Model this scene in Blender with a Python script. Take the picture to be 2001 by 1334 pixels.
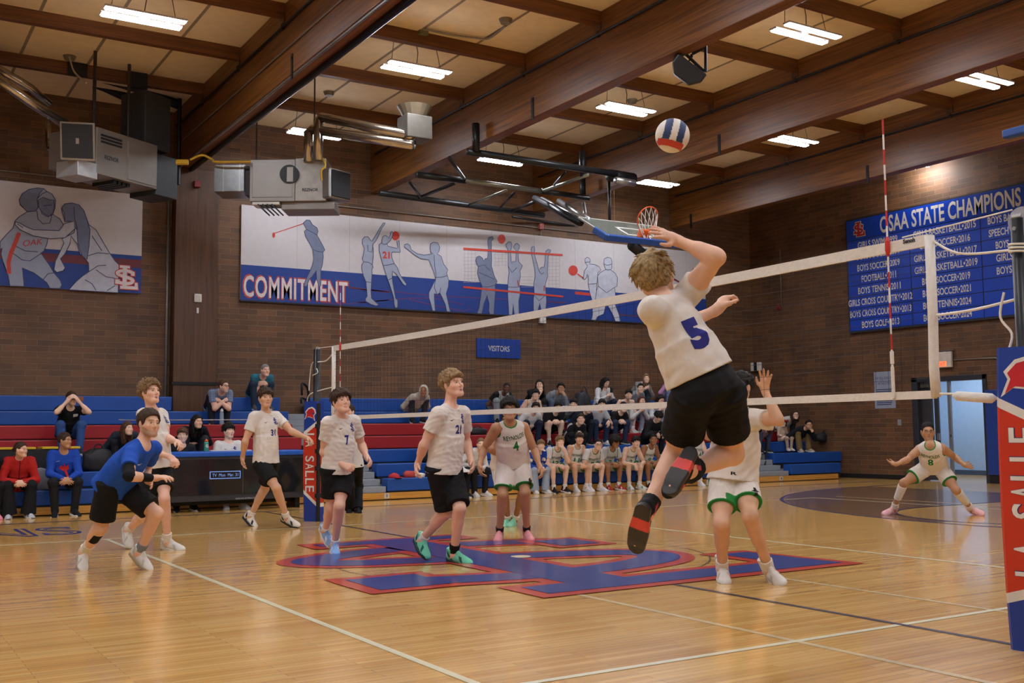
import bpy, bmesh, math, random
import numpy as np
from mathutils import Vector, Matrix
from mathutils.bvhtree import BVHTree

for o in list(bpy.data.objects):
    bpy.data.objects.remove(o)
SC = bpy.context.scene
COL = SC.collection
W, H = 2001, 1334

# ------------------------------------------------------------------ camera
FPX = 2091.74
CAM = np.array([-5.67798, -9.01081, 1.23760])
_yaw, _pit, _rol = 0.556164, 0.0832165, -0.00967468
def _frame():
    cy, sy, cp, sp = math.cos(_yaw), math.sin(_yaw), math.cos(_pit), math.sin(_pit)
    F = np.array([sy*cp, cy*cp, sp]); R = np.array([cy, -sy, 0.]); U = np.cross(R, F)
    c, s = math.cos(_rol), math.sin(_rol)
    return c*R+s*U, -s*R+c*U, F
CR, CU, CF = _frame()
cd = bpy.data.cameras.new('camera'); cam = bpy.data.objects.new('camera', cd); COL.objects.link(cam)
cd.sensor_width = 36.0; cd.lens = FPX/W*36.0; cd.clip_end = 200
M = Matrix.Identity(4)
for i in range(3):
    M[i][0], M[i][1], M[i][2], M[i][3] = CR[i], CU[i], -CF[i], CAM[i]
cam.matrix_world = M
SC.camera = cam

# ------------------------------------------------------------------ world, exposure
wd = bpy.data.worlds.new('world'); SC.world = wd; wd.use_nodes = True
wd.node_tree.nodes['Background'].inputs[0].default_value = (0.8, 0.85, 1, 1)
wd.node_tree.nodes['Background'].inputs[1].default_value = 0.02
SC.view_settings.view_transform = 'Standard'; SC.view_settings.look = 'None'
SC.view_settings.gamma = 1.0; SC.view_settings.use_curve_mapping = False
SC.view_settings.exposure = 0.78
LIGHT_STRENGTH = 52.0

# ------------------------------------------------------------------ photo ray helpers (points on real planes)
def pray(px, py):
    return CF + CR*(px-W/2)/FPX - CU*(py-H/2)/FPX
def hit(px, py, ax, v):
    d = pray(px, py); t = (v-CAM[ax])/d[ax]; return CAM+d*t
def atdepth(px, py, D):
    return CAM + pray(px, py)*D
def depth_of(p):
    return float((np.asarray(p, float)-CAM) @ CF)

# ------------------------------------------------------------------ materials
def lin(c):
    if isinstance(c, str):
        c = c.lstrip('#'); c = [int(c[i:i+2], 16)/255 for i in (0, 2, 4)]
    return [(x/12.92 if x <= .04045 else ((x+.055)/1.055)**2.4) for x in c]
_MC = {}
def pm(name, col, rough=.55, metal=0., var=.10, scale=9., bump=0., bscale=60., spec=.5, vcol=False, coat=0., emit=0., alpha=1., trans=0., stretch=None):
    """procedural principled material: base colour broken up by noise, optional bump"""
    if name in _MC: return _MC[name]
    m = bpy.data.materials.new(name); m.use_nodes = True; nt = m.node_tree; N = nt.nodes; L = nt.links
    b = N['Principled BSDF']; c = lin(col)
    b.inputs['Roughness'].default_value = rough; b.inputs['Metallic'].default_value = metal
    b.inputs['Specular IOR Level'].default_value = spec
    if coat: b.inputs['Coat Weight'].default_value = coat; b.inputs['Coat Roughness'].default_value = .08
    tc = N.new('ShaderNodeTexCoord'); mp = N.new('ShaderNodeMapping')
    if stretch: mp.inputs['Scale'].default_value = stretch
    L.new(tc.outputs['Object'], mp.inputs[0])
    no = N.new('ShaderNodeTexNoise'); no.inputs['Scale'].default_value = scale; no.inputs['Detail'].default_value = 5
    L.new(mp.outputs[0], no.inputs['Vector'])
    mr = N.new('ShaderNodeMapRange'); mr.inputs['From Min'].default_value = .3; mr.inputs['From Max'].default_value = .7
    mr.inputs['To Min'].default_value = 1-var; mr.inputs['To Max'].default_value = 1+var
    L.new(no.outputs['Fac'], mr.inputs['Value'])
    mx = N.new('ShaderNodeMix'); mx.data_type = 'RGBA'; mx.blend_type = 'MULTIPLY'; mx.inputs[0].default_value = 1
    if vcol:
        va = N.new('ShaderNodeVertexColor'); va.layer_name = 'tint'; L.new(va.outputs['Color'], mx.inputs[6])
    else:
        mx.inputs[6].default_value = (*c, 1)
    L.new(mr.outputs[0], mx.inputs[7]); L.new(mx.outputs[2], b.inputs['Base Color'])
    if emit:
        L.new(mx.outputs[2], b.inputs['Emission Color']); b.inputs['Emission Strength'].default_value = emit
    if bump:
        n2 = N.new('ShaderNodeTexNoise'); n2.inputs['Scale'].default_value = bscale; n2.inputs['Detail'].default_value = 3
        L.new(mp.outputs[0], n2.inputs['Vector'])
        bp = N.new('ShaderNodeBump'); bp.inputs['Strength'].default_value = bump; bp.inputs['Distance'].default_value = .01
        L.new(n2.outputs['Fac'], bp.inputs['Height']); L.new(bp.outputs[0], b.inputs['Normal'])
    if alpha < 1: b.inputs['Alpha'].default_value = alpha
    if trans: b.inputs['Transmission Weight'].default_value = trans
    _MC[name] = m; return m

def brick_mat():
    m = bpy.data.materials.new('brick'); m.use_nodes = True; nt = m.node_tree; N = nt.nodes; L = nt.links
    b = N['Principled BSDF']; b.inputs['Roughness'].default_value = .62
    tc = N.new('ShaderNodeTexCoord'); sx = N.new('ShaderNodeSeparateXYZ'); ad = N.new('ShaderNodeMath'); cb = N.new('ShaderNodeCombineXYZ')
    L.new(tc.outputs['Object'], sx.inputs[0]); ad.operation = 'ADD'
    L.new(sx.outputs[0], ad.inputs[0]); L.new(sx.outputs[1], ad.inputs[1])
    L.new(ad.outputs[0], cb.inputs[0]); L.new(sx.outputs[2], cb.inputs[1])
    def br(c1, c2, cm, bias=0):
        t = N.new('ShaderNodeTexBrick'); L.new(cb.outputs[0], t.inputs['Vector'])
        t.inputs['Scale'].default_value = 1; t.inputs['Brick Width'].default_value = .40; t.inputs['Row Height'].default_value = .1115
        t.inputs['Mortar Size'].default_value = .0038; t.inputs['Mortar Smooth'].default_value = .25; t.inputs['Bias'].default_value = bias
        t.inputs['Color1'].default_value = (*lin(c1), 1); t.inputs['Color2'].default_value = (*lin(c2), 1); t.inputs['Mortar'].default_value = (*lin(cm), 1)
        return t
    t = br('#704d31', '#573e2a', '#84694c')
    no = N.new('ShaderNodeTexNoise'); no.inputs['Scale'].default_value = 1.3; no.inputs['Detail'].default_value = 6; L.new(tc.outputs['Object'], no.inputs['Vector'])
    mr = N.new('ShaderNodeMapRange'); mr.inputs['From Min'].default_value = .3; mr.inputs['From Max'].default_value = .7; mr.inputs['To Min'].default_value = .78; mr.inputs['To Max'].default_value = 1.2
    L.new(no.outputs['Fac'], mr.inputs['Value'])
    mx = N.new('ShaderNodeMix'); mx.data_type = 'RGBA'; mx.blend_type = 'MULTIPLY'; mx.inputs[0].default_value = 1
    L.new(t.outputs['Color'], mx.inputs[6]); L.new(mr.outputs[0], mx.inputs[7]); L.new(mx.outputs[2], b.inputs['Base Color'])
    bp = N.new('ShaderNodeBump'); bp.inputs['Strength'].default_value = .5; bp.inputs['Distance'].default_value = .01; bp.invert = True
    L.new(t.outputs['Fac'], bp.inputs['Height']); L.new(bp.outputs[0], b.inputs['Normal'])
    return m

def floor_mat():
    m = bpy.data.materials.new('maple_floor'); m.use_nodes = True; nt = m.node_tree; N = nt.nodes; L = nt.links
    b = N['Principled BSDF']; b.inputs['Roughness'].default_value = .23; b.inputs['Specular IOR Level'].default_value = .5
    b.inputs['Coat Weight'].default_value = .5; b.inputs['Coat Roughness'].default_value = .09
    tc = N.new('ShaderNodeTexCoord')
    t = N.new('ShaderNodeTexBrick'); L.new(tc.outputs['Object'], t.inputs['Vector'])
    t.inputs['Scale'].default_value = 1; t.inputs['Brick Width'].default_value = 1.1; t.inputs['Row Height'].default_value = .057
    t.inputs['Mortar Size'].default_value = .0012; t.inputs['Mortar Smooth'].default_value = .3; t.offset = .37
    t.inputs['Color1'].default_value = (*lin('#e4b76a'), 1); t.inputs['Color2'].default_value = (*lin('#d19d50'), 1); t.inputs['Mortar'].default_value = (*lin('#a87a40'), 1)
    mp = N.new('ShaderNodeMapping'); mp.inputs['Scale'].default_value = (.35, 9, 1); L.new(tc.outputs['Object'], mp.inputs[0])
    no = N.new('ShaderNodeTexNoise'); no.inputs['Scale'].default_value = 2.2; no.inputs['Detail'].default_value = 7; L.new(mp.outputs[0], no.inputs['Vector'])
    mr = N.new('ShaderNodeMapRange'); mr.inputs['From Min'].default_value = .3; mr.inputs['From Max'].default_value = .7; mr.inputs['To Min'].default_value = .86; mr.inputs['To Max'].default_value = 1.1
    L.new(no.outputs['Fac'], mr.inputs['Value'])
    mx = N.new('ShaderNodeMix'); mx.data_type = 'RGBA'; mx.blend_type = 'MULTIPLY'; mx.inputs[0].default_value = 1
    L.new(t.outputs['Color'], mx.inputs[6]); L.new(mr.outputs[0], mx.inputs[7]); L.new(mx.outputs[2], b.inputs['Base Color'])
    n2 = N.new('ShaderNodeTexNoise'); n2.inputs['Scale'].default_value = 7; n2.inputs['Detail'].default_value = 2; L.new(tc.outputs['Object'], n2.inputs['Vector'])
    bp = N.new('ShaderNodeBump'); bp.inputs['Strength'].default_value = .05; bp.inputs['Distance'].default_value = .01
    L.new(n2.outputs['Fac'], bp.inputs['Height']); L.new(bp.outputs[0], b.inputs['Normal']); L.new(bp.outputs[0], b.inputs['Coat Normal'])
    return m

def wood_mat(name, c1, c2, sc=(1, 1, 1), rough=.4):
    m = bpy.data.materials.new(name); m.use_nodes = True; nt = m.node_tree; N = nt.nodes; L = nt.links
    b = N['Principled BSDF']; b.inputs['Roughness'].default_value = rough
    tc = N.new('ShaderNodeTexCoord'); mp = N.new('ShaderNodeMapping'); mp.inputs['Scale'].default_value = sc; L.new(tc.outputs['Object'], mp.inputs[0])
    no = N.new('ShaderNodeTexNoise'); no.inputs['Scale'].default_value = 3; no.inputs['Detail'].default_value = 8; no.inputs['Distortion'].default_value = .6; L.new(mp.outputs[0], no.inputs['Vector'])
    cr = N.new('ShaderNodeValToRGB'); cr.color_ramp.elements[0].position = .32; cr.color_ramp.elements[1].position = .68
    cr.color_ramp.elements[0].color = (*lin(c1), 1); cr.color_ramp.elements[1].color = (*lin(c2), 1)
    L.new(no.outputs['Fac'], cr.inputs[0]); L.new(cr.outputs[0], b.inputs['Base Color'])
    return m

# ------------------------------------------------------------------ mesh builder
class MB:
    def __init__(s): s.v = []; s.f = []; s.mi = []
    def add(s, v, f, mi=0):
        o = len(s.v); s.v += [tuple(map(float, p)) for p in v]; s.f += [tuple(i+o for i in q) for q in f]; s.mi += [mi]*len(f); return s
    def box(s, a, b, mi=0):
        x0, y0, z0 = a; x1, y1, z1 = b
        return s.add([(x0, y0, z0), (x1, y0, z0), (x1, y1, z0), (x0, y1, z0), (x0, y0, z1), (x1, y0, z1), (x1, y1, z1), (x0, y1, z1)],
                     [(3, 2, 1, 0), (4, 5, 6, 7), (0, 1, 5, 4), (1, 2, 6, 5), (2, 3, 7, 6), (3, 0, 4, 7)], mi)
    def obox(s, c, ax, hs, mi=0):
        c = np.asarray(c, float); ax = [np.asarray(a, float) for a in ax]; v = []
        for z in (-1, 1):
            for x, y in ((-1, -1), (1, -1), (1, 1), (-1, 1)):
                v.append(c+ax[0]*hs[0]*x+ax[1]*hs[1]*y+ax[2]*hs[2]*z)
        return s.add(v, [(3, 2, 1, 0), (4, 5, 6, 7), (0, 1, 5, 4), (1, 2, 6, 5), (2, 3, 7, 6), (3, 0, 4, 7)], mi)
    def tube(s, pts, r, n=10, mi=0, caps=True):
        pts = [np.asarray(p, float) for p in pts]; rs = r if isinstance(r, (list, tuple)) else [r]*len(pts); rings = []
        pu = None
        for i, p in enumerate(pts):
            t = pts[min(i+1, len(pts)-1)]-pts[max(i-1, 0)]; t = t/(np.linalg.norm(t)+1e-9)
            if pu is None:
                a = np.array([0, 0, 1.]) if abs(t[2]) < .9 else np.array([1., 0, 0])
                u = np.cross(a, t)
            else: u = pu-t*(pu@t)
            u /= np.linalg.norm(u)+1e-9; pu = u; w = np.cross(t, u)
            rings.append([p+rs[i]*(u*math.cos(2*math.pi*k/n)+w*math.sin(2*math.pi*k/n)) for k in range(n)])
        v = [q for g in rings for q in g]; f = []
        for i in range(len(pts)-1):
            for k in range(n):
                f.append((i*n+k, i*n+(k+1) % n, (i+1)*n+(k+1) % n, (i+1)*n+k))
        if caps: f += [tuple(range(n-1, -1, -1)), tuple((len(pts)-1)*n+k for k in range(n))]
        return s.add(v, f, mi)
    def poly(s, pts, n, th=.002, mi=0):
        """flat print / panel with real thickness: polygon pts pushed out along n"""
        pts = [np.asarray(p, float) for p in pts]; n = np.asarray(n, float); k = len(pts)
        A = sum(np.cross(pts[i]-pts[0], pts[(i+1) % k]-pts[0]) for i in range(k))
        if A@n < 0: pts = pts[::-1]
        v = pts+[p+n*th for p in pts]
        return s.add(v, [tuple(range(k-1, -1, -1)), tuple(range(k, 2*k))]+[(i, (i+1) % k, k+(i+1) % k, k+i) for i in range(k)], mi)
    def build(s, name, mats, parent=None, smooth=False, bevel=0, seg=2, tri=False, loc=None):
        me = bpy.data.meshes.new(name)
        org = np.array(loc if loc is not None else (0, 0, 0), float)
        me.from_pydata([tuple(np.array(p)-org) for p in s.v], [], s.f); me.update()
        if not isinstance(mats, (list, tuple)): mats = [mats]
        for m in mats: me.materials.append(m)
        if len(mats) > 1: me.polygons.foreach_set('material_index', s.mi)
        if smooth:
            me.polygons.foreach_set('use_smooth', [True]*len(me.polygons))
        if tri:
            bm = bmesh.new(); bm.from_mesh(me); bmesh.ops.triangulate(bm, faces=[f for f in bm.faces if len(f.verts) > 4]); bm.to_mesh(me); bm.free()
        o = bpy.data.objects.new(name, me); COL.objects.link(o)
        if bevel:
            md = o.modifiers.new('bevel', 'BEVEL'); md.width = bevel; md.segments = seg; md.limit_method = 'ANGLE'; md.angle_limit = .6
        if parent is not None:
            o.parent = parent
            w = Vector((0, 0, 0)); p = parent
            while p is not None: w += Vector(p.location); p = p.parent
            o.location = Vector(org)-w
        else: o.location = Vector(org)
        return o

def tag(o, label, cat, group=None):
    o['label'] = label; o['category'] = cat
    if group: o['group'] = group
    return o
def struct(o): o['kind'] = 'structure'; return o
def empty(name, loc, label, cat, group=None):
    o = bpy.data.objects.new(name, None); COL.objects.link(o); o.location = loc; o.empty_display_size = .1
    return tag(o, label, cat, group)

def text_mesh(s, size=1., off=0., xs=1., align='CENTER', spacing=1., shear=0.):
    """font outline -> (verts 2d, tris) in the xy plane"""
    c = bpy.data.curves.new('t', 'FONT'); c.body = s; c.size = size; c.offset = off; c.align_x = align; c.align_y = 'CENTER'; c.space_character = spacing; c.shear = shear; c.resolution_u = 3
    o = bpy.data.objects.new('t', c); COL.objects.link(o)
    dg = bpy.context.evaluated_depsgraph_get(); dg.update()
    me = bpy.data.meshes.new_from_object(o.evaluated_get(dg))
    v = [(p.co.x*xs, p.co.y) for p in me.vertices]; f = [tuple(p.vertices) for p in me.polygons]
    bpy.data.objects.remove(o); bpy.data.curves.remove(c); bpy.data.meshes.remove(me)
    return v, f
def put_text(mb, s, origin, ex, ey, en, size, off=0., xs=1., align='CENTER', lift=.002, mi=0, spacing=1., shear=0., fit=None):
    v, f = text_mesh(s, size, off, xs, align, spacing, shear)
    if fit:  # (width, height) box
        a = np.array(v); w = a.max(0)-a.min(0); c = (a.max(0)+a.min(0))/2
        v = [((p[0]-c[0])*fit[0]/w[0], (p[1]-c[1])*fit[1]/w[1]) for p in v]
    origin, ex, ey, en = [np.asarray(q, float) for q in (origin, ex, ey, en)]
    V = [origin+ex*p[0]+ey*p[1]+en*lift for p in v]
    nrm = np.cross(ex, ey)
    if nrm@en < 0: f = [q[::-1] for q in f]
    mb.add(V, f, mi)
def catmull(p, n=6, closed=False):
    p = [np.asarray(q, float) for q in p]; out = []; k = len(p)
    for i in range(k if closed else k-1):
        g = lambda j: p[j % k] if closed else p[min(max(j, 0), k-1)]
        a, b, c, d = g(i-1), g(i), g(i+1), g(i+2)
        for t in np.arange(n)/n:
            out.append(.5*((2*b)+(c-a)*t+(2*a-5*b+4*c-d)*t*t+(3*b-a-3*c+d)*t**3))
    if not closed: out.append(p[-1])
    return out
def ribbon(pts, w):
    """2d stroked path -> list of quads"""
    pts = [np.asarray(p, float) for p in pts]; L = []; R = []
    for i in range(len(pts)):
        t = pts[min(i+1, len(pts)-1)]-pts[max(i-1, 0)]; t = t/(np.linalg.norm(t)+1e-9); n = np.array([-t[1], t[0]])
        L.append(pts[i]+n*w/2); R.append(pts[i]-n*w/2)
    return [[L[i], R[i], R[i+1], L[i+1]] for i in range(len(pts)-1)]
def sl_logo(grow=0.):
    """interlocked S and L monogram, units as on the court centre (about 4.5 wide)"""
    g = grow; P = []
    def rc(x0, y0, x1, y1): P.append([(x0-g, y0-g), (x1+g, y0-g), (x1+g, y1+g), (x0-g, y1+g)])
    S = catmull([(1.25, .95), (.75, 1.2), (0, 1.38), (-.9, 1.33), (-1.6, 1.08), (-1.82, .8), (-1.5, .5), (-.7, .26), (.3, 0), (1., -.28), (1.18, -.6), (.9, -.95), (.2, -1.17), (-.6, -1.2), (-1.4, -1.02), (-1.9, -.8)], 5)
    P += ribbon(S, .5+2*g)
    rc(.85, .52, 1.42, 1.2); rc(-2.12, -1.28, -1.4, -.5)
    rc(-1.3, 1.95, .5, 2.34); rc(-.72, -1.8, -.05, 2.1); rc(-1.15, -2.2, 1.9, -1.72)
    P.append([(1.62-g, -1.8), (1.62-g, -.98+g), (2.05+g*.6, -.98+g), (2.16+g, -2.2-g), (1.6, -2.2-g)])
    return P
# ================================================================== room shell
BR = brick_mat(); FL = floor_mat()
BEAMW = wood_mat('glulam', '#502c0c', '#80501f', (14, .25, 9), .45)
BEAMX = wood_mat('purlin_wood', '#532d0e', '#7a4a1e', (.4, 9, 9), .45)
PILW = wood_mat('pillar_wood', '#43290f', '#5e3a1c', (8, 8, .35), .4)
CEILM = pm('ceiling_board', '#ead5ab', .8, var=.05, scale=6, bump=.3, bscale=120)
SEAM = pm('ceiling_seam', '#8d8069', .8)
BLK = pm('black_metal', '#141519', .42, .3, var=.15)
BLKM = pm('black_rubber', '#101012', .6)
GREYM = pm('grey_step', '#8d9298', .6, var=.05)
STEEL = pm('galvanised_steel', '#a9a9a6', .33, .85, var=.12, scale=5)
WHITEP = pm('white_paint', '#dcd9d2', .5, var=.03)
BLUEP = pm('royal_blue', '#1b4fae', .38, var=.05)
XR, YF, XL, YN, ZC, ZB = 15.5, 12.5, -15.5, -12.0, 7.7, 6.52

def one(name, m, *boxes, **k):
    b = MB()
    for a, c in boxes: b.box(a, c)
    return b.build(name, m, **k)
struct(one('floor', FL, ((XL-.3, YN-.3, -.3), (XR+4.2, YF+.3, 0))))
struct(one('wall_back', BR, ((XL-.3, YF, 0), (XR+.3, YF+.3, ZC))))
struct(one('wall_right', BR, ((XR, YN, 0), (XR+.3, 5.42, ZC)), ((XR, 7.32, 0), (XR+.3, YF, ZC)), ((XR, 5.42, 2.36), (XR+.3, 7.32, ZC))))
struct(one('wall_left', BR, ((XL-.3, YN, 0), (XL, YF, ZC))))
struct(one('wall_front', BR, ((XL-.3, YN-.3, 0), (XR+.3, YN, ZC))))
struct(one('ceiling', CEILM, ((XL-.3, YN-.3, ZC), (XR+.3, YF+.3, ZC+.25))))
struct(one('baseboard_right', BLKM, ((XR-.02, YN, 0), (XR, 5.3, .11)), ((XR-.02, 7.42, 0), (XR, YF, .11))))
# beams, purlins, seams
BEX = [-.27+4.3*i for i in range(-3, 4)]      # west faces
BWD = .24; tn = 1
for x in BEX:
    b = MB(); b.box((x, YN, ZB), (x+BWD, YF, ZC))
    # dark conduit clipped near the top of the west face and hanger straps
    o = struct(b.build('trim_%d' % tn, BEAMW, bevel=.012)); tn += 1
PUY = [6.08+2.17*i for i in range(-8, 3)]
for y in PUY:
    for i, x in enumerate(BEX[:-1]):
        b = MB(); b.box((x+BWD, y, 7.49), (BEX[i+1], y+.13, ZC))
        struct(b.build('trim_%d' % tn, BEAMX)); tn += 1
b = MB()
for i, x in enumerate(BEX[:-1]):
    for k in (1, 2, 3):
        xs = x+BWD/2+k*1.075; b.box((xs-.025, YN, ZC-.004), (xs+.025, YF, ZC))
struct(b.build('trim_%d' % tn, SEAM)); tn += 1
# joist hanger plates, straps and the conduits along the beams
b = MB()
for i, x in enumerate(BEX):
    for y in PUY:
        b.box((x-.02, y-.01, 7.4), (x, y+.14, 7.52))
struct(b.build('trim_%d' % tn, PILW)); tn += 1
CONDM = pm('dark_conduit', '#20242a', .4, .4)
for i, x in enumerate(BEX[2:], 2):
    b = MB(); b.tube([(x-.03, YN, 7.33), (x-.03, 12.2, 7.33)], .022, 8)
    for y in PUY: b.box((x-.05, y+.02, 7.3), (x-.0, y+.06, 7.36))
    tag(b.build('conduit', CONDM), ['','','dark conduit clipped high on the second beam from the left wall', 'dark conduit clipped high on the big beam above the wood pillar', 'dark conduit clipped high on the beam left of the hanging black speaker', 'dark conduit clipped high on the beam behind the volleyball', 'dark conduit clipped high on the beam nearest the champions board wall'][i], 'conduit', 'conduits along the roof beams')
strap_lab = {0: 'black strap on the big beam above the wood pillar', 1: 'black strap bolted on the beam above the basketball frame', 2: 'black strap on the beam to the right of the volleyball'}
for (px, py, x, la) in ((570, 130, BEX[3], 'black steel strap bolted to the beam over the heaters'), (1040, 212, BEX[4], 'black steel strap bolted to the beam left of the two light strips'), (1405, 282, BEX[5], 'black steel strap bolted to the beam right of the volleyball'), (1695, 340, BEX[6], 'black steel strap bolted to the beam left of the net antenna'), (1350, 432, BEX[6], 'black steel strap on the beam end above the raised hand')):
    p = hit(px, py, 0, x-.01); b = MB(); b.box((x-.012, p[1]-.035, p[2]-.19), (x, p[1]+.035, p[2]+.19))
    b.tube([(x-.02, p[1], p[2]+.13), (x-.01, p[1], p[2]+.13)], .018, 8)
    tag(b.build('beam_strap', BLK), la, 'bracket', 'beam straps')
# big beam extras: light line rail and black pipe under the beam over the pillar
x0 = BEX[3]
b = MB(); b.tube([(x0-.02, YN, 6.95), (x0-.02, 12.3, 6.95)], .012, 6)
tag(b.build('cable', pm('grey_cable', '#6f6a66', .5)), 'thin grey cable running along the side of the beam above the pillar', 'cable')
b = MB(); b.tube([(x0+.02, YN, ZB-.03), (x0+.02, 12.3, ZB-.03)], .022, 8)
tag(b.build('pipe', STEEL), 'thin grey pipe under the edge of the beam above the pillar', 'pipe')
b = MB(); b.tube([(x0+BWD+.03, YN, ZB-.02), (x0+BWD+.03, 12.2, ZB-.02)], .055, 10)
tag(b.build('pipe', pm('black_pipe', '#15171c', .35, .3)), 'thick black pipe under the beam above the pillar', 'pipe')

# wood clad pillar, its strap rail and small boxes
PX0, PX1, PY0 = -.29, .56, 12.18
struct(one('trim_pillar', PILW, ((PX0, PY0, 0), (PX1, YF, ZB)), bevel=.01))
b = MB(); z = hit(380, 749, 1, PY0)[2]; b.box((PX0-.03, PY0-.03, z-.03), (PX1+.02, PY0, z+.03)); tag(b.build('rail', BLK), 'black metal strap across the wood pillar', 'strap')
def wallbox(px0, py0, px1, py1, ax, v, th, name, m, label, cat, bev=.01):
    a, c = hit(px0, py0, ax, v), hit(px1, py1, ax, v); b = MB(); o = 1-ax
    lo, hi = [0]*3, [0]*3
    lo[o], hi[o] = sorted((a[o], c[o])); lo[2], hi[2] = sorted((a[2], c[2])); lo[ax], hi[ax] = v-th, v
    b.box(lo, hi); return tag(b.build(name, m, bevel=bev), label, cat), lo, hi
o, lo, hi = wallbox(379, 574, 393, 591, 1, PY0, .05, 'wall_box', WHITEP, 'square white plastic box on the wood pillar', 'box')
b = MB(); b.box((lo[0]+.03, lo[1]-.008, lo[2]+.03), (hi[0]-.03, lo[1], hi[2]-.03)); b.build('cover', pm('ivory', '#cfcabd', .5), parent=o)
wallbox(384, 601, 388, 612, 1, PY0, .02, 'switch', WHITEP, 'small white switch below the box on the pillar', 'switch', .004)
o, lo, hi = wallbox(1052, 620, 1064, 632, 1, YF, .08, 'wall_box', WHITEP, 'white plastic box on the brick under the long mural', 'box')
o, lo, hi = wallbox(1471, 709, 1489, 724, 0, XR, .09, 'emergency_light', WHITEP, 'small white box with black middle on the right brick wall corner', 'emergency light')
b = MB(); b.box((lo[0]-.01, lo[1]+.1, lo[2]), (lo[0], lo[1]+.2, hi[2])); b.build('lamp', BLKM, parent=o)
# conduits on the walls
def conduit(pts, r, label, m=None, name='conduit'):
    b = MB(); b.tube(pts, r, 8); return tag(b.build(name, m or pm('conduit_grey', '#8b857c', .45, .4), smooth=True), label, 'conduit')
conduit([(-.36, 12.47, 6.4), (-.36, 12.47, 1.2)], .03, 'grey vertical conduit beside the left edge of the pillar')
z1 = hit(800, 421, 1, 12.47)[2]
conduit([(.6, 12.47, 6.15), (13.5, 12.47, 6.15)], .014, 'thin grey conduit across the brick above the long mural')
conduit([(-8, 12.47, 6.12), (-.4, 12.47, 6.12)], .014, 'thin grey conduit across the brick above the wrestlers mural')
conduit([(hit(1524, 487, 0, 15.47)[0], hit(1524, 487, 0, 15.47)[1], hit(1524, 487, 0, 15.47)[2]), (15.47, hit(1524, 487, 0, 15.47)[1], hit(1523, 600, 0, 15.47)[2])], .014, 'thin white rod hanging down the right brick wall')
p = hit(1522, 600, 0, 15.47)
b = MB(); b.box((15.42, p[1]-.05, p[2]-.06), (15.5, p[1]+.05, p[2]+.06)); tag(b.build('alarm_box', pm('alarm_red', '#7d1c1c', .5), bevel=.01), 'small dark red box at the end of the white rod', 'alarm')
p = hit(1056, 443, 1, 12.47)
b = MB(); b.box((p[0]-.06, 12.4, p[2]-.07), (p[0]+.06, 12.5, p[2]+.07)); tag(b.build('alarm_box', pm('alarm_pink', '#a4524d', .5), bevel=.01), 'pale red alarm box on the brick above the long mural', 'alarm')
conduit([(hit(1057, 448, 1, 12.47)[0], 12.47, hit(1057, 448, 1, 12.47)[2]), (hit(1057, 448, 1, 12.47)[0], 12.47, 5.93)], .014, 'short white conduit below the pale red alarm box')
conduit([hit(1864, 703, 0, 15.48), hit(1945, 699, 0, 15.47), hit(1952, 703, 0, 15.47), hit(1957, 760, 0, 15.47)], .016, 'bent grey conduit leading right from the exit sign')
p = hit(1757, 825, 0, 15.48); b = MB(); b.box((15.485, p[1]-.05, p[2]-.07), (15.5, p[1]+.05, p[2]+.07)); tag(b.build('outlet', GREYM, bevel=.003), 'small grey cover plate low on the brick beside the door', 'outlet')

# ---------------------------------------------------------------- door and hallway
FRM = pm('door_frame_dark', '#33373f', .45, .2)
HALL = pm('hall_blue', '#a9c6e6', .6, var=.03)
fb = MB()
fb.box((XR-.03, 7.18, 0), (XR+.32, 7.34, 2.38)); fb.box((XR-.03, 5.40, 0), (XR+.32, 5.50, 2.38)); fb.box((XR-.03, 5.40, 2.27), (XR+.32, 7.34, 2.38))
dr = struct(fb.build('door_1', FRM, bevel=.008))
yL0, yL1 = hit(1837, 850, 0, 15.62)[1], hit(1800, 850, 0, 15.62)[1]
yw0, yw1 = hit(1829, 850, 0, 15.62)[1], hit(1825, 850, 0, 15.62)[1]
lf = MB(); lf.box((15.6, yw1, .02), (15.645, yL1, 2.26)); lf.box((15.6, yL0, .02), (15.645, yw0, 2.26)); lf.box((15.6, yw0, .02), (15.645, yw1, .12)); lf.box((15.6, yw0, 2.1), (15.645, yw1, 2.26))
leaf = lf.build('door_leaf', pm('door_dark', '#3a3c40', .45, .1), parent=dr)
cb = MB(); p = hit(1810, 752, 0, 15.58); cb.box((15.54, p[1]-.14, p[2]-.06), (15.6, p[1]+.14, p[2]+.05)); cb.build('door_closer', pm('bronze_grey', '#5d5f58', .4, .5), parent=leaf)
cb = MB(); p = hit(1834, 853, 0, 15.58); cb.box((15.57, p[1]-.03, p[2]-.08), (15.6, p[1]+.03, p[2]+.08)); cb.build('door_handle', STEEL, parent=leaf)
ml = MB(); y = hit(1858, 850, 0, 15.52)[1]; ml.box((15.5, y-.035, 0), (15.56, y+.035, 2.27)); ml.build('door_mullion', pm('mullion_grey', '#82858a', .4, .4), parent=dr)
hm = MB(); hm.box((15.49, y-.03, 1.0), (15.5, y-.01, 1.06)); hm.build('latch', BLK, parent=dr)
hb = MB()
hb.box((18.9, 3.6, 0), (19.1, 9.4, 2.9)); hb.box((15.8, 9.2, 0), (19.1, 9.4, 2.9)); hb.box((15.8, 3.6, 0), (19.1, 3.8, 2.9))
struct(hb.build('wall_hall', HALL)); struct(one('ceiling_hall', WHITEP, ((15.8, 3.6, 2.9), (19.1, 9.4, 3.0))))
struct(one('baseboard_hall', pm('hall_base', '#47596f', .5), ((18.87, 3.8, 0), (18.9, 9.2, .12))))
LEDH = pm('hall_panel', '#e8f2ff', .5, emit=9)
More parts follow.
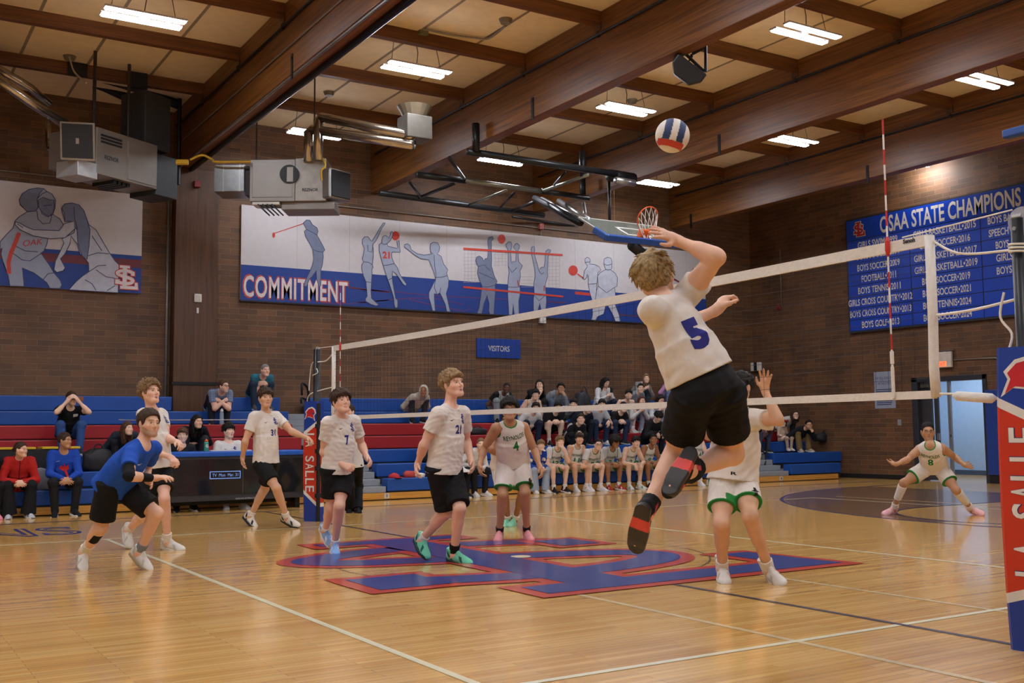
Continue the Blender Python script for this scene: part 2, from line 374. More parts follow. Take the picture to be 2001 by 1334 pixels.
for y in (4.9, 7.9):
    t = MB(); t.box((16.9, y-.3, 2.86), (18.1, y+.3, 2.9)); tag(t.build('ceiling_light', LEDH), 'flat light panel in the hallway ceiling ' + ('left' if y > 6 else 'right') + ' of the double door', 'ceiling light', 'hallway lights')
# exit sign
ex = empty('exit_sign', (15.4, 6.7, 2.8), 'small exit sign with orange letters above the double door', 'exit sign')
a, c = hit(1829, 690, 0, 15.4), hit(1859, 715, 0, 15.4)
y0, y1 = c[1], a[1]; z0, z1 = c[2]-.02, a[2]+.02
b = MB(); b.box((15.4, y0, z0), (15.46, y1, z1)); b.build('housing', pm('sign_white', '#d6cfc4', .45), parent=ex, bevel=.006)
b = MB(); b.box((15.43, y0-.05, z1+.02), (15.5, y1-.1, z1+.035)); b.box((15.44, (y0+y1)/2-.02, z1), (15.46, (y0+y1)/2+.02, z1+.02)); b.build('bracket', STEEL, parent=ex)
b = MB(); b.poly([(15.399, y1-.01, z0+.02), (15.399, y0+.12, z0+.02), (15.399, y0+.12, z0+.14), (15.399, y1-.01, z0+.14)], (-1, 0, 0), .004); b.build('face', pm('exit_orange', '#ff8a5c', .5, emit=.5), parent=ex)
b = MB(); put_text(b, 'EXIT', (15.393, (y0+y1)/2+.05, z0+.08), (0, -1, 0), (0, 0, 1), (-1, 0, 0), 1, fit=(.17, .08)); b.build('lettering', pm('exit_red', '#c23a1c', .5, emit=.3), parent=ex)
# wall pad
a, c = hit(1924, 762, 0, 15.44), hit(1978, 940, 0, 15.44)
wp = empty('wall_pad', (15.47, 5.0, 0), 'blue padded wall mat right of the double door', 'wall pad')
b = MB(); b.box((15.42, 3.9, .18), (15.5, a[1], a[2])); b.build('pad', pm('pad_blue', '#1c3f8e', .45), parent=wp, bevel=.02)
b = MB(); b.box((15.45, 3.9, 0), (15.5, a[1]-.02, .18)); b.build('base', BLKM, parent=wp)
# poster
a, c = hit(1707, 727, 0, 15.48), hit(1750, 797, 0, 15.48)
po = tag(one('poster', pm('poster_blue', '#9aa3b8', .6, var=.08, scale=4), ((15.485, c[1], c[2]), (15.497, a[1], a[2]))), 'pale blue paper poster on the brick left of the double door', 'poster')
b = MB(); yc = (a[1]+c[1])/2; w = a[1]-c[1]
for s, z, wd, hh in (('WE YELL FOR OUR', .16, .9, .07), ('ATHLETES', .28, .6, .07)):
    put_text(b, s, (15.484, yc, a[2]-z), (0, -1, 0), (0, 0, 1), (-1, 0, 0), 1, fit=(w*wd, hh))
for k in range(9):
    z = a[2]-.42-.045*k; b.poly([(15.485, a[1]-.06, z), (15.485, c[1]+.08+.02*(k % 3), z), (15.485, c[1]+.08+.02*(k % 3), z-.022), (15.485, a[1]-.06, z-.022)], (-1, 0, 0), .002)
b.build('lettering', pm('poster_ink', '#3a4566', .6), parent=po)
b = MB(); b.poly([(15.484, yc-.02, c[2]+.34), (15.484, c[1]+.04, c[2]+.34), (15.484, c[1]+.1, c[2]+.24), (15.484, c[1]+.18, c[2]+.2)], (-1, 0, 0), .002); b.build('emblem', pm('poster_navy', '#28306e', .5), parent=po)

# ---------------------------------------------------------------- court markings (painted films on the floor)
WL = pm('line_cream', '#ded9b5', .3, var=.03, coat=.3); DK = pm('line_dark', '#3a3038', .3, coat=.3); NAVY = pm('floor_navy', '#1d3c86', .28, coat=.4, var=.04); RED = pm('floor_red', '#c03a26', .28, coat=.4, var=.04)
FAINT = pm('line_faint', '#cdb684', .3, coat=.3); STAIN = pm('floor_stain', '#75583f', .25, coat=.4, var=.12, scale=3, stretch=(.4, 8, 1))
def flat(name, polys, m, z, label=None):
    b = MB()
    for i, p in enumerate(polys): b.poly([(q[0], q[1], z+i*.00004) for q in p], (0, 0, 1), .0006)
    return struct(b.build(name, m))
def ln(a, c, w): return ribbon([a, c], w)
def arc(cx, cy, r, a0, a1, n=64): return [(cx+r*math.cos(a0+(a1-a0)*i/n), cy+r*math.sin(a0+(a1-a0)*i/n)) for i in range(n+1)]
th0 = math.acos((8.5-12.7)/6.35)
key = arc(12.7, 0, 6.3, math.pi/2, math.pi, 40)
inner = [(q[0], q[1]) for q in arc(8.5, 0, 1.83, math.pi, math.pi/2, 16)]
flat('trim_stain', [key[i:i+2]+[inner[min(len(inner)-1, int((40-1-i)/40*17))], inner[min(len(inner)-1, int((40-i)/40*17))]] for i in range(0)] + [key+[(6.4, 0), (6.67, 0)]+inner+[(12.7, 1.83)]], STAIN, .0004)
flat('trim_arc', ribbon(arc(12.7, 0, 6.35, math.pi*.5, math.pi*1.5, 80)+[(14.3, -6.35)], .06)+ribbon(arc(8.5, 0, 1.83, math.pi*.5, math.pi*1.5, 40), .05)+ln((8.5, 1.83), (14.3, 1.83), .05)+ln((8.5, -1.83), (14.3, -1.83), .05)+ln((12.7, 6.35), (14.3, 6.35), .06), pm('line_navy', '#3b3a66', .3, coat=.3), .0012)
arcL = [(-q[0], q[1]) for q in arc(12.7, 0, 6.35, math.pi*.5, math.pi*1.5, 60)]
flat('trim_arcwest', ribbon(arcL, .06), pm('line_navy', '#3b3a66', .3), .0012)
flat('trim_volley', ln((-9, 4.475), (9, 4.475), .05)+ln((-9, -4.475), (9, -4.475), .05)+ln((3, -4.5), (3, 4.5), .05)+ln((-3, -4.5), (-3, 4.5), .05)+ln((9, -4.5), (9, 4.5), .05)+ln((-9, -4.5), (-9, 4.5), .05), WL, .002)
flat('trim_faint', ln((-.93, -9), (-.93, -2.3), .05)+ln((.95, -9), (.95, -2.3), .05)+ln((9.6, -4.5), (9.6, 4.5), .04), FAINT, .0016)
flat('trim_centre', ln((0, -7.6), (0, -2.3), .05)+ln((0, 2.4), (0, 7.55), .05)+ribbon(arc(0, 0, 1.83, 0, 2*math.pi, 90), .012), DK, .0024)
flat('trim_side', ln((-14.3, 7.62), (14.3, 7.62), .1)+ln((-14.3, -7.62), (14.3, -7.62), .1), pm('line_border', '#4a4256', .3, coat=.3), .0012)
flat('trim_logo', sl_logo(.1), RED, .0032)
flat('trim_monogram', sl_logo(-.04), NAVY, .0058)
b = MB(); b.tube([(0, 0, .003), (0, 0, .0095)], .1, 20); struct(b.build('trim_disc', WL))
# thin bare-wood centre circle inside the monogram
b = MB()
v, f = text_mesh('CONS', 1., .02, 1., 'RIGHT')
a = np.array(v); a[:, 0] = (a[:, 0]-a[:, 0].max())*1.1; a[:, 1] *= 1.75
t = MB(); t.add([(-3.05+p[0], 5.98+p[1], .002) for p in a], f); struct(t.build('trim_lettering', NAVY))
t = MB(); a2 = a.copy(); c = a2.mean(0)
v2, f2 = text_mesh('CONS', 1., -.025, 1., 'RIGHT'); a2 = np.array(v2); a2[:, 0] = (a2[:, 0]-np.array(v)[:, 0].max())*1.1; a2[:, 1] *= 1.75
t.add([(-3.05+p[0], 5.98+p[1], .0032) for p in a2], f2); struct(t.build('trim_infill', pm('letter_fill', '#c99a58', .25, coat=.4)))

# ---------------------------------------------------------------- ceiling lights
LED = pm('led_diffuser', '#f0f4ff', .4, var=0, emit=LIGHT_STRENGTH)
FIX = pm('fixture_white', '#b9b9bb', .4)
LROW = [6.2+4.35*i for i in range(-4, 2)]; LCOL = [-.15+2.15+4.3*i for i in range(-4, 3)]
def make_light(x, y, label):
    e = empty('ceiling_light', (x, y, 7.1), label, 'ceiling light', 'hanging LED strip lights')
    b = MB(); b.box((x-.56, y-.2, 7.1), (x+.56, y-.07, 7.13)); b.box((x-.56, y+.07, 7.1), (x+.56, y+.2, 7.13)); b.box((x-.05, y-.12, 7.11), (x+.05, y+.12, 7.16)); b.build('frame', FIX, parent=e)
    for s in (-1, 1):
        b = MB(); b.box((x-.54, y+s*.135-.055, 7.085), (x+.54, y+s*.135+.055, 7.1)); b.build('diffuser', LED, parent=e)
    for p_, r_ in (([(x-.45, y, 7.13), (x-.36, y+.06, 7.7)], .006), ([(x+.45, y, 7.13), (x+.36, y+.06, 7.7)], .006), ([(x, y, 7.16), (x+.04, y+.03, 7.4), (x, y+.06, 7.7)], .008)):
        b = MB(); b.tube(p_, r_, 5); b.build('cable', pm('wire_grey', '#6b6256', .6), parent=e)
    return e
LLAB = {(2, 4): 'white twin LED strip hanging left above the first heater', (3, 4): 'white twin LED strip hanging right of the big beam over the pillar', (4, 4): 'white twin LED strip hanging just left of the volleyball', (4, 5): 'white twin LED strip above the left end of the basketball frame', (4, 3): 'white twin LED strip right of the hanging speaker at the top', (5, 4): 'white twin LED strip right of the volleyball beside the net antenna', (5, 5): 'white twin LED strip at the right end of the basketball frame motor', (5, 3): 'white twin LED strip at the upper right edge near the wall'}
for i, x in enumerate(LCOL):
    for j, y in enumerate(LROW):
        if j == 5 and i < 4: continue
        make_light(x, y, LLAB.get((i, j), 'white twin LED strip hanging from the ceiling behind or beside the camera'))
# small twin spot over the board
p = hit(1796, 327, 0, 15.1)
e = empty('spotlight', p, 'small twin spotlight on the right wall above the champions board', 'spotlight')
b = MB(); b.tube([(15.5, p[1], p[2]+.05), (15.1, p[1], p[2]+.05)], .02, 8); b.box((15.05, p[1]-.25, p[2]+.03), (15.12, p[1]+.25, p[2]+.06)); b.build('arm', FIX, parent=e)
for s in (-1, 1):
    b = MB(); b.tube([(15.1, p[1]+s*.15, p[2]-.01), (15.1, p[1]+s*.15, p[2]+.03)], .06, 12); b.build('lamp', pm('spot_led', '#f4f6ff', .4, emit=220, var=0), parent=e)
# ================================================================== murals, boards, signs
MWHITE = pm('mural_white', '#c9c5c6', .55, var=.03); MBLUE = pm('mural_blue', '#123a8c', .5, var=.05); MRED = pm('mural_red', '#c8402f', .5); MMAR = pm('mural_maroon', '#6e2a35', .5)
MG1 = pm('mural_grey', '#9aa3b8', .55, var=.06); MG2 = pm('mural_shade', '#737d97', .55, var=.08); MG3 = pm('mural_pale', '#b9bdca', .55); MINK = pm('mural_ink', '#3b4466', .55)
def wp_(px, py, y=12.44): return hit(px, py, 1, y)
def crop(ox, oy, s): return lambda p: (ox+p[0]/s, oy+p[1]/s)
cA, cB, cC, cD = crop(0, 340, 5.13), crop(460, 390, 5.337), crop(700, 420, 6.063), crop(1000, 440, 6.063)
YB = 12.44
def mfig(parent, cr, pts, fill, lines=(), z=0, name='printed_figure', ow=.014):
    P = [hit(*cr(p), 1, YB) for p in pts]
    b = MB(); b.poly([(p[0], YB-.003*z, p[2]) for p in P], (0, -1, 0), .0015)
    b.build(name, fill, parent=parent, tri=True)
    b = MB()
    for q in [pts+[pts[0]]]+list(lines):
        Q = [hit(*cr(p), 1, YB) for p in q]
        for r in ribbon([(p[0], p[2]) for p in Q], ow if q is not lines else ow): b.poly([(c[0], YB-.003*z-.002, c[1]) for c in r], (0, -1, 0), .001)
    b.build('ink_outline', MINK, parent=parent)
def mell(parent, cr, c, r, fill, name='printed_ball', z=1, n=24):
    P = [hit(*cr((c[0]+r[0]*math.cos(2*math.pi*i/n), c[1]+r[1]*math.sin(2*math.pi*i/n))), 1, YB) for i in range(n)]
    b = MB(); b.poly([(p[0], YB-.003*z, p[2]) for p in P], (0, -1, 0), .0015); b.build(name, fill, parent=parent, tri=True)
def mline(parent, cr, pts, w, fill, name='printed_bar', z=1):
    Q = [hit(*cr(p), 1, YB) for p in pts]; b = MB()
    for r in ribbon([(p[0], p[2]) for p in Q], w): b.poly([(c[0], YB-.003*z, c[1]) for c in r], (0, -1, 0), .0015)
    b.build(name, fill, parent=parent)
pxc = lambda p: p
def put_logo(mb, c, ex, ey, en, size, grow, lift):
    c, ex, ey, en = [np.asarray(q, float) for q in (c, ex, ey, en)]; k = size/4.5
    for i, q in enumerate(sl_logo(grow)): mb.poly([c+ex*p[0]*k+ey*p[1]*k+en*(lift+i*.00003) for p in q], en, .0006)

# long mural
mb_ = empty('mural_banner', (7.4, YB, 3.97), 'long white and blue sports mural with the big word at its left end', 'mural')
z0, z1, zb = 3.97, 5.95, 4.70; xa, xb = 1.11, 13.78
b = MB(); b.box((xa, YB, z0), (xb, 12.495, z1)); b.build('panel', MWHITE, parent=mb_)
b = MB(); b.poly([(xa, YB, z0), (xb, YB, z0), (xb, YB, zb), (xa, YB, zb)], (0, -1, 0), .0015); b.build('blue_band', MBLUE, parent=mb_)
b = MB(); b.box((xa, YB-.012, z0-.03), (xb, 12.495, z0)); b.build('edge_trim', pm('trim_dark', '#23202a', .5), parent=mb_)
b = MB()
for k in range(1, 11): b.box((xa+k*1.2, YB-.001, zb), (xa+k*1.2+.008, YB, z1))
b.build('panel_seam', pm('seam_grey', '#aaa7aa', .6), parent=mb_)
thin = pm('mural_line', '#5b3372', .5)
for pts in ([(0, 880), (450, 910), (830, 950), (1450, 985), (1819, 1000)], [(0, 1035), (250, 1015), (600, 985), (900, 985), (1250, 1060)], [(600, 1000), (850, 1060), (1250, 1140), (1330, 1110), (1300, 1065)]): mline(mb_, cC, pts, .025, thin, 'printed_line')
for pts in ([(420, 905), (640, 920)], [(1270, 1055), (1540, 1085)], [(1460, 1020), (1620, 1030)]): mline(mb_, cD, pts, .025, MMAR, 'printed_line')
mline(mb_, cB, [(900, 1080), (1180, 1085), (1601, 1045)], .02, thin, 'printed_line'); mline(mb_, cB, [(1180, 915), (1601, 965)], .03, MMAR, 'printed_line')
# printed net behind the players
b = MB(); net_ = []
for x in range(1260, 1420, 42): net_.append([(x, 400), (x, 800)])
for x in range(1620, 1760, 42): net_.append([(x, 440), (x, 600)])
for y in range(460, 800, 42): net_.append([(1243, y), (1400, y)])
for y in range(470, 600, 42): net_.append([(1600, y), (1760, y)])
for q in net_:
    Q = [hit(*cC(p), 1, YB) for p in q]
    for r in ribbon([(p[0], p[2]) for p in Q], .008): b.poly([(c[0], YB-.0015, c[1]) for c in r], (0, -1, 0), .0008)
for q in [[(x, 350), (x, 740)] for x in range(440, 600, 42)]+[[(430, y), (570, y)] for y in range(400, 740, 42)]+[[(110, y), (250, y)] for y in range(610, 740, 40)]:
    Q = [hit(*cD(p), 1, YB) for p in q]
    for r in ribbon([(p[0], p[2]) for p in Q], .008): b.poly([(c[0], YB-.0015, c[1]) for c in r], (0, -1, 0), .0008)
b.build('printed_net', pm('mural_netline', '#a9a5ab', .6), parent=mb_)
mfig(mb_, cB, [(705,245),(740,212),(775,215),(800,260),(850,295),(860,330),(850,370),(905,470),(932,525),(912,548),(915,600),(905,680),(888,740),(890,900),(870,905),(845,830),(843,735),(800,800),(770,830),(740,905),(715,900),(720,860),(750,800),(800,690),(815,620),(805,520),(770,450),(730,385),(718,330),(740,310),(720,270)], MG2, [[(805,520),(860,540),(912,548)],[(740,310),(800,340),(850,370)]], 2)
mline(mb_, cB, [(410, 350), (705, 250)], .016, MRED, 'printed_club', 2); mell(mb_, cB, (398, 370), (15, 28), MRED, 'printed_club', 2)
mfig(mb_, cC, [(55,355),(45,340),(48,290),(75,258),(115,258),(145,300),(160,310),(215,225),(260,145),(295,95),(318,92),(312,110),(280,150),(240,240),(205,310),(170,350),(178,420),(175,500),(165,590),(175,620),(160,640),(160,720),(155,800),(150,900),(155,985),(210,1035),(240,1060),(215,1078),(150,1060),(85,1020),(85,990),(105,960),(95,850),(90,790),(60,720),(40,640),(40,590),(65,555),(45,520),(60,470),(70,400)], MG1, [[(65,555),(120,560),(165,590)],[(90,790),(155,800)],[(110,355),(115,430),(160,440),(175,350)]], 2)
mell(mb_, cC, (440, 247), (46, 54), MRED, z=2)
mfig(mb_, cC, [(280,290),(290,255),(320,242),(350,260),(360,280),(375,240),(380,205),(400,193),(410,215),(400,260),(380,300),(340,340),(350,370),(390,380),(450,395),(470,390),(455,310),(480,300),(495,440),(400,440),(390,470),(400,520),(425,575),(460,620),(485,690),(520,750),(570,820),(555,838),(525,815),(490,760),(440,690),(405,665),(400,740),(405,790),(420,880),(440,985),(465,1010),(465,1090),(440,1103),(425,1070),(420,990),(395,900),(365,810),(345,760),(320,680),(295,600),(270,520),(245,420),(245,350),(275,330)], MG1, [[(295,600),(360,590),(425,575)],[(350,770),(405,745)],[(340,340),(300,350),(275,330)]], 3)
b = MB(); p = hit(*cC((337, 480)), 1, YB); put_text(b, '21', (p[0], YB-.011, p[2]), (1, 0, 0), (0, 0, 1), (0, -1, 0), .2, .01); b.build('printed_number', MRED, parent=mb_)
mfig(mb_, cC, [(855,440),(850,390),(855,340),(890,322),(940,330),(965,380),(955,430),(935,460),(980,490),(1010,580),(1060,650),(1045,690),(1070,770),(1065,850),(1040,930),(1060,1020),(1075,1090),(1092,1150),(1050,1150),(1030,1060),(985,960),(965,920),(935,940),(900,930),(900,1000),(912,1140),(880,1140),(860,1060),(835,980),(835,920),(870,850),(915,760),(895,680),(860,590),(835,530),(740,520),(660,470),(600,420),(545,380),(548,350),(580,340),(610,360),(625,410),(700,460),(780,475),(860,462),(885,460)], MG1, [[(915,740),(990,735),(1055,720)],[(895,470),(905,600),(920,720),(900,860),(930,935)],[(965,920),(975,860)]], 2)
mfig(mb_, cC, [(1390,540),(1400,500),(1435,485),(1470,510),(1485,545),(1500,520),(1530,510),(1540,400),(1530,310),(1545,265),(1590,255),(1602,285),(1575,310),(1575,420),(1580,530),(1575,600),(1610,720),(1645,790),(1620,830),(1622,920),(1615,1010),(1605,1180),(1560,1180),(1545,1130),(1550,1050),(1525,950),(1490,1040),(1460,1170),(1405,1170),(1430,1100),(1450,960),(1465,840),(1430,760),(1410,690),(1420,610),(1400,580)], MG2, [[(1465,850),(1540,850),(1622,830)],[(1420,610),(1490,590),(1560,660)],[(1430,680),(1610,760)]], 2)
mell(mb_, cC, (1697, 285), (45, 55), MRED, z=2)
mfig(mb_, cD, [(-75,230),(-40,195),(-10,200),(0,240),(-15,300),(-10,420),(0,450),(10,430),(45,430),(50,300),(15,260),(40,222),(62,215),(90,240),(88,265),(70,305),(80,430),(125,480),(110,515),(95,540),(100,600),(85,700),(97,740),(95,830),(80,900),(85,1050),(30,1060),(15,930),(5,1060),(-35,1060),(-45,900),(-50,800),(-45,640),(-35,560),(-45,480),(-45,300)], MG1, [[(-45,730),(20,735),(90,730)],[(-45,480),(0,560),(60,500)]], 2)
mfig(mb_, cD, [(225,290),(240,255),(265,250),(270,300),(262,330),(300,460),(320,540),(335,510),(355,495),(380,500),(390,440),(395,360),(400,310),(430,285),(460,295),(455,320),(432,330),(425,450),(420,560),(425,600),(395,700),(400,780),(410,900),(400,1000),(412,1090),(370,1090),(345,1000),(330,920),(310,1000),(305,1090),(262,1090),(255,980),(255,880),(265,790),(258,700),(275,600),(270,520),(250,430),(232,330)], MG1, [[(265,820),(330,830),(400,825)],[(265,830),(320,895),(390,835)],[(320,540),(350,580),(380,560)]], 2)
mline(mb_, pxc, [(905, 485.8), (1099, 498.3)], .05, MRED, z=3.5); mline(mb_, pxc, [(905, 560.7), (1100, 579.4)], .045, MRED, z=3.5)
mline(mb_, cD, [(70, 655), (75, 725)], .03, MRED, z=3.5); mline(mb_, cD, [(380, 715), (382, 780)], .03, MRED, z=3.5)
mline(mb_, cD, [(750, 800), (1000, 826)], .07, MRED, z=1); mline(mb_, cD, [(1340, 868), (1440, 880)], .07, MRED, z=1)
mfig(mb_, cD, [(868,440),(865,400),(890,380),(920,392),(928,420),(922,460),(980,465),(1030,490),(1055,530),(1020,560),(1010,650),(1000,720),(1000,800),(1000,900),(950,1000),(945,870),(920,790),(905,700),(905,600),(890,580),(885,620),(860,645),(838,630),(850,600),(858,540),(885,505),(895,480)], MG3, [[(865,440),(925,435)],[(905,700),(1000,690)]], 2)
mell(mb_, cD, (725, 535), (55, 60), MRED, 'printed_racket', 2); mline(mb_, cD, [(775, 575), (850, 628)], .03, MRED, 'printed_racket', 2)
mfig(mb_, cD, [(1088,450),(1092,400),(1130,380),(1170,390),(1185,430),(1183,510),(1170,530),(1225,570),(1248,620),(1245,720),(1215,735),(1225,830),(1215,920),(1245,1000),(1275,1080),(1285,1150),(1230,1150),(1195,1060),(1140,960),(1110,950),(1085,1050),(1010,1085),(990,1130),(935,1130),(955,1060),(950,950),(990,870),(1000,780),(1020,720),(1015,600),(1045,560),(1110,525)], MG3, [[(1090,460),(1130,475),(1183,460)],[(1020,720),(1120,800),(1215,735)],[(1110,525),(1140,530),(1170,525)]], 3)
mell(mb_, pxc, (1355, 528), (3, 3.4), MMAR, z=2); mline(mb_, pxc, [(1316, 545), (1327, 551)], .05, MMAR, z=2)
b = MB(); pl, pr = wp_(476, 559), wp_(679, 572); zt, zl = wp_(477, 537)[2], wp_(478, 579.5)[2]
put_text(b, 'COMMITMENT', ((pl[0]+pr[0])/2, YB, (zt+zl)/2), (1, 0, 0), (0, 0, 1), (0, -1, 0), 1, off=.045, fit=(pr[0]-pl[0]+.06, zt-zl+.06), lift=.004, spacing=1.1); b.build('word_outline', pm('word_red', '#b8453c', .5), parent=mb_)
b = MB(); put_text(b, 'COMMITMENT', ((pl[0]+pr[0])/2, YB, (zt+zl)/2), (1, 0, 0), (0, 0, 1), (0, -1, 0), 1, off=.02, fit=(pr[0]-pl[0], zt-zl), lift=.0065, spacing=1.1); b.build('word', pm('word_white', '#d9cfcd', .5), parent=mb_)

# wrestlers mural
ml_ = empty('mural_banner', (-3, YB, 3.97), 'white and blue mural of two grappling athletes left of the pillar', 'mural')
xa, xb = -5.2, -.87
b = MB(); b.box((xa, YB, z0+.01), (xb, 12.495, z1-.02)); b.build('panel', MWHITE, parent=ml_)
zb2 = wp_(276, 500)[2]; zr1, zr2 = wp_(276, 508)[2], wp_(276, 524)[2]
b = MB(); b.poly([(xa, YB, z0+.01), (xb, YB, z0+.01), (xb, YB, zb2), (xa, YB, zb2)], (0, -1, 0), .0015); b.build('blue_band', MBLUE, parent=ml_)
b = MB(); b.poly([(xa, YB-.002, zr2), (xb, YB-.002, zr2), (xb, YB-.002, zr1), (xa, YB-.002, zr1)], (0, -1, 0), .001); b.build('maroon_band', MMAR, parent=ml_)
mfig(ml_, cA, [(0,680),(60,610),(130,540),(150,470),(190,430),(270,380),(240,345),(200,310),(192,260),(220,200),(290,155),(380,140),(440,148),(470,175),(520,200),(555,260),(550,340),(530,405),(600,450),(640,520),(620,560),(480,640),(470,700),(440,770),(410,790),(450,850),(500,920),(540,990),(600,1060),(620,1110),(600,1145),(500,1145),(470,1090),(420,1050),(340,990),(220,940),(230,1000),(240,1125),(100,1120),(80,1010),(30,880),(10,800),(20,740),(0,760)], MG1, [[(270,380),(360,370),(385,330),(370,250),(420,200),(470,175)],[(370,370),(380,450),(430,500),(500,490),(520,410)],[(110,780),(220,860),(300,870),(420,790)],[(30,880),(60,960)],[(430,1060),(480,1000),(540,990)],[(150,720),(250,770),(380,780)],[(400,330),(420,400),(480,430),(530,405)]], 2)
mfig(ml_, cA, [(200,300),(192,260),(220,200),(290,155),(380,140),(440,148),(400,190),(370,250),(380,330),(360,370),(270,375),(240,345)], MG2, (), 4, 'printed_hair')
mfig(ml_, cA, [(385,330),(380,260),(430,235),(500,260),(540,260),(545,330),(530,390),(490,425),(440,400),(410,370)], MG2, [[(430,320),(520,310)]], 4, 'printed_face')
mline(ml_, cA, [(190, 590), (160, 670), (110, 790), (85, 880), (90, 1000)], .07, MRED, 'printed_stripe', 4)
b = MB(); p = hit(*cA((320, 690)), 1, YB); put_text(b, 'OAK', (p[0], YB-.014, p[2]), (1, 0, .22), (-.1, 0, 1), (0, -1, 0), .16, .0, shear=.2); b.build('printed_lettering', MRED, parent=ml_)
mfig(ml_, cA, [(620,380),(615,340),(650,300),(720,292),(790,310),(840,370),(860,430),(890,510),(960,560),(1030,680),(1095,790),(1150,870),(1190,910),(1190,990),(1180,1190),(690,1160),(760,1080),(830,1020),(890,980),(885,890),(860,860),(800,800),(770,700),(710,620),(700,700),(650,800),(605,850),(650,940),(630,970),(570,985),(540,960),(555,870),(600,780),(640,690),(620,650),(740,590),(760,500),(700,470),(650,480)], MG3, [[(880,820),(980,790),(1090,800)],[(920,620),(1020,770)],[(960,960),(1060,1030),(1150,1045)],[(890,980),(980,920),(1060,915)],[(850,1060),(920,1100),(960,1165)],[(1070,1170),(1150,1120)]], 5)
mfig(ml_, cA, [(640,390),(615,340),(650,300),(720,292),(790,310),(840,370),(860,430),(900,560),(890,720),(870,860),(820,820),(780,700),(770,560),(700,470),(650,480)], MG2, [[(740,330),(745,440),(775,560)]], 6.5, 'printed_hair')
mfig(ml_, cA, [(150,480),(190,490),(260,530),(330,560),(480,565),(590,570),(640,500),(740,475),(750,550),(650,640),(500,650),(330,620),(200,560),(150,510)], MG3, [[(170,500),(230,540)]], 8, 'printed_arm')
p = hit(*cA((1268, 1040)), 1, YB)
b = MB(); put_logo(b, (p[0], YB, p[2]), (1, 0, 0), (0, 0, 1), (0, -1, 0), .44, .22, .02); b.build('monogram_outline', MRED, parent=ml_)
b = MB(); put_logo(b, (p[0], YB, p[2]), (1, 0, 0), (0, 0, 1), (0, -1, 0), .44, .06, .0225); b.build('monogram', pm('word_white', '#d9cfcd', .5), parent=ml_)

# visitors sign
a, c = hit(932, 660, 1, 12.46), hit(1017, 702, 1, 12.46); zt, zl = hit(932, 660, 1, 12.46)[2]-.0, hit(932, 698, 1, 12.46)[2]
vs = tag(one('sign', pm('sign_blue', '#163f97', .4, var=.04), ((a[0], 12.46, zl), (c[0], 12.5, zt)), bevel=.004), 'blue rectangular sign reading VISITORS on the brick wall', 'sign')
b = MB(); q = hit(975, 681, 1, 12.46); put_text(b, 'VISITORS', (q[0], 12.46, q[2]), (1, 0, 0), (0, 0, 1), (0, -1, 0), 1, .01, fit=(.58, .13)); b.build('lettering', WHITEP, parent=vs)

# champions board
XB = 15.42; yA, yZ, zA, zZ = 9.02, 3.62, 3.6, 6.36
cb_ = empty('champions_board', (XB, 6.3, zA), 'large blue board of state champions lettering on the right wall', 'sign board')
CBL = pm('board_blue', '#0f43bd', .38, var=.04)
b = MB(); b.box((XB, yZ-.04, zA-.04), (15.5, yA+.04, zZ+.04)); b.build('frame', pm('board_frame', '#2a2c33', .5), parent=cb_)
CX = [yA, hit(1781.5, 560, 0, XB)[1], hit(1921, 540, 0, XB)[1], yZ]; zT = hit(1661, 472, 0, XB)[2]; rh = (zT-zA)/8
b = MB(); b.box((XB-.012, yZ, zT+.012), (XB, yA, zZ)); b.build('title_panel', CBL, parent=cb_)
EX, EZ, EN = (0, -1, 0), (0, 0, 1), (-1, 0, 0)
for ci in range(3):
    for r in range(8):
        b = MB(); b.box((XB-.012, CX[ci+1]+.012, zT-rh*(r+1)+.01), (XB, CX[ci]-.012, zT-rh*r-.006)); b.build('name_panel', CBL, parent=cb_)
TXT = [['GIRLS SWIM•1999', 'BOYS SOCCER•2004', 'BOYS SOCCER•2009', 'FOOTBALL•2011', 'BOYS TENNIS•2011', 'GIRLS CROSS COUNTRY•2012', 'BOYS CROSS COUNTRY•2013', 'BOYS GOLF•2013'],
       ['GIRLS BASKETBALL•2015', 'GIRLS SOCCER•2016', 'GIRLS BASKETBALL•2017', 'GIRLS BASKETBALL•2019', 'BOYS SOCCER•2019', 'BOYS SOCCER•2021', 'BOYS TENNIS•2024', 'BOYS SOCCER•2024'],
       ['BOYS BASKETBALL', 'SPEECH', 'BOYS', 'GIRLS', 'BOYS S']]
tb = MB()
pa, pb = hit(1720, 440, 0, XB), hit(1996, 390, 0, XB)
put_text(tb, 'OSAA STATE CHAMPIONS', (XB-.012, (pa[1]+pb[1])/2, (zT+zZ)/2), EX, EZ, EN, 1, .022, fit=(pa[1]-pb[1], .41))
tb.build('title_lettering', WHITEP, parent=cb_)
for ci in range(3):
    for r, s in enumerate(TXT[ci]):
        tb = MB()
        w = len(s)*.076*(1.0 if ci < 2 else 1); yc = (CX[ci]+CX[ci+1])/2
        if ci == 2: yc = CX[2]-.2-w/2-(0 if r < 2 else .15)
        put_text(tb, s, (XB-.012, yc, zT-rh*(r+.5)), EX, EZ, EN, 1, .02, fit=(w*1.03, .165))
        tb.build('name_lettering', WHITEP, parent=cb_)
p = hit(1680, 448, 0, XB)
b = MB(); put_logo(b, (XB-.012, p[1], p[2]), EX, EZ, EN, .34, .3, .001); b.build('monogram_outline', WHITEP, parent=cb_)
b = MB(); put_logo(b, (XB-.012, p[1], p[2]), EX, EZ, EN, .34, .1, .003); b.build('monogram', pm('board_red', '#b5282b', .5), parent=cb_)

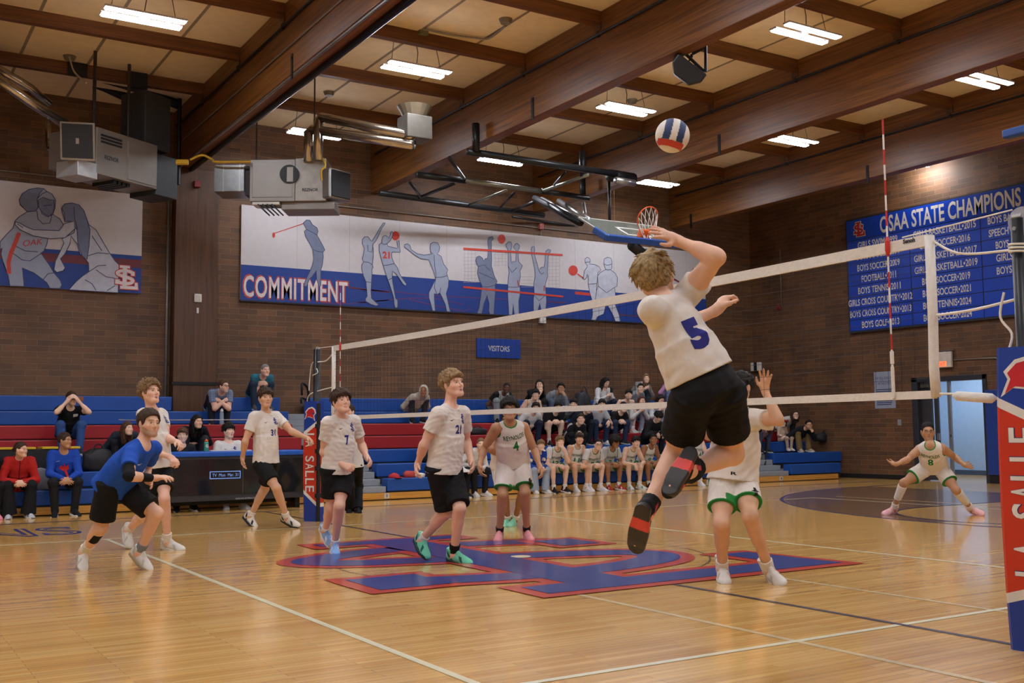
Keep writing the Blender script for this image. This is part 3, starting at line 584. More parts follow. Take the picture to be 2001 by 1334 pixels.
# ================================================================== heaters and ducts
SHT = pm('sheet_metal', '#8f8983', .42, .5, var=.06, scale=3); SHD = pm('sheet_dark', '#3f4244', .5, .4, var=.15, scale=4); GRL = pm('grille_dark', '#1d2023', .5); INK = pm('ink_black', '#26262a', .5)
GOLD = pm('gas_yellow', '#c8a02c', .45); ROD = pm('rod_dark', '#3a3530', .5, .4)
def nz(v): v = np.asarray(v, float); return v/np.linalg.norm(v)
def hbox(mb, P, ex, ey, sx, sy, zt, zb, mi=0):
    """upright box: P top front-left corner, ex along the face, ey into depth"""
    c = np.array([P[0], P[1], (zt+zb)/2])+ex*sx/2+ey*sy/2
    mb.obox(c, (ex, ey, (0, 0, 1)), (sx/2, sy/2, (zt-zb)/2)); return c
# left heater
P0 = atdepth(189, 247, 17.6); P1 = atdepth(308, 285, 18.8); zt = P0[2]
ex = nz([P1[0]-P0[0], P1[1]-P0[1], 0]); L_ = np.linalg.norm((P1-P0)[:2]); ey = np.array([-ex[1], ex[0], 0]); 
h1 = empty('unit_heater', (P0[0], P0[1], zt-.8), 'grey sheet metal heater hanging left of the pillar with louvred front', 'heater')
b = MB(); hbox(b, P0, ex, ey, L_, .72, zt, zt-.78); body = b.build('body', SHT, parent=h1, bevel=.012)
b = MB()
for k in range(3): hbox(b, P0+ex*.09-ey*.012+np.array([0, 0, 0]), ex, ey, L_*.33, .02, zt-.10-.055*k, zt-.13-.055*k)
b.build('louvre', GRL, parent=h1)
b = MB(); hbox(b, P0+ex*(L_*.5)-ey*.014, ex, ey, L_*.48, .02, zt-.08, zt-.74); b.build('door_panel', SHT, parent=h1, bevel=.005)
b = MB(); c = P0+ex*L_*.24; put_text(b, 'REZNOR', (c[0], c[1], zt-.47), ex, (0, 0, 1), -ey, 1, .02, fit=(.3, .07), lift=.006); b.build('lettering', INK, parent=h1)
b = MB(); q = P0-ex*.35+ey*.1; hbox(b, q, ex, ey, .36, .6, zt-.1, zt-.72); b.build('outlet_hood', SHT, parent=h1, bevel=.02)
gr = nz(-ex*.75-ey*.62); gu = nz(np.array([0, 0, 1.])+gr*.25); gs = np.cross(gu, gr); gc = P0-ex*.42-ey*.05+np.array([0, 0, -.36])
b = MB(); b.obox(gc, (gs, gu, gr), (.27, .3, .02)); hoodf = b.build('grille_frame', STEEL, parent=h1, bevel=.006)
b = MB(); b.obox(gc+gr*.022, (gs, gu, gr), (.24, .27, .006)); b.build('grille', GRL, parent=h1)
b = MB(); b.obox(gc+gr*.03, (gs, gu, gr), (.025, .045, .004)); b.build('plate', STEEL, parent=h1)
b = MB(); hbox(b, P0-ex*.36+ey*.0, ex, ey, .4, .5, zt-.62, zt-.88); b.build('base_tray', pm('tray_pale', '#c4c6c8', .4, .5), parent=h1, bevel=.01)
b = MB()
for k in range(4): hbox(b, P0+ex*(L_*.35+.1*k)+ey*.1, ex, ey, .06, .5, zt-.78, zt-.84)
b.build('burner_louvre', GRL, parent=h1)
b = MB(); hbox(b, P0+ex*(L_+.02)+ey*.05, ex, ey, .52, .62, zt-.12, zt-.86); b.build('plenum', SHD, parent=h1, bevel=.01)
for q in (.25, 1.0):
    b = MB()
    c = P0+ex*q+ey*.35; b.tube([(c[0], c[1], zt), (c[0], c[1], 7.7)], .03, 8); b.build('hanger_rod', ROD, parent=h1)
# elbow duct, frame and black chute above the left heater
b = MB(); c = P0+ex*(L_+.1)+ey*.4
b.obox((c[0], c[1], 6.75), (ex, ey, (0, 0, 1)), (.3, .3, .5)); tag(b.build('air_duct', SHD, bevel=.02), 'dark sheet metal duct rising behind the left heater', 'duct')
b = MB(); b.tube([hit(150, 150, 1, 11.6), hit(205, 170, 1, 11.7), hit(290, 210, 1, 11.8)], .09, 10); tag(b.build('steel_beam', BLK), 'black steel support beam above the left heater', 'beam')
b = MB(); b.tube([hit(195, 150, 1, 11.3), hit(262, 170, 1, 11.4), hit(350, 205, 1, 11.6)], .1, 4); tag(b.build('steel_beam', BLK), 'black steel brace running to the big beam above the left heater', 'beam')
for px in ((152, 130), (270, 155)):
    b = MB(); q = hit(px[0], px[1], 1, 10.4); b.box((q[0]-.16, 10.38, q[2]-.17), (q[0]+.16, 10.42, q[2]+.17)); tag(b.build('steel_plate', BLKM), 'black steel plate fixed to the rafter ' + ('upper left' if px[0] < 200 else 'upper right') + ' of the left heater', 'plate', 'plates on the rafter')
b = MB(); q = hit(352, 150, 1, 11.5); b.tube([(q[0], 11.5, 7.68), (q[0], 11.5, 6.0)], .04, 8); tag(b.build('pipe', BLK), 'black vertical pipe beside the big beam by the left heater', 'pipe')
# flues on the left
FLU = pm('flue_steel', '#b9b2a4', .22, .95, var=.1)
def flue(pts, r, label): b = MB(); b.tube(pts, r, 14); return tag(b.build('flue_pipe', FLU, smooth=True), label, 'flue', 'shiny flue pipes')
flue([atdepth(-30, 135, 17.2), atdepth(60, 200, 17.8), atdepth(128, 243, 18.2)], .085, 'shiny steel flue pipe sloping down at the upper left, lower of two')
flue([atdepth(-30, 118, 17.6), atdepth(60, 172, 18.2), atdepth(96, 203, 18.5)], .07, 'shiny steel flue pipe sloping down at the upper left, upper of two')
flue([atdepth(95, 232, 18.4), atdepth(95, 275, 18.4), atdepth(97, 290, 18.3), atdepth(108, 292, 18.2)], .055, 'short steel flue bend entering the left heater')
# right heater
P0 = atdepth(488, 312, 18.9); P1 = atdepth(637, 311, 18.9); zt = P0[2]; ex = nz([P1[0]-P0[0], P1[1]-P0[1], 0]); ey = np.array([-ex[1], ex[0], 0]); k = 18.9/2092
h2 = empty('unit_heater', (P0[0], P0[1], zt-.78), 'grey sheet metal heater hanging right of the pillar with two flue pipes', 'heater')
b = MB(); hbox(b, P0, ex, ey, 88*k, .6, zt, zt-83*k); b.build('body', SHT, parent=h2, bevel=.01)
b = MB(); hbox(b, P0+ex*.05-ey*.012, ex, ey, 78*k, .02, zt-.05, zt-75*k); b.build('door_panel', SHT, parent=h2, bevel=.005)
b = MB(); hbox(b, P0+ex*88*k+ey*.03, ex, ey, 61*k, .55, zt+.02, zt-82*k); b.build('burner_box', pm('sheet_pale', '#9d9890', .42, .4), parent=h2, bevel=.012)
b = MB(); c = P0+ex*88*k+ey*.3; hbox(b, P0+ex*60*k+ey*.1, ex, ey, 104*k, .6, zt-82*k, zt-97*k); b.build('base_tray', SHT, parent=h2, bevel=.01)
b = MB(); hbox(b, P0+ex*6*k+ey*.0, ex, ey, 52*k, .3, zt-84*k, zt-89*k); b.build('rail', WHITEP, parent=h2)
b = MB()
for j in range(4):
    q = P0+ex*(18+9*j)*k+ey*.15; b.obox((q[0]+ex[0]*.06, q[1]+ex[1]*.06, zt-.87), (nz(ex+np.array([0, 0, -1.])), ey, nz(np.array([0, 0, 1.])+ex)), (.09, .2, .012))
b.build('louvre', GRL, parent=h2)
b = MB(); c = P0+ex*118*k; put_text(b, 'REZNOR', (c[0]+ey[0]*.03, c[1]+ey[1]*.03, zt-60*k), ex, (0, 0, 1), -ey, 1, .02, fit=(.28, .055), lift=.006); b.build('lettering', INK, parent=h2)
b = MB(); c = P0+ex*78*k; b.tube([c-ey*.03+np.array([0, 0, -30*k]), c+ey*.05+np.array([0, 0, -30*k])], .17, 20); b.build('fan_port', GRL, parent=h2)
b = MB(); hbox(b, P0+ex*73*k-ey*.05, ex, ey, 13*k, .08, zt-16*k, zt-46*k); b.build('junction_box', SHT, parent=h2, bevel=.01)
b = MB(); hbox(b, P0-ex*73*k+ey*.1, ex, ey, 60*k, .6, zt-6*k, zt-60*k); b.build('plenum', pm('duct_steel', '#8f9190', .3, .85, var=.12), parent=h2, bevel=.012)
b = MB()
for j in (18, 50): hbox(b, P0-ex*(73-j)*k+ey*.095, ex, ey, .02, .01, zt-6*k, zt-60*k)
b.build('seam', STEEL, parent=h2)
b = MB(); hbox(b, P0-ex*13*k+ey*.15, ex, ey, .12, .5, zt-8*k, zt-66*k); b.build('collar', GRL, parent=h2)
g = nz(ex*.8-ey*.6); gs = np.array([-g[1], g[0], 0]); c = P0+ex*172*k+ey*.15+np.array([0, 0, -48*k])
b = MB(); b.obox(c-g*.16, (gs, np.array([0, 0, 1.]), g), (.26, .27, .2)); b.build('outlet_hood', STEEL, parent=h2, bevel=.03)
b = MB(); b.obox(c+g*.05, (gs, np.array([0, 0, 1.]), g), (.22, .23, .012)); b.build('grille', GRL, parent=h2)
for j in (5, 120):
    b = MB(); c = P0+ex*j*k+ey*.3; b.tube([(c[0], c[1], zt), (c[0], c[1], 7.7)], .014, 6); b.build('hanger_rod', ROD, parent=h2)
b = MB(); b.tube(catmull([P0+ex*143*k+np.array([0, 0, 1*k]), P0+ex*150*k-ey*.1+np.array([0, 0, -16*k]), P0+ex*142*k-ey*.1+np.array([0, 0, -26*k]), P0+ex*142*k-ey*.05+np.array([0, 0, -44*k])], 5), .018, 6); b.build('gas_hose', GOLD, parent=h2)
for j, (px, py) in enumerate(((603, 252), (622, 228))):
    a = atdepth(px, py, 18.95-.1*j); c = np.array([a[0], a[1], zt-.05])
    e = atdepth(808, 283 if j == 0 else 266, 18.0); s_ = a+(e-a)*.02
    flue([c, a-np.array([0, 0, .05]), a+(e-a)*.03, e], .085, 'shiny flue pipe from the right heater, ' + ('lower and left of the pair' if j == 0 else 'upper and right of the pair'))
b = MB(); q = atdepth(812, 250, 18.2); b.box((q[0]-.25, q[1]-.2, q[2]-.22), (q[0]+.22, q[1]+.2, q[2]+.18)); tag(b.build('vent_box', pm('vent_grey', '#5b564e', .5, .2), bevel=.015), 'grey metal box at the end of the flue pipes by the beam', 'box')
b = MB(); b.tube([(q[0]-.02, q[1], q[2]+.18), (q[0]-.02, q[1], q[2]+.26), (q[0]-.02, q[1], q[2]+.36)], [.2, .24, .3], 18); tag(b.build('vent_collar', pm('vent_tan', '#6b5f4c', .5, .2), smooth=False), 'round metal vent collar above the flue end box', 'vent')
b = MB(); b.tube(catmull([atdepth(372, 312, 19), atdepth(395, 303, 19), atdepth(415, 312, 19), atdepth(422, 316, 18.8), atdepth(490, 316, 18.8)], 4), .02, 8); tag(b.build('gas_pipe', GOLD), 'yellow gas pipe between the two heaters', 'pipe')
b = MB(); q = atdepth(345, 317, 18.7); b.tube([q, q+ex*.2], .05, 10); tag(b.build('gas_valve', GOLD), 'yellow gas valve beside the left heater', 'valve')
b = MB(); q = hit(385, 360, 1, PY0-.06); b.box(q-.06, q+.06); tag(b.build('alarm_box', pm('alarm_red', '#7d1c1c', .5)), 'dark red box low on the pillar top between the heaters', 'alarm')
# junction box, conduit and sensors on the ceiling
b = MB(); q = hit(825, 62, 1, 6.07); b.box((q[0]-.08, 6.0, q[2]-.06), (q[0]+.08, 6.08, q[2]+.1)); tag(b.build('junction_box', pm('box_green', '#6f7458', .5)), 'olive junction box on the rafter above the second light strip', 'box')
b = MB(); b.tube(catmull([hit(830, 57, 2, 7.66), hit(880, 68, 2, 7.66), hit(925, 74, 2, 7.66), hit(955, 75, 2, 7.66), hit(988, 50, 2, 7.66)], 5), .018, 7); tag(b.build('conduit', pm('conduit_grey', '#8b857c', .45, .4)), 'curved thin conduit on the ceiling panel above the second light strip', 'conduit')
for (px, py, la) in ((988, 40, 'round smoke sensor at the end of the curved ceiling conduit'), (643, 182, 'round sensor disc on the ceiling above the right heater'), (136, 112, 'round sensor disc on the ceiling above the left heater'), (1235, 197, 'round ceiling rose above the light left of the volleyball')):
    q = hit(px, py, 2, 7.68); b = MB(); b.tube([(q[0], q[1], 7.7), (q[0], q[1], 7.63)], [.11, .08], 16); tag(b.build('ceiling_sensor', pm('sensor_grey', '#77705f', .5)), la, 'sensor', 'ceiling discs')
b = MB(); b.tube(catmull([hit(136, 112, 2, 7.64), hit(145, 140, 2, 7.3), hit(168, 162, 2, 7.0)], 5), .015, 6); tag(b.build('cable', pm('cable_cream', '#b5a78c', .5)), 'cream cable hanging from the ceiling above the left heater', 'cable')

# ================================================================== speaker
q = hit(1372, 92, 0, 8.1)
sp = empty('loudspeaker', atdepth(1345, 140, 15.2), 'black loudspeaker on an angled bracket hanging under the roof', 'loudspeaker')
D = 15.2
fr, up = nz(CR*.80-CU*.60), nz(CR*.5+CU*.80-CF*.2); up = nz(up-fr*(up@fr)); nn = np.cross(fr, up)
c = atdepth(1343, 140, D)
b = MB(); prof = [(-.25, .12), (.25, .12), (.25, -.0), (.13, -.14), (-.13, -.14), (-.25, -.02)]
v = [c+fr*x+up*y-nn*.13 for x, y in prof]+[c+fr*x+up*y+nn*.13 for x, y in prof]; n = 6
b.add(v, [tuple(range(n)), tuple(range(2*n-1, n-1, -1))]+[(i, n+i, n+(i+1) % n, (i+1) % n) for i in range(n)])
b.build('cabinet', pm('speaker_black', '#17171a', .5), parent=sp, bevel=.02)
b = MB()
for a_, e_ in (((1379, 82), (1379, 140)), ((1376, 140), (1336, 102)), ((1379, 92), (1352, 106)), ((1352, 106), (1351, 112))): b.tube([atdepth(*a_, D), atdepth(*e_, D)], .022, 6)
q = atdepth(1379, 82, D); b.tube([q, (q[0], q[1], 7.5)], .025, 6)
b.build('bracket', BLK, parent=sp)
b = MB()
for a_, e_ in (((1345, 122), (1350, 113)), ((1357, 134), (1359, 122))): b.tube([atdepth(*a_, D), atdepth(*e_, D)], .012, 6)
b.build('yoke', BLK, parent=sp)

# ================================================================== folded basketball goal
bg = empty('basketball_goal', (7, 9.6, 5), 'folded up basketball goal on a black pipe frame under the roof', 'basketball goal')
PIP = pm('pipe_charcoal', '#2b2d2e', .35, .5); PIPL = pm('pipe_bright', '#8f9285', .3, .6)
zf = 6.3
def pt(px, py, z=zf): return hit(px, py, 2, z)
def bt(name, m, pts, r, n=10): b = MB(); b.tube(pts, r, n); return b.build(name, m, parent=bg, smooth=True)
bt('frame_pipe', PIP, [pt(913, 296), pt(1205, 340)], .065); bt('frame_pipe', PIP, [pt(815, 341), pt(910, 353)], .065); bt('frame_pipe', PIPL, [pt(908, 352), pt(1062, 374)], .05); bt('frame_pipe', PIP, [pt(1059, 373), pt(1150, 387)], .06); bt('frame_pipe', PIP, [pt(742, 377), pt(1062, 421)], .065)
bt('brace', PIP, [pt(878, 308), pt(906, 348)], .035); bt('brace', PIP, [pt(800, 355), pt(824, 387)], .03); bt('brace', PIP, [pt(888, 358), pt(815, 388)], .035); bt('brace', PIPL, [pt(990, 372), pt(912, 402)], .03)
bt('brace', PIPL, [pt(1150, 341), pt(1058, 374)], .035); bt('brace', PIP, [pt(1105, 336), pt(1083, 361)], .025); bt('brace', PIP, [pt(1005, 376), pt(978, 405)], .025); bt('brace', PIP, [pt(1042, 395), pt(1000, 412)], .035)
for a_ in ((930, 296), (1139, 345), (1139, 390)):
    p = pt(*a_); bt('hanger_post', BLK, [p, (p[0], p[1], ZB+.3)], .07, 6)
bt('motor', BLK, [pt(1190, 342), pt(1238, 350)], .12); bt('gearbox', STEEL, [pt(1203, 352, 6.15), pt(1240, 358, 6.15)], .07)
bt('frame_pipe', PIP, [pt(1001, 423), pt(1155, 447)], .03)
N0 = atdepth(1186, 463, 19.6); xw = N0[0]
F0 = hit(1143, 436, 0, xw); bv = F0-N0; bv = nz(bv); bvl = 1.07; X_ = np.array([1., 0, 0]); bn = np.cross(X_, bv); bn = bn if bn[2] > 0 else -bn
wB = 1.83
def bp(u, v, w=0): return N0+X_*u+bv*v+bn*w
b = MB(); b.obox(bp(wB/2, bvl/2, .02), (X_, bv, bn), (wB/2, bvl/2, .008)); b.build('backboard_glass', pm('glass_grey', '#7d857c', .12, alpha=.72, var=.05), parent=bg)
fb = MB()
for u0, v0, u1, v1 in ((0, bvl-.03, wB, bvl), (0, 0, .03, bvl), (wB-.03, 0, wB, bvl), (.61, .2, .66, .66), (1.17, .2, 1.22, .66), (.61, .61, 1.22, .66), (.61, .2, 1.22, .25)):
    fb.obox(bp((u0+u1)/2, (v0+v1)/2, .02), (X_, bv, bn), ((u1-u0)/2, (v1-v0)/2, .014))
fb.build('white_lines', WHITEP, parent=bg)
pb_ = MB(); pb_.obox(bp(wB/2, -.02, -.0), (X_, bv, bn), (wB/2+.04, .05, .06)); pb_.obox(bp(-.03, .17, 0), (X_, bv, bn), (.04, .22, .06)); pb_.obox(bp(wB+.03, .17, 0), (X_, bv, bn), (.04, .22, .06)); pb_.build('edge_padding', pm('board_pad', '#234f9e', .4), parent=bg, bevel=.02)
RO = pm('rim_orange', '#e2602a', .4)
rc_ = bp(wB/2, .15, .40); ring = [rc_+.229*(X_*math.cos(t)+bn*math.sin(t)) for t in np.linspace(0, 2*math.pi, 33)]
b = MB(); b.tube(ring, .012, 8, caps=False); rim = b.build('rim', RO, parent=bg, smooth=True)
b = MB(); b.obox(bp(wB/2, .13, .1), (X_, bv, bn), (.1, .07, .09)); b.build('rim_mount', RO, parent=bg, bevel=.02)
b = MB(); dn = nz(-bv*.6-bn*.8)
for i in range(12):
    t0 = 2*math.pi*i/12
    for sgn in (1, -1):
        P = [rc_+.225*(1-.4*s)*(X_*math.cos(t0+sgn*s*.55)+bn*math.sin(t0+sgn*s*.55))+dn*.3*s for s in (0, .33, .66, 1)]; b.tube(P, .007, 4)
b.build('net', pm('net_white', '#e3dfd3', .6), parent=bg)
bt('arm', BLK, [pt(1045, 387), bp(.05, .98, -.06)], .07, 6); bt('arm', STEEL, [pt(1058, 388), bp(.2, 1.0, -.02)], .045, 6); bt('arm', STEEL, [pt(1092, 392), bp(.25, 1.02, -.0)], .06, 6); bt('arm', STEEL, [pt(1140, 396), bp(.2, 1.07, 0)], .04, 6)
p = pt(1190, 352); bt('cable_post', BLK, [p, (p[0], p[1], bp(.6, .8)[2])], .03, 6)
bt('counterweight', BLKM, [bp(.6, -.02, -.1), bp(1.0, .1, -.28), bp(1.2, .2, -.3)], .1, 8)
p = atdepth(1200, 372, 18.5); b = MB(); b.tube([p, p-np.array([0, 0, .55])], .004, 4); b.build('pull_cord', pm('cord_tan', '#b49a6c', .6), parent=bg)
# second goal board cut by the right edge
q = hit(1957, 262, 2, 5.0)
g2 = empty('basketball_goal', q, 'blue padded basketball backboard corner cut by the right photo edge', 'basketball goal')
b = MB(); b.box((q[0], q[1]-1.5, q[2]-.06), (q[0]+.12, q[1], q[2]+.05)); b.build('edge_padding', pm('board_pad', '#234f9e', .4), parent=g2, bevel=.02)
b = MB(); b.box((q[0]+.1, q[1]-1.45, q[2]+.0), (q[0]+1.1, q[1]-.05, q[2]+.02)); b.build('backboard_glass', pm('glass_grey', '#7d857c', .12, alpha=.72), parent=g2)
b = MB(); b.box((q[0]+.15, q[1]-.9, q[2]-.16), (q[0]+.4, q[1]-.3, q[2]+.2)); b.tube([(q[0]+.3, q[1]-.6, q[2]), (q[0]+.3, q[1]-.6, ZB+.9)], .05, 8); b.build('mount', BLK, parent=g2)
# ================================================================== bleachers
BB = pm('bleacher_blue', '#154b9b', .38, var=.07, scale=3, stretch=(.3, 1, 1)); BRD = pm('bleacher_red', '#a01f26', .38, var=.07, scale=3, stretch=(.3, 1, 1)); KICK = wood_mat('kick_wood', '#b98133', '#d39d4a', (.5, 6, 12), .35); GAPM = pm('gap_black', '#0f1014', .7)
RZ = [.39, .645, .905, 1.16, 1.41, 1.665, 1.955]; RY = [8.95+.5*i for i in range(7)]
def rcol(i): return BRD if i in (3, 4) else BB
def row_y(i): return RY[i]
def bank(label, spans, kx):
    e = empty('bleacher', ((kx[0]+kx[1])/2, 8.95, 0), label, 'bleachers', 'bleacher banks')
    for i in range(7):
        for (x0, x1) in spans[i]:
            y = RY[i]; zb = .14 if i == 0 else RZ[i-1]
            if i == 0: b = MB(); b.box((x0, y+.01, RZ[i]-.235), (x1, y+.27, RZ[i])); 
            else: b = MB(); b.box((x0, y+.01, zb+.012), (x1, y+.27, RZ[i]))
            b.build('seat_board', rcol(i), parent=e, bevel=.018)
            b = MB(); b.box((x0+.02, y+.27, max(.02, RZ[i]-.16)), (x1-.02, min(12.48, y+.51), RZ[i]-.12)); b.build('foot_deck', GREYM, parent=e)
            b = MB(); b.box((x0+.02, y+.03, max(0.0, zb-.1)), (x1-.02, y+.05, zb+.012)); b.build('riser_gap', GAPM, parent=e)
    b = MB(); b.box((kx[0], 8.93, .02), (kx[1], 8.96, .135)); b.build('kick_board', KICK, parent=e)
    return e
bank('left bank of blue and red bleachers behind the scorer table', [[(-9, 1.75)], [(-9, 1.75)], [(-9, 1.75)], [(-9, 1.7)], [(-9, 1.7)], [(-9, 1.8)], [(-9, -.36), (.64, 1.8)]], (-9, 2.1))
bank('middle bank of blue and red bleachers full of spectators', [[(2.78, 12.0)], [(2.8, 12.0)], [(2.8, 12.0)], [(2.3, 12.0)], [(2.2, 12.1)], [(2.45, 12.1)], [(2.4, 12.1)]], (2.1, 12.0))
bank('short right bank of blue bleachers against the right wall', [[(13.15, 14.85)], [(13.1, 15.45)], [(13.1, 14.9)], [(13.1, 14.3)], [], [], []], (12.0, 14.7))
def aisle(x0, x1, label, top):
    e = empty('aisle_steps', ((x0+x1)/2, 8.95, 0), label, 'steps', 'aisle steps')
    n = top
    for i in range(n*2):
        z = .14+.125*(i+1)-.02; y = 8.98+.25*i
        b = MB(); b.box((x0, y, max(.135, z-.12)), (x1, y+.27, z)); b.build('step', GREYM, parent=e, bevel=.006)
        if i: b = MB(); b.box((x0, y+.004, z-.125), (x1, y+.012, z-.11)); b.build('riser_gap', GAPM, parent=e)
    return e
aisle(1.78, 2.76, 'grey aisle steps between the left and middle bleachers', 6)
aisle(12.03, 13.08, 'grey aisle steps between the middle and right bleachers', 2)
def rail(pts, r, label):
    b = MB(); b.tube(catmull(pts, 5), r, 8); return tag(b.build('handrail', BLK, smooth=True), label, 'handrail', 'bleacher handrails')
x = hit(700, 900, 1, 9.1)[0]
rail([(x, 9.1, .2), (x, 9.1, .9), (x-.02, 9.15, .98), (x-.02, 9.6, 1.15)], .022, 'black handrail post at the foot of the left aisle steps')
rail([hit(590, 772, 1, 11.2), hit(590, 752, 1, 11.2), hit(594, 750, 1, 11.3), hit(602, 762, 1, 11.4), hit(604, 800, 1, 11.4)], .025, 'upper black handrail hook above the left aisle behind the net post')
rail([hit(589, 788, 1, 11.0), hit(589, 778, 1, 11.0), hit(596, 780, 1, 11.1), hit(606, 786, 1, 11.2)], .022, 'lower black handrail hook above the left aisle behind the net post')
rail([hit(1487, 850, 1, 9.9), hit(1498, 862, 1, 9.7), hit(1496, 900, 1, 9.5), hit(1491, 925, 1, 9.4)], .022, 'black handrail at the right aisle beside the white jersey blocker')
rail([hit(1480, 868, 1, 9.7), hit(1488, 872, 1, 9.6), hit(1495, 876, 1, 9.55)], .012, 'short steel grab bar at the right aisle')
b = MB(); b.box((1.95, 8.92, .03), (2.06, 8.93, .12)); q = hit(756, 968, 1, 8.92)
b = MB(); b.box((q[0]-.05, 8.92, .03), (q[0]+.05, 8.93, .125)); pl = tag(b.build('number_plate', pm('plate_grey', '#c2bfb4', .4)), 'small grey number plate on the wooden kick board by the left aisle', 'plate')
b = MB(); put_text(b, '1', (q[0], 8.92, .078), (1, 0, 0), (0, 0, 1), (0, -1, 0), .07, .004); b.build('lettering', INK, parent=pl)
q = hit(1527, 936, 1, 8.92)
b = MB(); b.box((q[0]-.05, 8.92, .03), (q[0]+.05, 8.93, .125)); pl = tag(b.build('number_plate', pm('plate_grey', '#c2bfb4', .4)), 'small grey number plate on the wooden kick board by the right aisle', 'plate')
b = MB(); put_text(b, '4', (q[0], 8.92, .078), (1, 0, 0), (0, 0, 1), (0, -1, 0), .07, .004); b.build('lettering', INK, parent=pl)

# ================================================================== scorer table
st = empty('scorer_table', (-.3, 8.2, 0), 'long scorer table with glossy black screen front and blue padded top', 'table')
x0, x1, yf = -1.52, .88, 8.12
b = MB(); b.box((x0, yf-.03, .87), (x1, yf+.6, .955)); b.build('padded_top', pm('table_blue', '#1656b8', .4), parent=st, bevel=.02)
b = MB(); b.box((x0, yf, .17), (x1, yf+.05, .87)); b.build('front_frame', pm('table_frame', '#3a3b3f', .35, .2), parent=st, bevel=.006)
b = MB(); b.box((x0+.06, yf-.008, .27), (x1-.04, yf, .83)); scr = b.build('screen', pm('screen_black', '#1d1f23', .09, var=.2, scale=2, coat=.6), parent=st)
b = MB(); b.box((x0+1.33, yf-.011, .27), (x0+1.338, yf-.008, .83)); b.build('screen_seam', pm('seam_grey2', '#4a4c50', .4), parent=scr)
SCB = pm('screen_blue', '#6e93d6', .4, emit=.35)
a, c = hit(410, 921, 1, yf-.01), hit(470, 934, 1, yf-.01); b = MB(); lw = .012
za, zc = a[2], c[2]
for bx in ((a[0], zc, c[0], zc+lw), (a[0], za-lw, c[0], za), (a[0], zc, a[0]+lw, za), (c[0]-lw, zc, c[0], za)): b.box((bx[0], yf-.012, bx[1]), (bx[2], yf-.009, bx[3]))
put_text(b, 'TV  Mon  Mar. 31', ((a[0]+c[0])/2, yf-.009, (za+zc)/2), (1, 0, 0), (0, 0, 1), (0, -1, 0), 1, fit=(c[0]-a[0]-.08, .05)); b.build('screen_text', SCB, parent=scr)
b = MB(); q = hit(482, 973, 1, yf-.01); put_text(b, 'SIDELINE INTERACTIVE', (q[0], yf, q[2]), (1, 0, 0), (0, 0, 1), (0, -1, 0), 1, fit=(.36, .025), lift=.004); b.build('lettering', pm('table_ink', '#b8bac0', .5), parent=st)
for x in (x0+.1, x1-.1):
    b = MB(); b.box((x-.04, yf+.1, .0), (x+.04, yf+.5, .88)); b.build('leg', BLK, parent=st)
b = MB(); b.box((x0+.1, yf+.25, .1), (x1-.1, yf+.3, .2)); b.build('stretcher', BLK, parent=st)
# bottle on the table
def bottle(p, h, r, m, mc, label, name='water_bottle', cat='bottle'):
    e = empty(name, p, label, cat); p = np.asarray(p, float)
    b = MB(); b.tube([p+[0, 0, q[0]*h] for q in ((0, 1), (.05, 1), (.55, 1), (.7, .9), (.78, .72))], [r*k for k in (.9, 1, 1, .95, .75)], 14); b.build('bottle_body', m, parent=e, smooth=True)
    b = MB(); b.tube([p+[0, 0, h*.78], p+[0, 0, h*.92], p+[0, 0, h*.94], p+[0, 0, h]], [r*.8, r*.7, r*.3, r*.25], 12); b.build('cap', mc, parent=e, smooth=True)
    return e
q = hit(403, 885, 1, 8.3)
gb = bottle((q[0], 8.3, .955), .2, .037, pm('bottle_green', '#3f9478', .35), pm('cap_orange', '#e06a28', .4), 'green squeeze bottle with orange cap on the scorer table')
b = MB(); put_text(b, 'G', (q[0], 8.3-.038, 1.04), (1, 0, 0), (0, 0, 1), (0, -1, 0), .06, .003); b.build('lettering', WHITEP, parent=gb)
q = hit(425, 876, 1, 8.35); b = MB(); b.box((q[0]-.12, 8.3, .955), (q[0]+.55, 8.55, .97)); tag(b.build('paper_sheet', WHITEP), 'white paper sheet lying on the blue scorer table', 'paper')
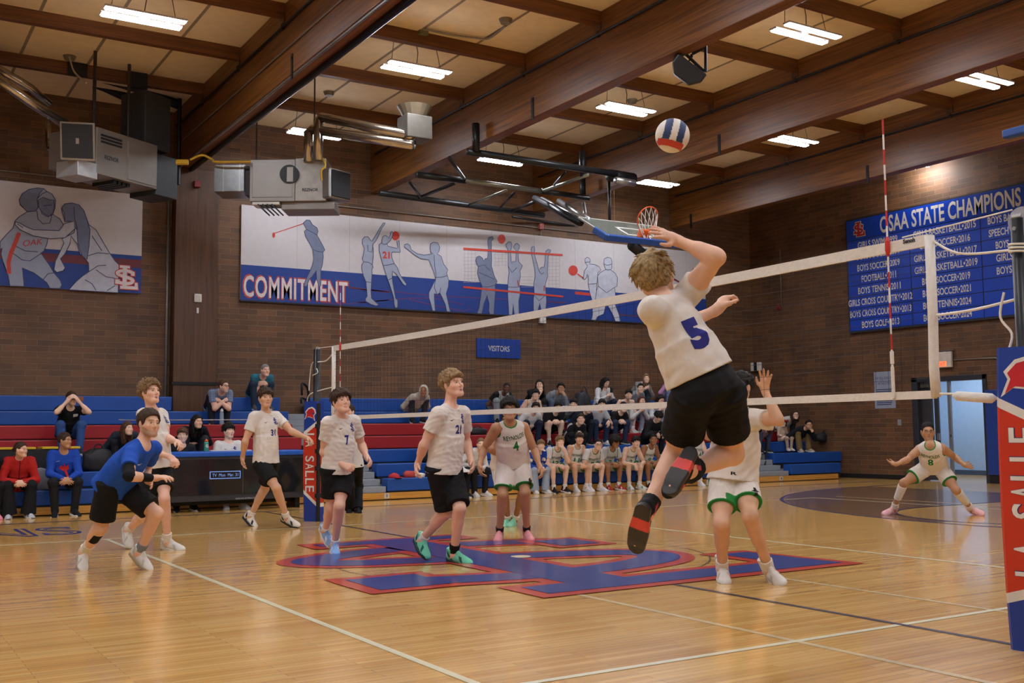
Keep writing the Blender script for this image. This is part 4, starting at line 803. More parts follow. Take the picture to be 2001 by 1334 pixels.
# black covered box with yellow top behind the red jacket, bags and small things
q0, q1 = hit(-20, 877, 1, 9.55), hit(110, 871, 1, 9.55)
bx = empty('equipment_cart', ((q0[0]+q1[0])/2, 9.55, .65), 'black cart with yellow top bars behind the red jacket', 'cart')
b = MB(); b.box((q0[0], 9.46, .39), (q1[0]+.05, 9.9, 1.02)); b.build('box', pm('cart_black', '#17181a', .5), parent=bx, bevel=.01)
b = MB()
for k in range(4): xx = q0[0]+.08+k*.33; b.box((xx, 9.44, 1.02), (xx+.24, 9.9, 1.055))
b.build('yellow_bar', pm('cart_yellow', '#d8b21e', .45), parent=bx, bevel=.006)
def blob(name, c, r, m, label, cat, group=None, parent=None, seed=0, strap=True):
    rng = random.Random(seed); bm = bmesh.new(); bmesh.ops.create_icosphere(bm, subdivisions=3, radius=1)
    for v in bm.verts:
        n = math.sin(v.co.x*5+seed)*math.cos(v.co.y*4+seed*2)*.07+math.sin(v.co.z*7+v.co.x*3+seed)*.05
        k = 1+n; s = [abs(t)**.75*(1 if t > 0 else -1) for t in v.co]; v.co = Vector((s[0]*r[0]*k, s[1]*r[1]*k, max(s[2], -.8)*r[2]*k))
    me = bpy.data.meshes.new(name); bm.to_mesh(me); bm.free(); me.polygons.foreach_set('use_smooth', [True]*len(me.polygons)); me.materials.append(m)
    e = empty(name, (c[0], c[1], c[2]-r[2]*.8), label, cat, group)
    o = bpy.data.objects.new('bag_body', me); COL.objects.link(o); o.parent = e; o.location = (0, 0, r[2]*.8)
    if strap:
        b = MB(); c = np.asarray(c, float); b.tube(catmull([c+[-r[0]*.5, -r[1]*.7, r[2]*.5], c+[-r[0]*.2, -r[1]*.5, r[2]*1.25], c+[r[0]*.2, -r[1]*.5, r[2]*1.25], c+[r[0]*.5, -r[1]*.7, r[2]*.5]], 5), .012, 6); b.build('strap', BLKM, parent=e)
    return e
BAGK = pm('bag_black', '#1a1b1f', .6, var=.25, scale=25)
def onrow(px, py, i, dy=.13): q = hit(px, py, 1, RY[i]+dy); return (q[0], RY[i]+dy, RZ[i])
q = onrow(190, 910, 1); blob('duffel_bag', (q[0], q[1], q[2]+.17), (.24, .13, .2), BAGK, 'black bag on the blue bleacher right of the man in blue', 'bag', seed=1)
q = onrow(86, 930, 0); blob('cushion', (q[0], q[1]+.02, q[2]+.15), (.15, .11, .19), pm('cushion_grey', '#7c7f8c', .8, bump=.3), 'grey soft bundle on the bench between the red jacket and the man in blue', 'cushion', seed=3, strap=False)
q = onrow(932, 845, 3); blob('duffel_bag', (q[0], q[1]+.05, q[2]+.07), (.24, .13, .09), BAGK, 'flat black bag lying on the red bleacher left of player four', 'bag', seed=4)
q = onrow(1143, 772, 5); blob('backpack', (q[0], q[1]+.1, q[2]+.23), (.2, .13, .27), pm('bag_charcoal', '#2a2c33', .6, var=.4, scale=18), 'black and grey backpack standing on the top bleacher', 'backpack', seed=5)
q = onrow(1611, 873, 2); blob('backpack', (q[0]-.06, q[1], q[2]+.09), (.2, .13, .13), BAGK, 'black backpack on the blue bleacher right of the khaki trousers', 'backpack', seed=6)
q = onrow(1070, 800, 4); blob('bag', (q[0]-.05, q[1]+.15, q[2]+.2), (.16, .13, .22), pm('bag_navy', '#161a28', .6), 'dark navy bag behind the player wearing number four', 'bag', seed=7)
# red cap, red bag, pile on the front row
q = onrow(770, 930, 0)
cp = empty('cap', q, 'round red cap lying on the front bleacher seat', 'cap')
b = MB(); c = np.array(q); b.tube([c+[0, 0, t[0]] for t in ((0, 0), (.03, 0), (.06, 0), (.085, 0), (.095, 0))], [.11, .108, .09, .05, .01], 18); b.build('crown', pm('cap_red', '#b3232c', .7), parent=cp, smooth=True)
b = MB(); b.obox(c+[.03, -.12, .012], (np.array([1., 0, 0]), np.array([0, 1., 0]), np.array([0, 0, 1.])), (.07, .05, .008)); b.build('visor', pm('cap_red', '#b3232c', .7), parent=cp, bevel=.008)
q = onrow(800, 932, 0); blob('paper_bag', (q[0], q[1], q[2]+.05), (.13, .08, .075), pm('bag_redwhite', '#b03b36', .6), 'small crumpled red bag beside the red cap on the bench', 'bag', seed=9, strap=False)
q = onrow(812, 932, 0); blob('towel', (q[0]+.06, q[1]-.03, q[2]+.035), (.11, .07, .05), WHITEP, 'white crumpled towel beside the small red bag on the bench', 'towel', seed=10, strap=False)
q = onrow(834, 906, 1); blob('duffel_bag', (q[0]+.02, q[1], q[2]+.17), (.2, .12, .22), BAGK, 'black bag on the second bleacher behind number twenty one', 'bag', seed=11)
# small bottles
CLR = pm('bottle_clear', '#a9c0cf', .12, alpha=.55)
q = onrow(954, 802, 5); bottle((q[0], q[1], q[2]), .17, .033, pm('bottle_lime', '#3c8f4f', .4), pm('cap_green', '#2c7a3a', .4), 'small green bottle on the upper blue bleacher left of the grey vest')
q = onrow(433, 829, 4); bottle((q[0], q[1], q[2]+.0), .3, .04, CLR, WHITEP, 'clear water bottle beside the bearded man in the plaid shirt')
q = onrow(1069, 872, 1); bottle((q[0], q[1]-.05, q[2]), .26, .035, CLR, WHITEP, 'clear water bottle behind the blue daisy hoodie')
q = hit(1246, 955, 1, 8.8); bottle((q[0], 8.8, 0), .3, .04, pm('bottle_dark', '#23262d', .4), BLKM, 'dark flask standing on the floor in front of the bench players')
q = hit(640, 990, 1, 6.4); bottle((.45, 6.9, 0), .24, .035, CLR, BLUEP, 'clear drink bottle on the floor right of the far post pad')
# long thin rod rail seen behind the table
b = MB(); b.tube([hit(232, 820, 1, 10.8), hit(268, 821, 1, 10.8)], .01, 6); tag(b.build('rail', STEEL), 'thin grey rail on the bleachers left of the curly haired player', 'rail', 'thin bleacher rails')
b = MB(); b.tube([hit(330, 820.5, 1, 10.8), hit(484, 820, 1, 10.8)], .01, 6); tag(b.build('rail', STEEL), 'thin grey rail on the bleachers above the scorer table', 'rail', 'thin bleacher rails')

# ================================================================== net, posts, pads, antennas
NETW = pm('net_tape', '#ddd8cd', .7, var=.05, scale=30, bump=.4, bscale=40); CORD = pm('net_cord', '#15151a', .7); ROPE = pm('rope_white', '#e4e0d4', .7)
ns = empty('volleyball_net', (0, 0, 1.42), 'white taped volleyball net stretched across the court', 'net')
def sagz(y, a=2.43, s=.03): return a-s*(1-(y/4.8)**2)
ys = np.linspace(-4.8, 4.78, 49)
b = MB()
for i in range(48):
    y0, y1 = ys[i], ys[i+1]; za, zc = sagz(y0), sagz(y1)
    w = .006*math.sin(i*1.7); v = [(-.012+w*.3, y0, za), (.012+w*.3, y0, za), (.012, y0, za-.072), (-.012, y0, za-.072), (-.012, y1, zc), (.012, y1, zc), (.012, y1, zc-.072), (-.012, y1, zc-.072)]
    b.add(v, [(0, 4, 5, 1), (1, 5, 6, 2), (2, 6, 7, 3), (3, 7, 4, 0)])
b.build('top_tape', NETW, parent=ns)
b = MB()
for i in range(48):
    y0, y1 = ys[i], ys[i+1]; z = 1.43+.012*(1-(y0/4.8)**2)*0
    b.box((-.012, y0, z-.02), (.012, y1, z+.03))
b.build('bottom_tape', NETW, parent=ns)
for s, y in ((1, 4.78), (-1, -4.8)):
    b = MB(); b.tube([(0, y, 1.42), (0, y+.008, 1.6), (0, y, 1.9), (0, y, 2.42)], .028 if s > 0 else .03, 10); b.build('side_tape', NETW, parent=ns, smooth=True)
b = MB()
for y in np.arange(-4.75, 4.76, .1):
    b.tube([(0, y, 1.44), (.004*math.sin(y*9), y+.008*math.sin(y*3), 1.9), (0, y, sagz(y)-.06)], .0014, 4, caps=False)
for z in np.arange(1.52, 2.36, .1):
    b.tube([(0, y, z+.015*math.sin(y*1.3+z*5)-.02*(1-(y/4.8)**2)*(z-1.43)) for y in np.linspace(-4.78, 4.78, 60)], .0014, 4, caps=False)
nm = b.build('mesh', CORD, parent=ns)
b = MB(); put_text(b, 'Senoh', (-.0135, -4.66, 2.408), (0, -1, 0), (0, 0, 1), (-1, 0, 0), .036, .002); b.build('lettering', INK, parent=ns)
for y, la in ((-4.5, 'red and white striped net antenna nearest the camera'), (4.5, 'red and white striped net antenna at the far side of the net')):
    an = empty('antenna', (0, y, 1.43), la, 'antenna', 'net antennas')
    RS, WS = pm('antenna_red', '#c22d22', .4), pm('antenna_white', '#e6e2da', .4)
    for k in range(18):
        b = MB(); z = 1.43+.1*k; b.tube([(-.02, y, z), (-.02, y, z+.1)], .006, 8); b.build('band', RS if (k % 2) else WS, parent=an)
    b = MB(); b.tube([(-.02, y, 1.42), (-.02, y, 1.62)], .011, 8); b.tube([(-.02, y, 1.62), (-.02, y, 1.64)], .008, 8); b.tube([(-.02, y, 1.64), (-.02, y, 1.72)], .0125, 8); b.build('sleeve', NETW, parent=an)
    b = MB(); b.tube([(-.02, y, 2.33), (-.02, y, 2.37), (-.02, y, 2.43), (-.02, y, 2.46)], [.008, .017, .016, .007], 8); b.build('clip', RS, parent=an)
def post(sy, lab, lab2):
    y = sy*5.4; pe = empty('net_post', (0, y, 0), lab, 'net post', 'net posts')
    b = MB(); b.tube([(0, y, 0), (0, y, 2.42)], .048, 16); b.build('pole', pm('post_black', '#16171a', .35, .3), parent=pe, smooth=True)
    b = MB(); b.tube([(0, y-.03*sy, 2.43), (0, y+.03*sy, 2.43)], .03, 12); b.build('pole_cap', STEEL, parent=pe)
    if sy < 0:
        b = MB(); b.tube([(-.025, y-.03, 2.40), (.025, y-.03, 2.40)], .085, 24); b.build('pulley_wheel', pm('wheel_clear', '#b9bccb', .2, alpha=.6), parent=pe, smooth=False)
        b = MB(); b.tube([(-.055, y+.0, 2.36), (-.045, y+.0, 2.36)], .012, 8); b.build('bolt', STEEL, parent=pe)
    # wrap-around pad, chamfered square section with printed bands
    po = empty('post_pad', (0, y, 0), lab2, 'post pad', 'post pads')
    if sy > 0: C_, nf, wf, wd = np.array([-.03, 5.42, 0]), np.array([-.85, -.53, 0]), .12, .085
    else: C_, nf, wf, wd = np.array([.0, -5.43, 0]), np.array([-.985, -.17, 0]), .15, .11
    nf = nz(nf); rt = np.array([-nf[1], nf[0], 0]); zu = np.array([0, 0, 1.])
    pr = [(-wd+.02, -wf), (wd-.02, -wf), (wd, -wf+.02), (wd, wf-.02), (wd-.02, wf), (-wd+.02, wf), (-wd, wf-.02), (-wd, -wf+.02)]
    def bulge(z): return 1+.10*math.sin(math.pi*min(max(z/1.68, 0), 1))
    ta, ba = (.085, -.10) if sy > 0 else (-.08, .05)
    def sec(z0, z1, m, name, a0=0., a1=0.):
        b = MB(); N_ = len(pr); v = []; zs = np.linspace(z0, z1, max(2, int((z1-z0)/.1)+1))
        for z in zs:
            t = (z-z0)/(z1-z0)
            for pa, pb in pr: v.append(C_-nf*pa*bulge(z)+rt*pb*bulge(z)+zu*(z+(a0*(1-t)+a1*t)*pb/wf))
        f = []
        for k in range(len(zs)-1): f += [(k*N_+i, k*N_+(i+1) % N_, (k+1)*N_+(i+1) % N_, (k+1)*N_+i) for i in range(N_)]
        b.add(v, f+[tuple(range(N_-1, -1, -1)), tuple(range((len(zs)-1)*N_, len(zs)*N_))]); return b.build(name, m, parent=po)
    PB, PRd, PW = pm('pad_royal', '#1b3d96', .35, var=.03), pm('pad_red', '#c83822', .35, var=.03), pm('pad_white', '#dedbd2', .4)
    for z0, z1, m, n, a0, a1 in [(.0, .30, PB, 'lower_panel', 0, ba), (.30, .355, PW, 'white_stripe', ba, ba), (.355, 1.27, PRd, 'middle_panel', ba, ta), (1.27, 1.325, PW, 'white_stripe', ta, ta), (1.325, 1.68, PB, 'upper_panel', ta, 0)]: sec(z0, z1, m, n, a0, a1)
    def fp_(z, l): return C_+nf*(wd*bulge(z)+l)+zu*z
    dirs = (-zu, rt) if sy > 0 else (zu, -rt)
    for t_, m_, o_, l_ in (('lettering_outline', pm('pad_navy', '#1f2c66', .4), .03, .001), ('lettering', PW, .012, .003)):
        o1 = MB(); k_ = 1.0 if l_ > .002 else 1.03
        for i, ch in enumerate('LA SALLE'):
            if ch == ' ': continue
            zc = .82+dirs[0][2]*(-.42+.84*(i+.5)/8); c = fp_(zc, 0)
            put_text(o1, ch, c, dirs[0], dirs[1], nf, 1, o_, fit=(.085*k_, wf*1.25*k_), lift=l_)
        o1.build(t_, m_, parent=po)
    eb = [(-.09, -.07), (-.06, .0), (-.075, .03), (-.03, .075), (.03, .09), (.075, .06), (.09, .01), (.06, -.02), (.075, -.09), (.04, -.055), (.0, -.04), (-.04, -.035)]
    ks = wf/.13; 
    for s_, m_, lf in ((1.25, PW, .002), (1.0, pm('emblem_red', '#c4242c', .4), .004)):
        o1 = MB(); o1.poly([fp_(1.5, lf)+rt*p[0]*s_*ks+zu*p[1]*s_*ks for p in eb], nf, .001); o1.build('emblem_outline' if lf < .003 else 'emblem', m_, parent=po, tri=True)
    o1 = MB(); o1.poly([fp_(1.515, .006)+rt*.03*ks, fp_(1.52, .006)+rt*.08*ks, fp_(1.49, .006)+rt*.055*ks], nf, .001); o1.build('emblem_eye', PB, parent=po)
    if sy > 0:
        ef = C_+rt*(wf*1.1)+nf*wd*.85
        o1 = MB(); o1.obox(ef+zu*.83, (nf, rt, zu), (.03, .012, .82)); o1.build('closure_strip', BLKM, parent=po)
        for z in (.36, .74, .98, 1.33): o1 = MB(); o1.obox(ef+zu*z-nf*.0, (nf, rt, zu), (.055, .02, .03)); o1.build('strap', BLKM, parent=po)
    return pe
post(1, 'far black net post rising from the pad behind number seven', 'far red white and blue post pad by the scorer table')
post(-1, 'near black net post with pulley wheel at the right edge', 'near red white and blue post pad at the right edge')
def rope(pts, r, label, name='rope'):
    b = MB(); b.tube(catmull(pts, 5), r, 6); return tag(b.build(name, ROPE, smooth=True), label, 'rope', 'net ropes')
rope([(0, 4.78, 2.42), (0, 5.4, 2.44)], .005, 'taut white rope from the net top to the far post')
rope([(0, 4.8, 2.33), (0, 5.05, 2.24), (0, 5.34, 2.24), (-.05, 5.46, 2.22), (-.03, 5.6, 1.98), (-.03, 5.62, 1.84)], .008, 'slack white rope looping from the net corner to the far post')
rope([(-.05, 5.28, 2.14), (-.06, 5.22, 2.08), (-.06, 5.4, 2.05), (-.03, 5.46, 2.04)], .007, 'short white rope end knotted on the far post')
rope([(0, 4.8, 1.86), (0, 5.3, 1.83), (-.05, 5.55, 1.78), (-.03, 5.68, 1.66), (-.03, 5.5, 1.56), (-.03, 5.4, 1.5)], .008, 'white rope hanging from the net side below the far post top')
rope([(0, 4.78, 1.45), (0, 5.1, 1.45)], .01, 'white rope from the lower net corner to the far pad')
rope([(0, -4.8, 2.40), (0, -5.0, 2.28), (0, -5.3, 2.25), (0, -5.46, 2.25)], .008, 'slack white rope from the net corner to the near post')
rope([(0, -4.6, 2.44), (0, -5.36, 2.48)], .005, 'thin taut cable from the net top to the near pulley')
rope([(0, -4.8, 1.92), (0, -5.1, 1.93), (0, -5.5, 1.98)], .009, 'white rope from the net side across to the near post')
rope([(-.07, -5.33, 2.0), (-.07, -5.3, 1.86), (-.06, -5.36, 1.76), (-.07, -5.34, 1.66)], .008, 'loose white rope hanging down the near post')
rope([(0, -4.8, 1.44), (0, -5.0, 1.43), (0, -5.14, 1.42)], .008, 'white rope from the lower net corner to the near pad')
for z in (2.23, 2.25, 2.27):
    b = MB(); b.tube([(.06*math.cos(t), -5.4+.06*math.sin(t), z+.006*math.sin(t)) for t in np.linspace(0, 6.283, 20)], .007, 6, caps=False); tag(b.build('rope', ROPE, smooth=True), 'turn of white rope wound round the near post ' + {2.23: 'lowest', 2.25: 'middle', 2.27: 'highest'}[z] + ' of three', 'rope', 'net ropes')
b = MB(); b.tube([(0, -4.92, 1.425), (0, -4.95, 1.42), (0, -5.17, 1.40), (0, -5.2, 1.4)], [.012, .03, .03, .012], 10); tag(b.build('rope_sleeve', NETW, smooth=True), 'white padded sleeve on the lower rope by the near post', 'sleeve')

# ================================================================== volleyball
vb = empty('volleyball', atdepth(1314, 265, 6.55), 'white red and navy volleyball in the air above the hitter', 'ball')
bc = np.array(vb.location); R_ = .1045
bm = bmesh.new(); bmesh.ops.create_uvsphere(bm, u_segments=96, v_segments=64, radius=R_)
me = bpy.data.meshes.new('ball_shell'); 
e1, e2, e3 = nz(CR*.96-CU*.26), nz(CU*.96+CR*.26), -CF
mats = [pm('ball_white', '#e3ddd2', .5, bump=.25, bscale=400), pm('ball_navy', '#233a66', .5, bump=.25, bscale=400), pm('ball_red', '#c23a2c', .5, bump=.25, bscale=400)]
for f in bm.faces:
    p = np.array(f.calc_center_median()); x, y, z = p@e1/R_, p@e2/R_, p@e3/R_; mi = 0
    if y > -.45:
        if -.62 < x < -.22 and z > -.2: mi = 1
        elif .18 < x < .58 and z > -.2: mi = 1
    elif y > -.78 and -.8 < x < .72 and z > 0: mi = 2
    if y > .93: mi = 2
    if z < -.2: mi = 1 if abs(y) < .3 else 0
    f.material_index = mi
    # panel grooves
    for sx in (-.62, -.22, .18, .58):
        pass
bm.to_mesh(me); bm.free(); me.polygons.foreach_set('use_smooth', [True]*len(me.polygons))
for m in mats: me.materials.append(m)
o = bpy.data.objects.new('ball_shell', me); COL.objects.link(o); o.parent = vb
b = MB()
for sx in (-.62, -.22, .18, .58):
    pts = []
    for yy in np.linspace(-.45, .78, 14):
        zz = math.sqrt(max(0, 1-sx*sx-yy*yy)); pts.append(bc+R_*1.0005*(e1*sx+e2*yy+e3*zz))
    b.tube(pts, .0009, 4)
pts = [bc+R_*1.0005*(e1*x-e2*.45+e3*math.sqrt(max(0, 1-x*x-.2025))) for x in np.linspace(-.8, .72, 16)]; b.tube(pts, .0009, 4)
b.build('seam', pm('ball_seam', '#8a8478', .6), parent=vb)
# ================================================================== figures: smooth implicit bodies meshed with surface nets
def _n(v):
    v = np.asarray(v, float); return v/(np.linalg.norm(v)+1e-9)
def _smin(a, b, k):
    h = np.maximum(k-np.abs(a-b), 0)/k
    return np.minimum(a, b)-h*h*k*.25
def cap(a, b, ra, rb=None, k=.02, op='u'):
    a = np.asarray(a, float); b = np.asarray(b, float); rb = ra if rb is None else rb; ab = b-a; L2 = float(ab@ab)+1e-9
    def f(P):
        q = P-a; t = np.clip((q@ab)/L2, 0, 1); return np.linalg.norm(q-t[:, None]*ab, axis=1)-(ra+(rb-ra)*t)
    return (f, (a+b)/2, math.sqrt(L2)/2+max(ra, rb), k, op)
def cone(a, b, ra, rb, k=.02, op='u', r=.006):
    """tapered sleeve with flat ends"""
    a = np.asarray(a, float); b = np.asarray(b, float); ab = b-a; L = float(np.linalg.norm(ab)); u = ab/(L+1e-9)
    def f(P):
        q = P-a; t = q@u; d = np.linalg.norm(q-t[:, None]*u, axis=1)-(ra+(rb-ra)*np.clip(t/L, -.2, 1.2))
        return np.maximum(d, np.maximum(-t, t-L))
    return (f, (a+b)/2, L/2+max(ra, rb)*1.3, k, op)
def ell(c, M, r, k=.03, op='u'):
    c = np.asarray(c, float); M = np.asarray(M, float); r = np.asarray(r, float)
    def f(P):
        q = (P-c)@M.T; k0 = np.linalg.norm(q/r, axis=1); k1 = np.linalg.norm(q/(r*r), axis=1)+1e-9; return k0*(k0-1)/k1
    return (f, c, float(r.max()), k, op)
def tube2(a, b, X, r0, r1, k=.03, op='u', flat=True):
    """elliptical tapered tube from a to b; X = lateral axis, r = (lateral, depth)"""
    a = np.asarray(a, float); b = np.asarray(b, float); ab = b-a; L = float(np.linalg.norm(ab)); u = ab/(L+1e-9); X = _n(np.asarray(X, float)-u*(np.asarray(X, float)@u)); Y = np.cross(u, X)
    r0 = np.asarray(r0, float); r1 = np.asarray(r1, float)
    def f(P):
        q = P-a; t = q@u; s = np.clip(t/L, 0, 1)[:, None]; r = r0+(r1-r0)*s; w = np.stack([q@X, q@Y], 1)
        k0 = np.linalg.norm(w/r, axis=1); k1 = np.linalg.norm(w/(r*r), axis=1)+1e-9; d = k0*(k0-1)/k1
        d = np.where(k0 < .2, -r.min(1), d)
        return np.maximum(d, np.maximum(-t, t-L)) if flat else d
    return (f, (a+b)/2, L/2+float(max(r0.max(), r1.max()))*1.1, k, op)
def half(p, n, k=.004):
    """keep the side n points away from"""
    p = np.asarray(p, float); n = _n(n)
    return ((lambda P: (P-p)@n), p, 1e6, k, 'i')
def evalsdf(prims, P, skip=True, disp=None):
    out = np.empty(len(P)); CH = 3000 if skip else len(P)
    for s in range(0, len(P), CH):
        Q = P[s:s+CH]; d = np.full(len(Q), .5); c = (Q.min(0)+Q.max(0))/2; R = float(np.linalg.norm(Q.max(0)-Q.min(0)))/2
        dd = disp
        for f, pc, pr, k, op in prims:
            if op != 'u' and dd is not None: d = d+dd(Q); dd = None
            if skip and pr < 1e5 and np.linalg.norm(pc-c) > R+pr+.09: continue
            v = f(Q)
            if op == 'u': d = _smin(d, v, k)
            elif op == 's': d = -_smin(-d, v, k)
            else: d = -_smin(-d, -v, k)
        if dd is not None: d = d+dd(Q)
        out[s:s+CH] = d
    return out
_C8 = np.array([(i, j, k) for i in (0, 1) for j in (0, 1) for k in (0, 1)])
def mesh_sdf(prims, h, disp=None):
    lip = 1.0 if disp is None else getattr(disp, 'lip', 1.4)
    u = [p for p in prims if p[4] == 'u']
    lo = np.min([p[1]-p[2] for p in u], 0)-.05; hi = np.max([p[1]+p[2] for p in u], 0)+.05
    s = 8; n = np.ceil((hi-lo)/(h*s)).astype(int)
    cells = np.stack(np.meshgrid(*[np.arange(q) for q in n], indexing='ij'), -1).reshape(-1, 3)*s
    while True:
        c = lo+(cells+s/2)*h; d = evalsdf(prims, c, s < 8, disp if s < 4 else None); cells = cells[np.abs(d) < h*s*.95*(lip if s < 4 else 1)+(.012 if s > 1 else 0)+(.01 if disp and s > 1 else 0)]
        if s == 1 or len(cells) == 0: break
        s //= 2; cells = (cells[:, None, :]+_C8[None]*s).reshape(-1, 3)
    if len(cells) == 0: return np.zeros((0, 3)), np.zeros((0, 4), int)
    B = 4096
    cc = (cells[:, None, :]+_C8[None]).reshape(-1, 3); code = (cc[:, 0]*B+cc[:, 1])*B+cc[:, 2]
    uc, first, inv = np.unique(code, return_index=True, return_inverse=True)
    D = np.empty(len(uc)); order = np.argsort(first); D[order] = evalsdf(prims, lo+cc[first[order]]*h, True, disp)
    dv = D[inv].reshape(-1, 8); neg = dv < 0; act = neg.any(1) & ~neg.all(1)
    cells = cells[act]; dv = dv[act]; neg = neg[act]
    acc = np.zeros((len(cells), 3)); cnt = np.zeros(len(cells))
    for i in range(8):
        for a in range(3):
            j = i | (4 >> a)
            if j == i: continue
            m = neg[:, i] != neg[:, j]; t = np.where(m, dv[:, i]/(dv[:, i]-dv[:, j]+1e-12), 0)
            acc += np.where(m[:, None], _C8[i]+t[:, None]*(_C8[j]-_C8[i]), 0); cnt += m
    V = lo+(cells+acc/np.maximum(cnt, 1)[:, None])*h
    ccode = (cells[:, 0]*B+cells[:, 1])*B+cells[:, 2]; srt = np.argsort(ccode); sc = ccode[srt]
    def look(c):
        q = (c[:, 0]*B+c[:, 1])*B+c[:, 2]; k = np.clip(np.searchsorted(sc, q), 0, len(sc)-1); return np.where(sc[k] == q, srt[k], -1)
    F = []
    for a in range(3):
        j = 4 >> a; m = neg[:, 0] != neg[:, j]; idx = np.nonzero(m)[0]; b_, c_ = (a+1) % 3, (a+2) % 3
        e = np.zeros(3, int); e[b_] = 1; g = np.zeros(3, int); g[c_] = 1
        q = np.stack([idx, look(cells[idx]-e), look(cells[idx]-e-g), look(cells[idx]-g)], 1)
        q = q[(q >= 0).all(1)]; fl = neg[q[:, 0], 0]
        F.append(np.where(fl[:, None], q, q[:, ::-1]))
    return V, np.concatenate(F)
def sdf_obj(name, prims, h, mats, parent=None, org=None, disp=None, tint=None, smooth=2):
    V, F = mesh_sdf(prims, h, disp)
    if len(V) == 0: V = np.zeros((3, 3)); F = np.zeros((0, 4), int)
    for _ in range(smooth):  # light relaxation of the cell pattern
        A = np.zeros_like(V); N = np.zeros(len(V))
        for a, b in ((0, 1), (1, 2), (2, 3), (3, 0)):
            np.add.at(A, F[:, a], V[F[:, b]]); np.add.at(A, F[:, b], V[F[:, a]]); np.add.at(N, F[:, a], 1); np.add.at(N, F[:, b], 1)
        V = np.where(N[:, None] > 0, .6*V+.4*A/np.maximum(N, 1)[:, None], V)
    org = np.zeros(3) if org is None else np.asarray(org, float)
    me = bpy.data.meshes.new(name); me.vertices.add(len(V)); me.vertices.foreach_set('co', (V-org).astype(np.float32).ravel())
    me.loops.add(F.size); me.loops.foreach_set('vertex_index', F.astype(np.int32).ravel()); me.polygons.add(len(F))
    me.polygons.foreach_set('loop_start', np.arange(0, F.size, 4, dtype=np.int32)); me.polygons.foreach_set('use_smooth', [True]*len(F))
    me.update(calc_edges=True)
    if tint is not None:
        at = me.color_attributes.new('tint', 'FLOAT_COLOR', 'POINT'); c = np.ones((len(V), 4), np.float32); c[:, :3] = tint(V); at.data.foreach_set('color', c.ravel())
    me.materials.append(mats)
    o = bpy.data.objects.new(name, me); COL.objects.link(o)
    if parent is not None: o.parent = parent; o.location = Vector(org)-Vector(parent.location)
    else: o.location = Vector(org)
    return o
def folds(seed, amp, wl=.09, u=None):
    """cloth wrinkles: a few warped travelling waves"""
    rg = np.random.RandomState(seed); W_ = rg.normal(size=(6, 3)); W_ /= np.linalg.norm(W_, axis=1)[:, None]
    if u is not None: W_ = W_*.75+np.asarray(u)*rg.uniform(-.5, .9, (6, 1))
    W_ *= 2*math.pi/(wl*rg.uniform(.6, 1.7, (6, 1))); ph = rg.uniform(0, 6.28, 6); L2 = rg.normal(size=(3, 3))*9
    def f(P):
        w = P+.02*np.sin(P@L2.T+seed); r = 0
        for i in range(6): r = r+np.abs(np.sin(w@W_[i]+ph[i]))**1.5
        return amp*(r/6-.45)*1.6
    f.lip = 1+amp/wl*9
    return f

# ---- hands: palm plus five separate bent fingers
def hand(w, f, pn, side, s, curl=.35, spread=.12, thumb=.5, elbow=None, fg=True):
    f = _n(f); pn = _n(np.asarray(pn, float)-f*(np.asarray(pn, float)@f)); t = np.cross(f, pn)*(1 if side == 'r' else -1); P = []
    w = np.asarray(w, float)
    offs = (.030, .010, -.011, -.030); lens = (.072, .080, .074, .058); kb = (.090, .094, .089, .080)
    for i in range(4):
        kn = w+f*kb[i]*s+t*offs[i]*s
        P.append(cap(w+f*.012*s+t*offs[i]*.55*s, kn, .0145*s, .0115*s, .018))
        ang = 0; p = kn; d = _n(f+t*(offs[i]*spread/.03)); c = curl*(1+.13*i)
        for j, (fr, r) in enumerate(((.46, .0098), (.31, .0090), (.25, .0082))):
            ang += c*(1.0, 1.15, .7)[j]; dd = d*math.cos(ang)+pn*math.sin(ang); q = p+dd*lens[i]*fr*s
            P.append(cap(p, q, r*s, r*.93*s, .006)); p = q
    b = w+f*.022*s+t*.022*s; d1 = _n(f*.62+t*.72+pn*.22); m = b+d1*.040*s
    P.append(cap(b, m, .0155*s, .0125*s, .018)); d2 = _n(f*.86+t*(.42-.35*thumb)+pn*(.2+.6*curl*thumb)); q = m+d2*.031*s; P.append(cap(m, q, .0115*s, .0102*s, .006))
    d3 = _n(f*.95+t*(.15-.4*thumb)+pn*(.2+.6*curl)); P.append(cap(q, q+d3*.026*s, .0102*s, .0085*s, .005))
    P.append(cap(w+f*.03*s, w+f*.075*s, .017*s, .019*s, .02))
    return P

SKIN = {'fair': '#dfb193', 'pink': '#e3b59b', 'tan': '#b98a66', 'olive': '#d4a684', 'brown': '#9a6a48', 'dark': '#5e3f2c', 'light': '#e5bda2'}
HAIRC = {'black': '#1c1713', 'dark': '#3d2c20', 'brown': '#523a28', 'light': '#7a5f40', 'blond': '#8d7350', 'grey': '#8a8580', 'red': '#5a2a20', 'sandy': '#9a835c'}
def skinmat(): return pm('skin', '#ffffff', .5, var=.05, scale=14, vcol=True, spec=.4)
def hairmat(c): return pm('hair_'+c, HAIRC[c], .62, var=.45, scale=55, bump=.5, bscale=110, spec=.22)
def clothmat(col, name=None): return pm(name or 'cloth_'+str(col).strip('#'), col, .8, var=.04, scale=40, bump=.12, bscale=300, spec=.25)
TINTCLOTH = lambda: pm('cloth_tinted', '#ffffff', .8, var=.04, scale=40, bump=.12, bscale=300, spec=.25, vcol=True)
EYEM = None
def eyemats(): return [pm('eye_white', '#c9bdb2', .35, var=0), pm('eye_iris', '#2b2119', .25, var=0)]

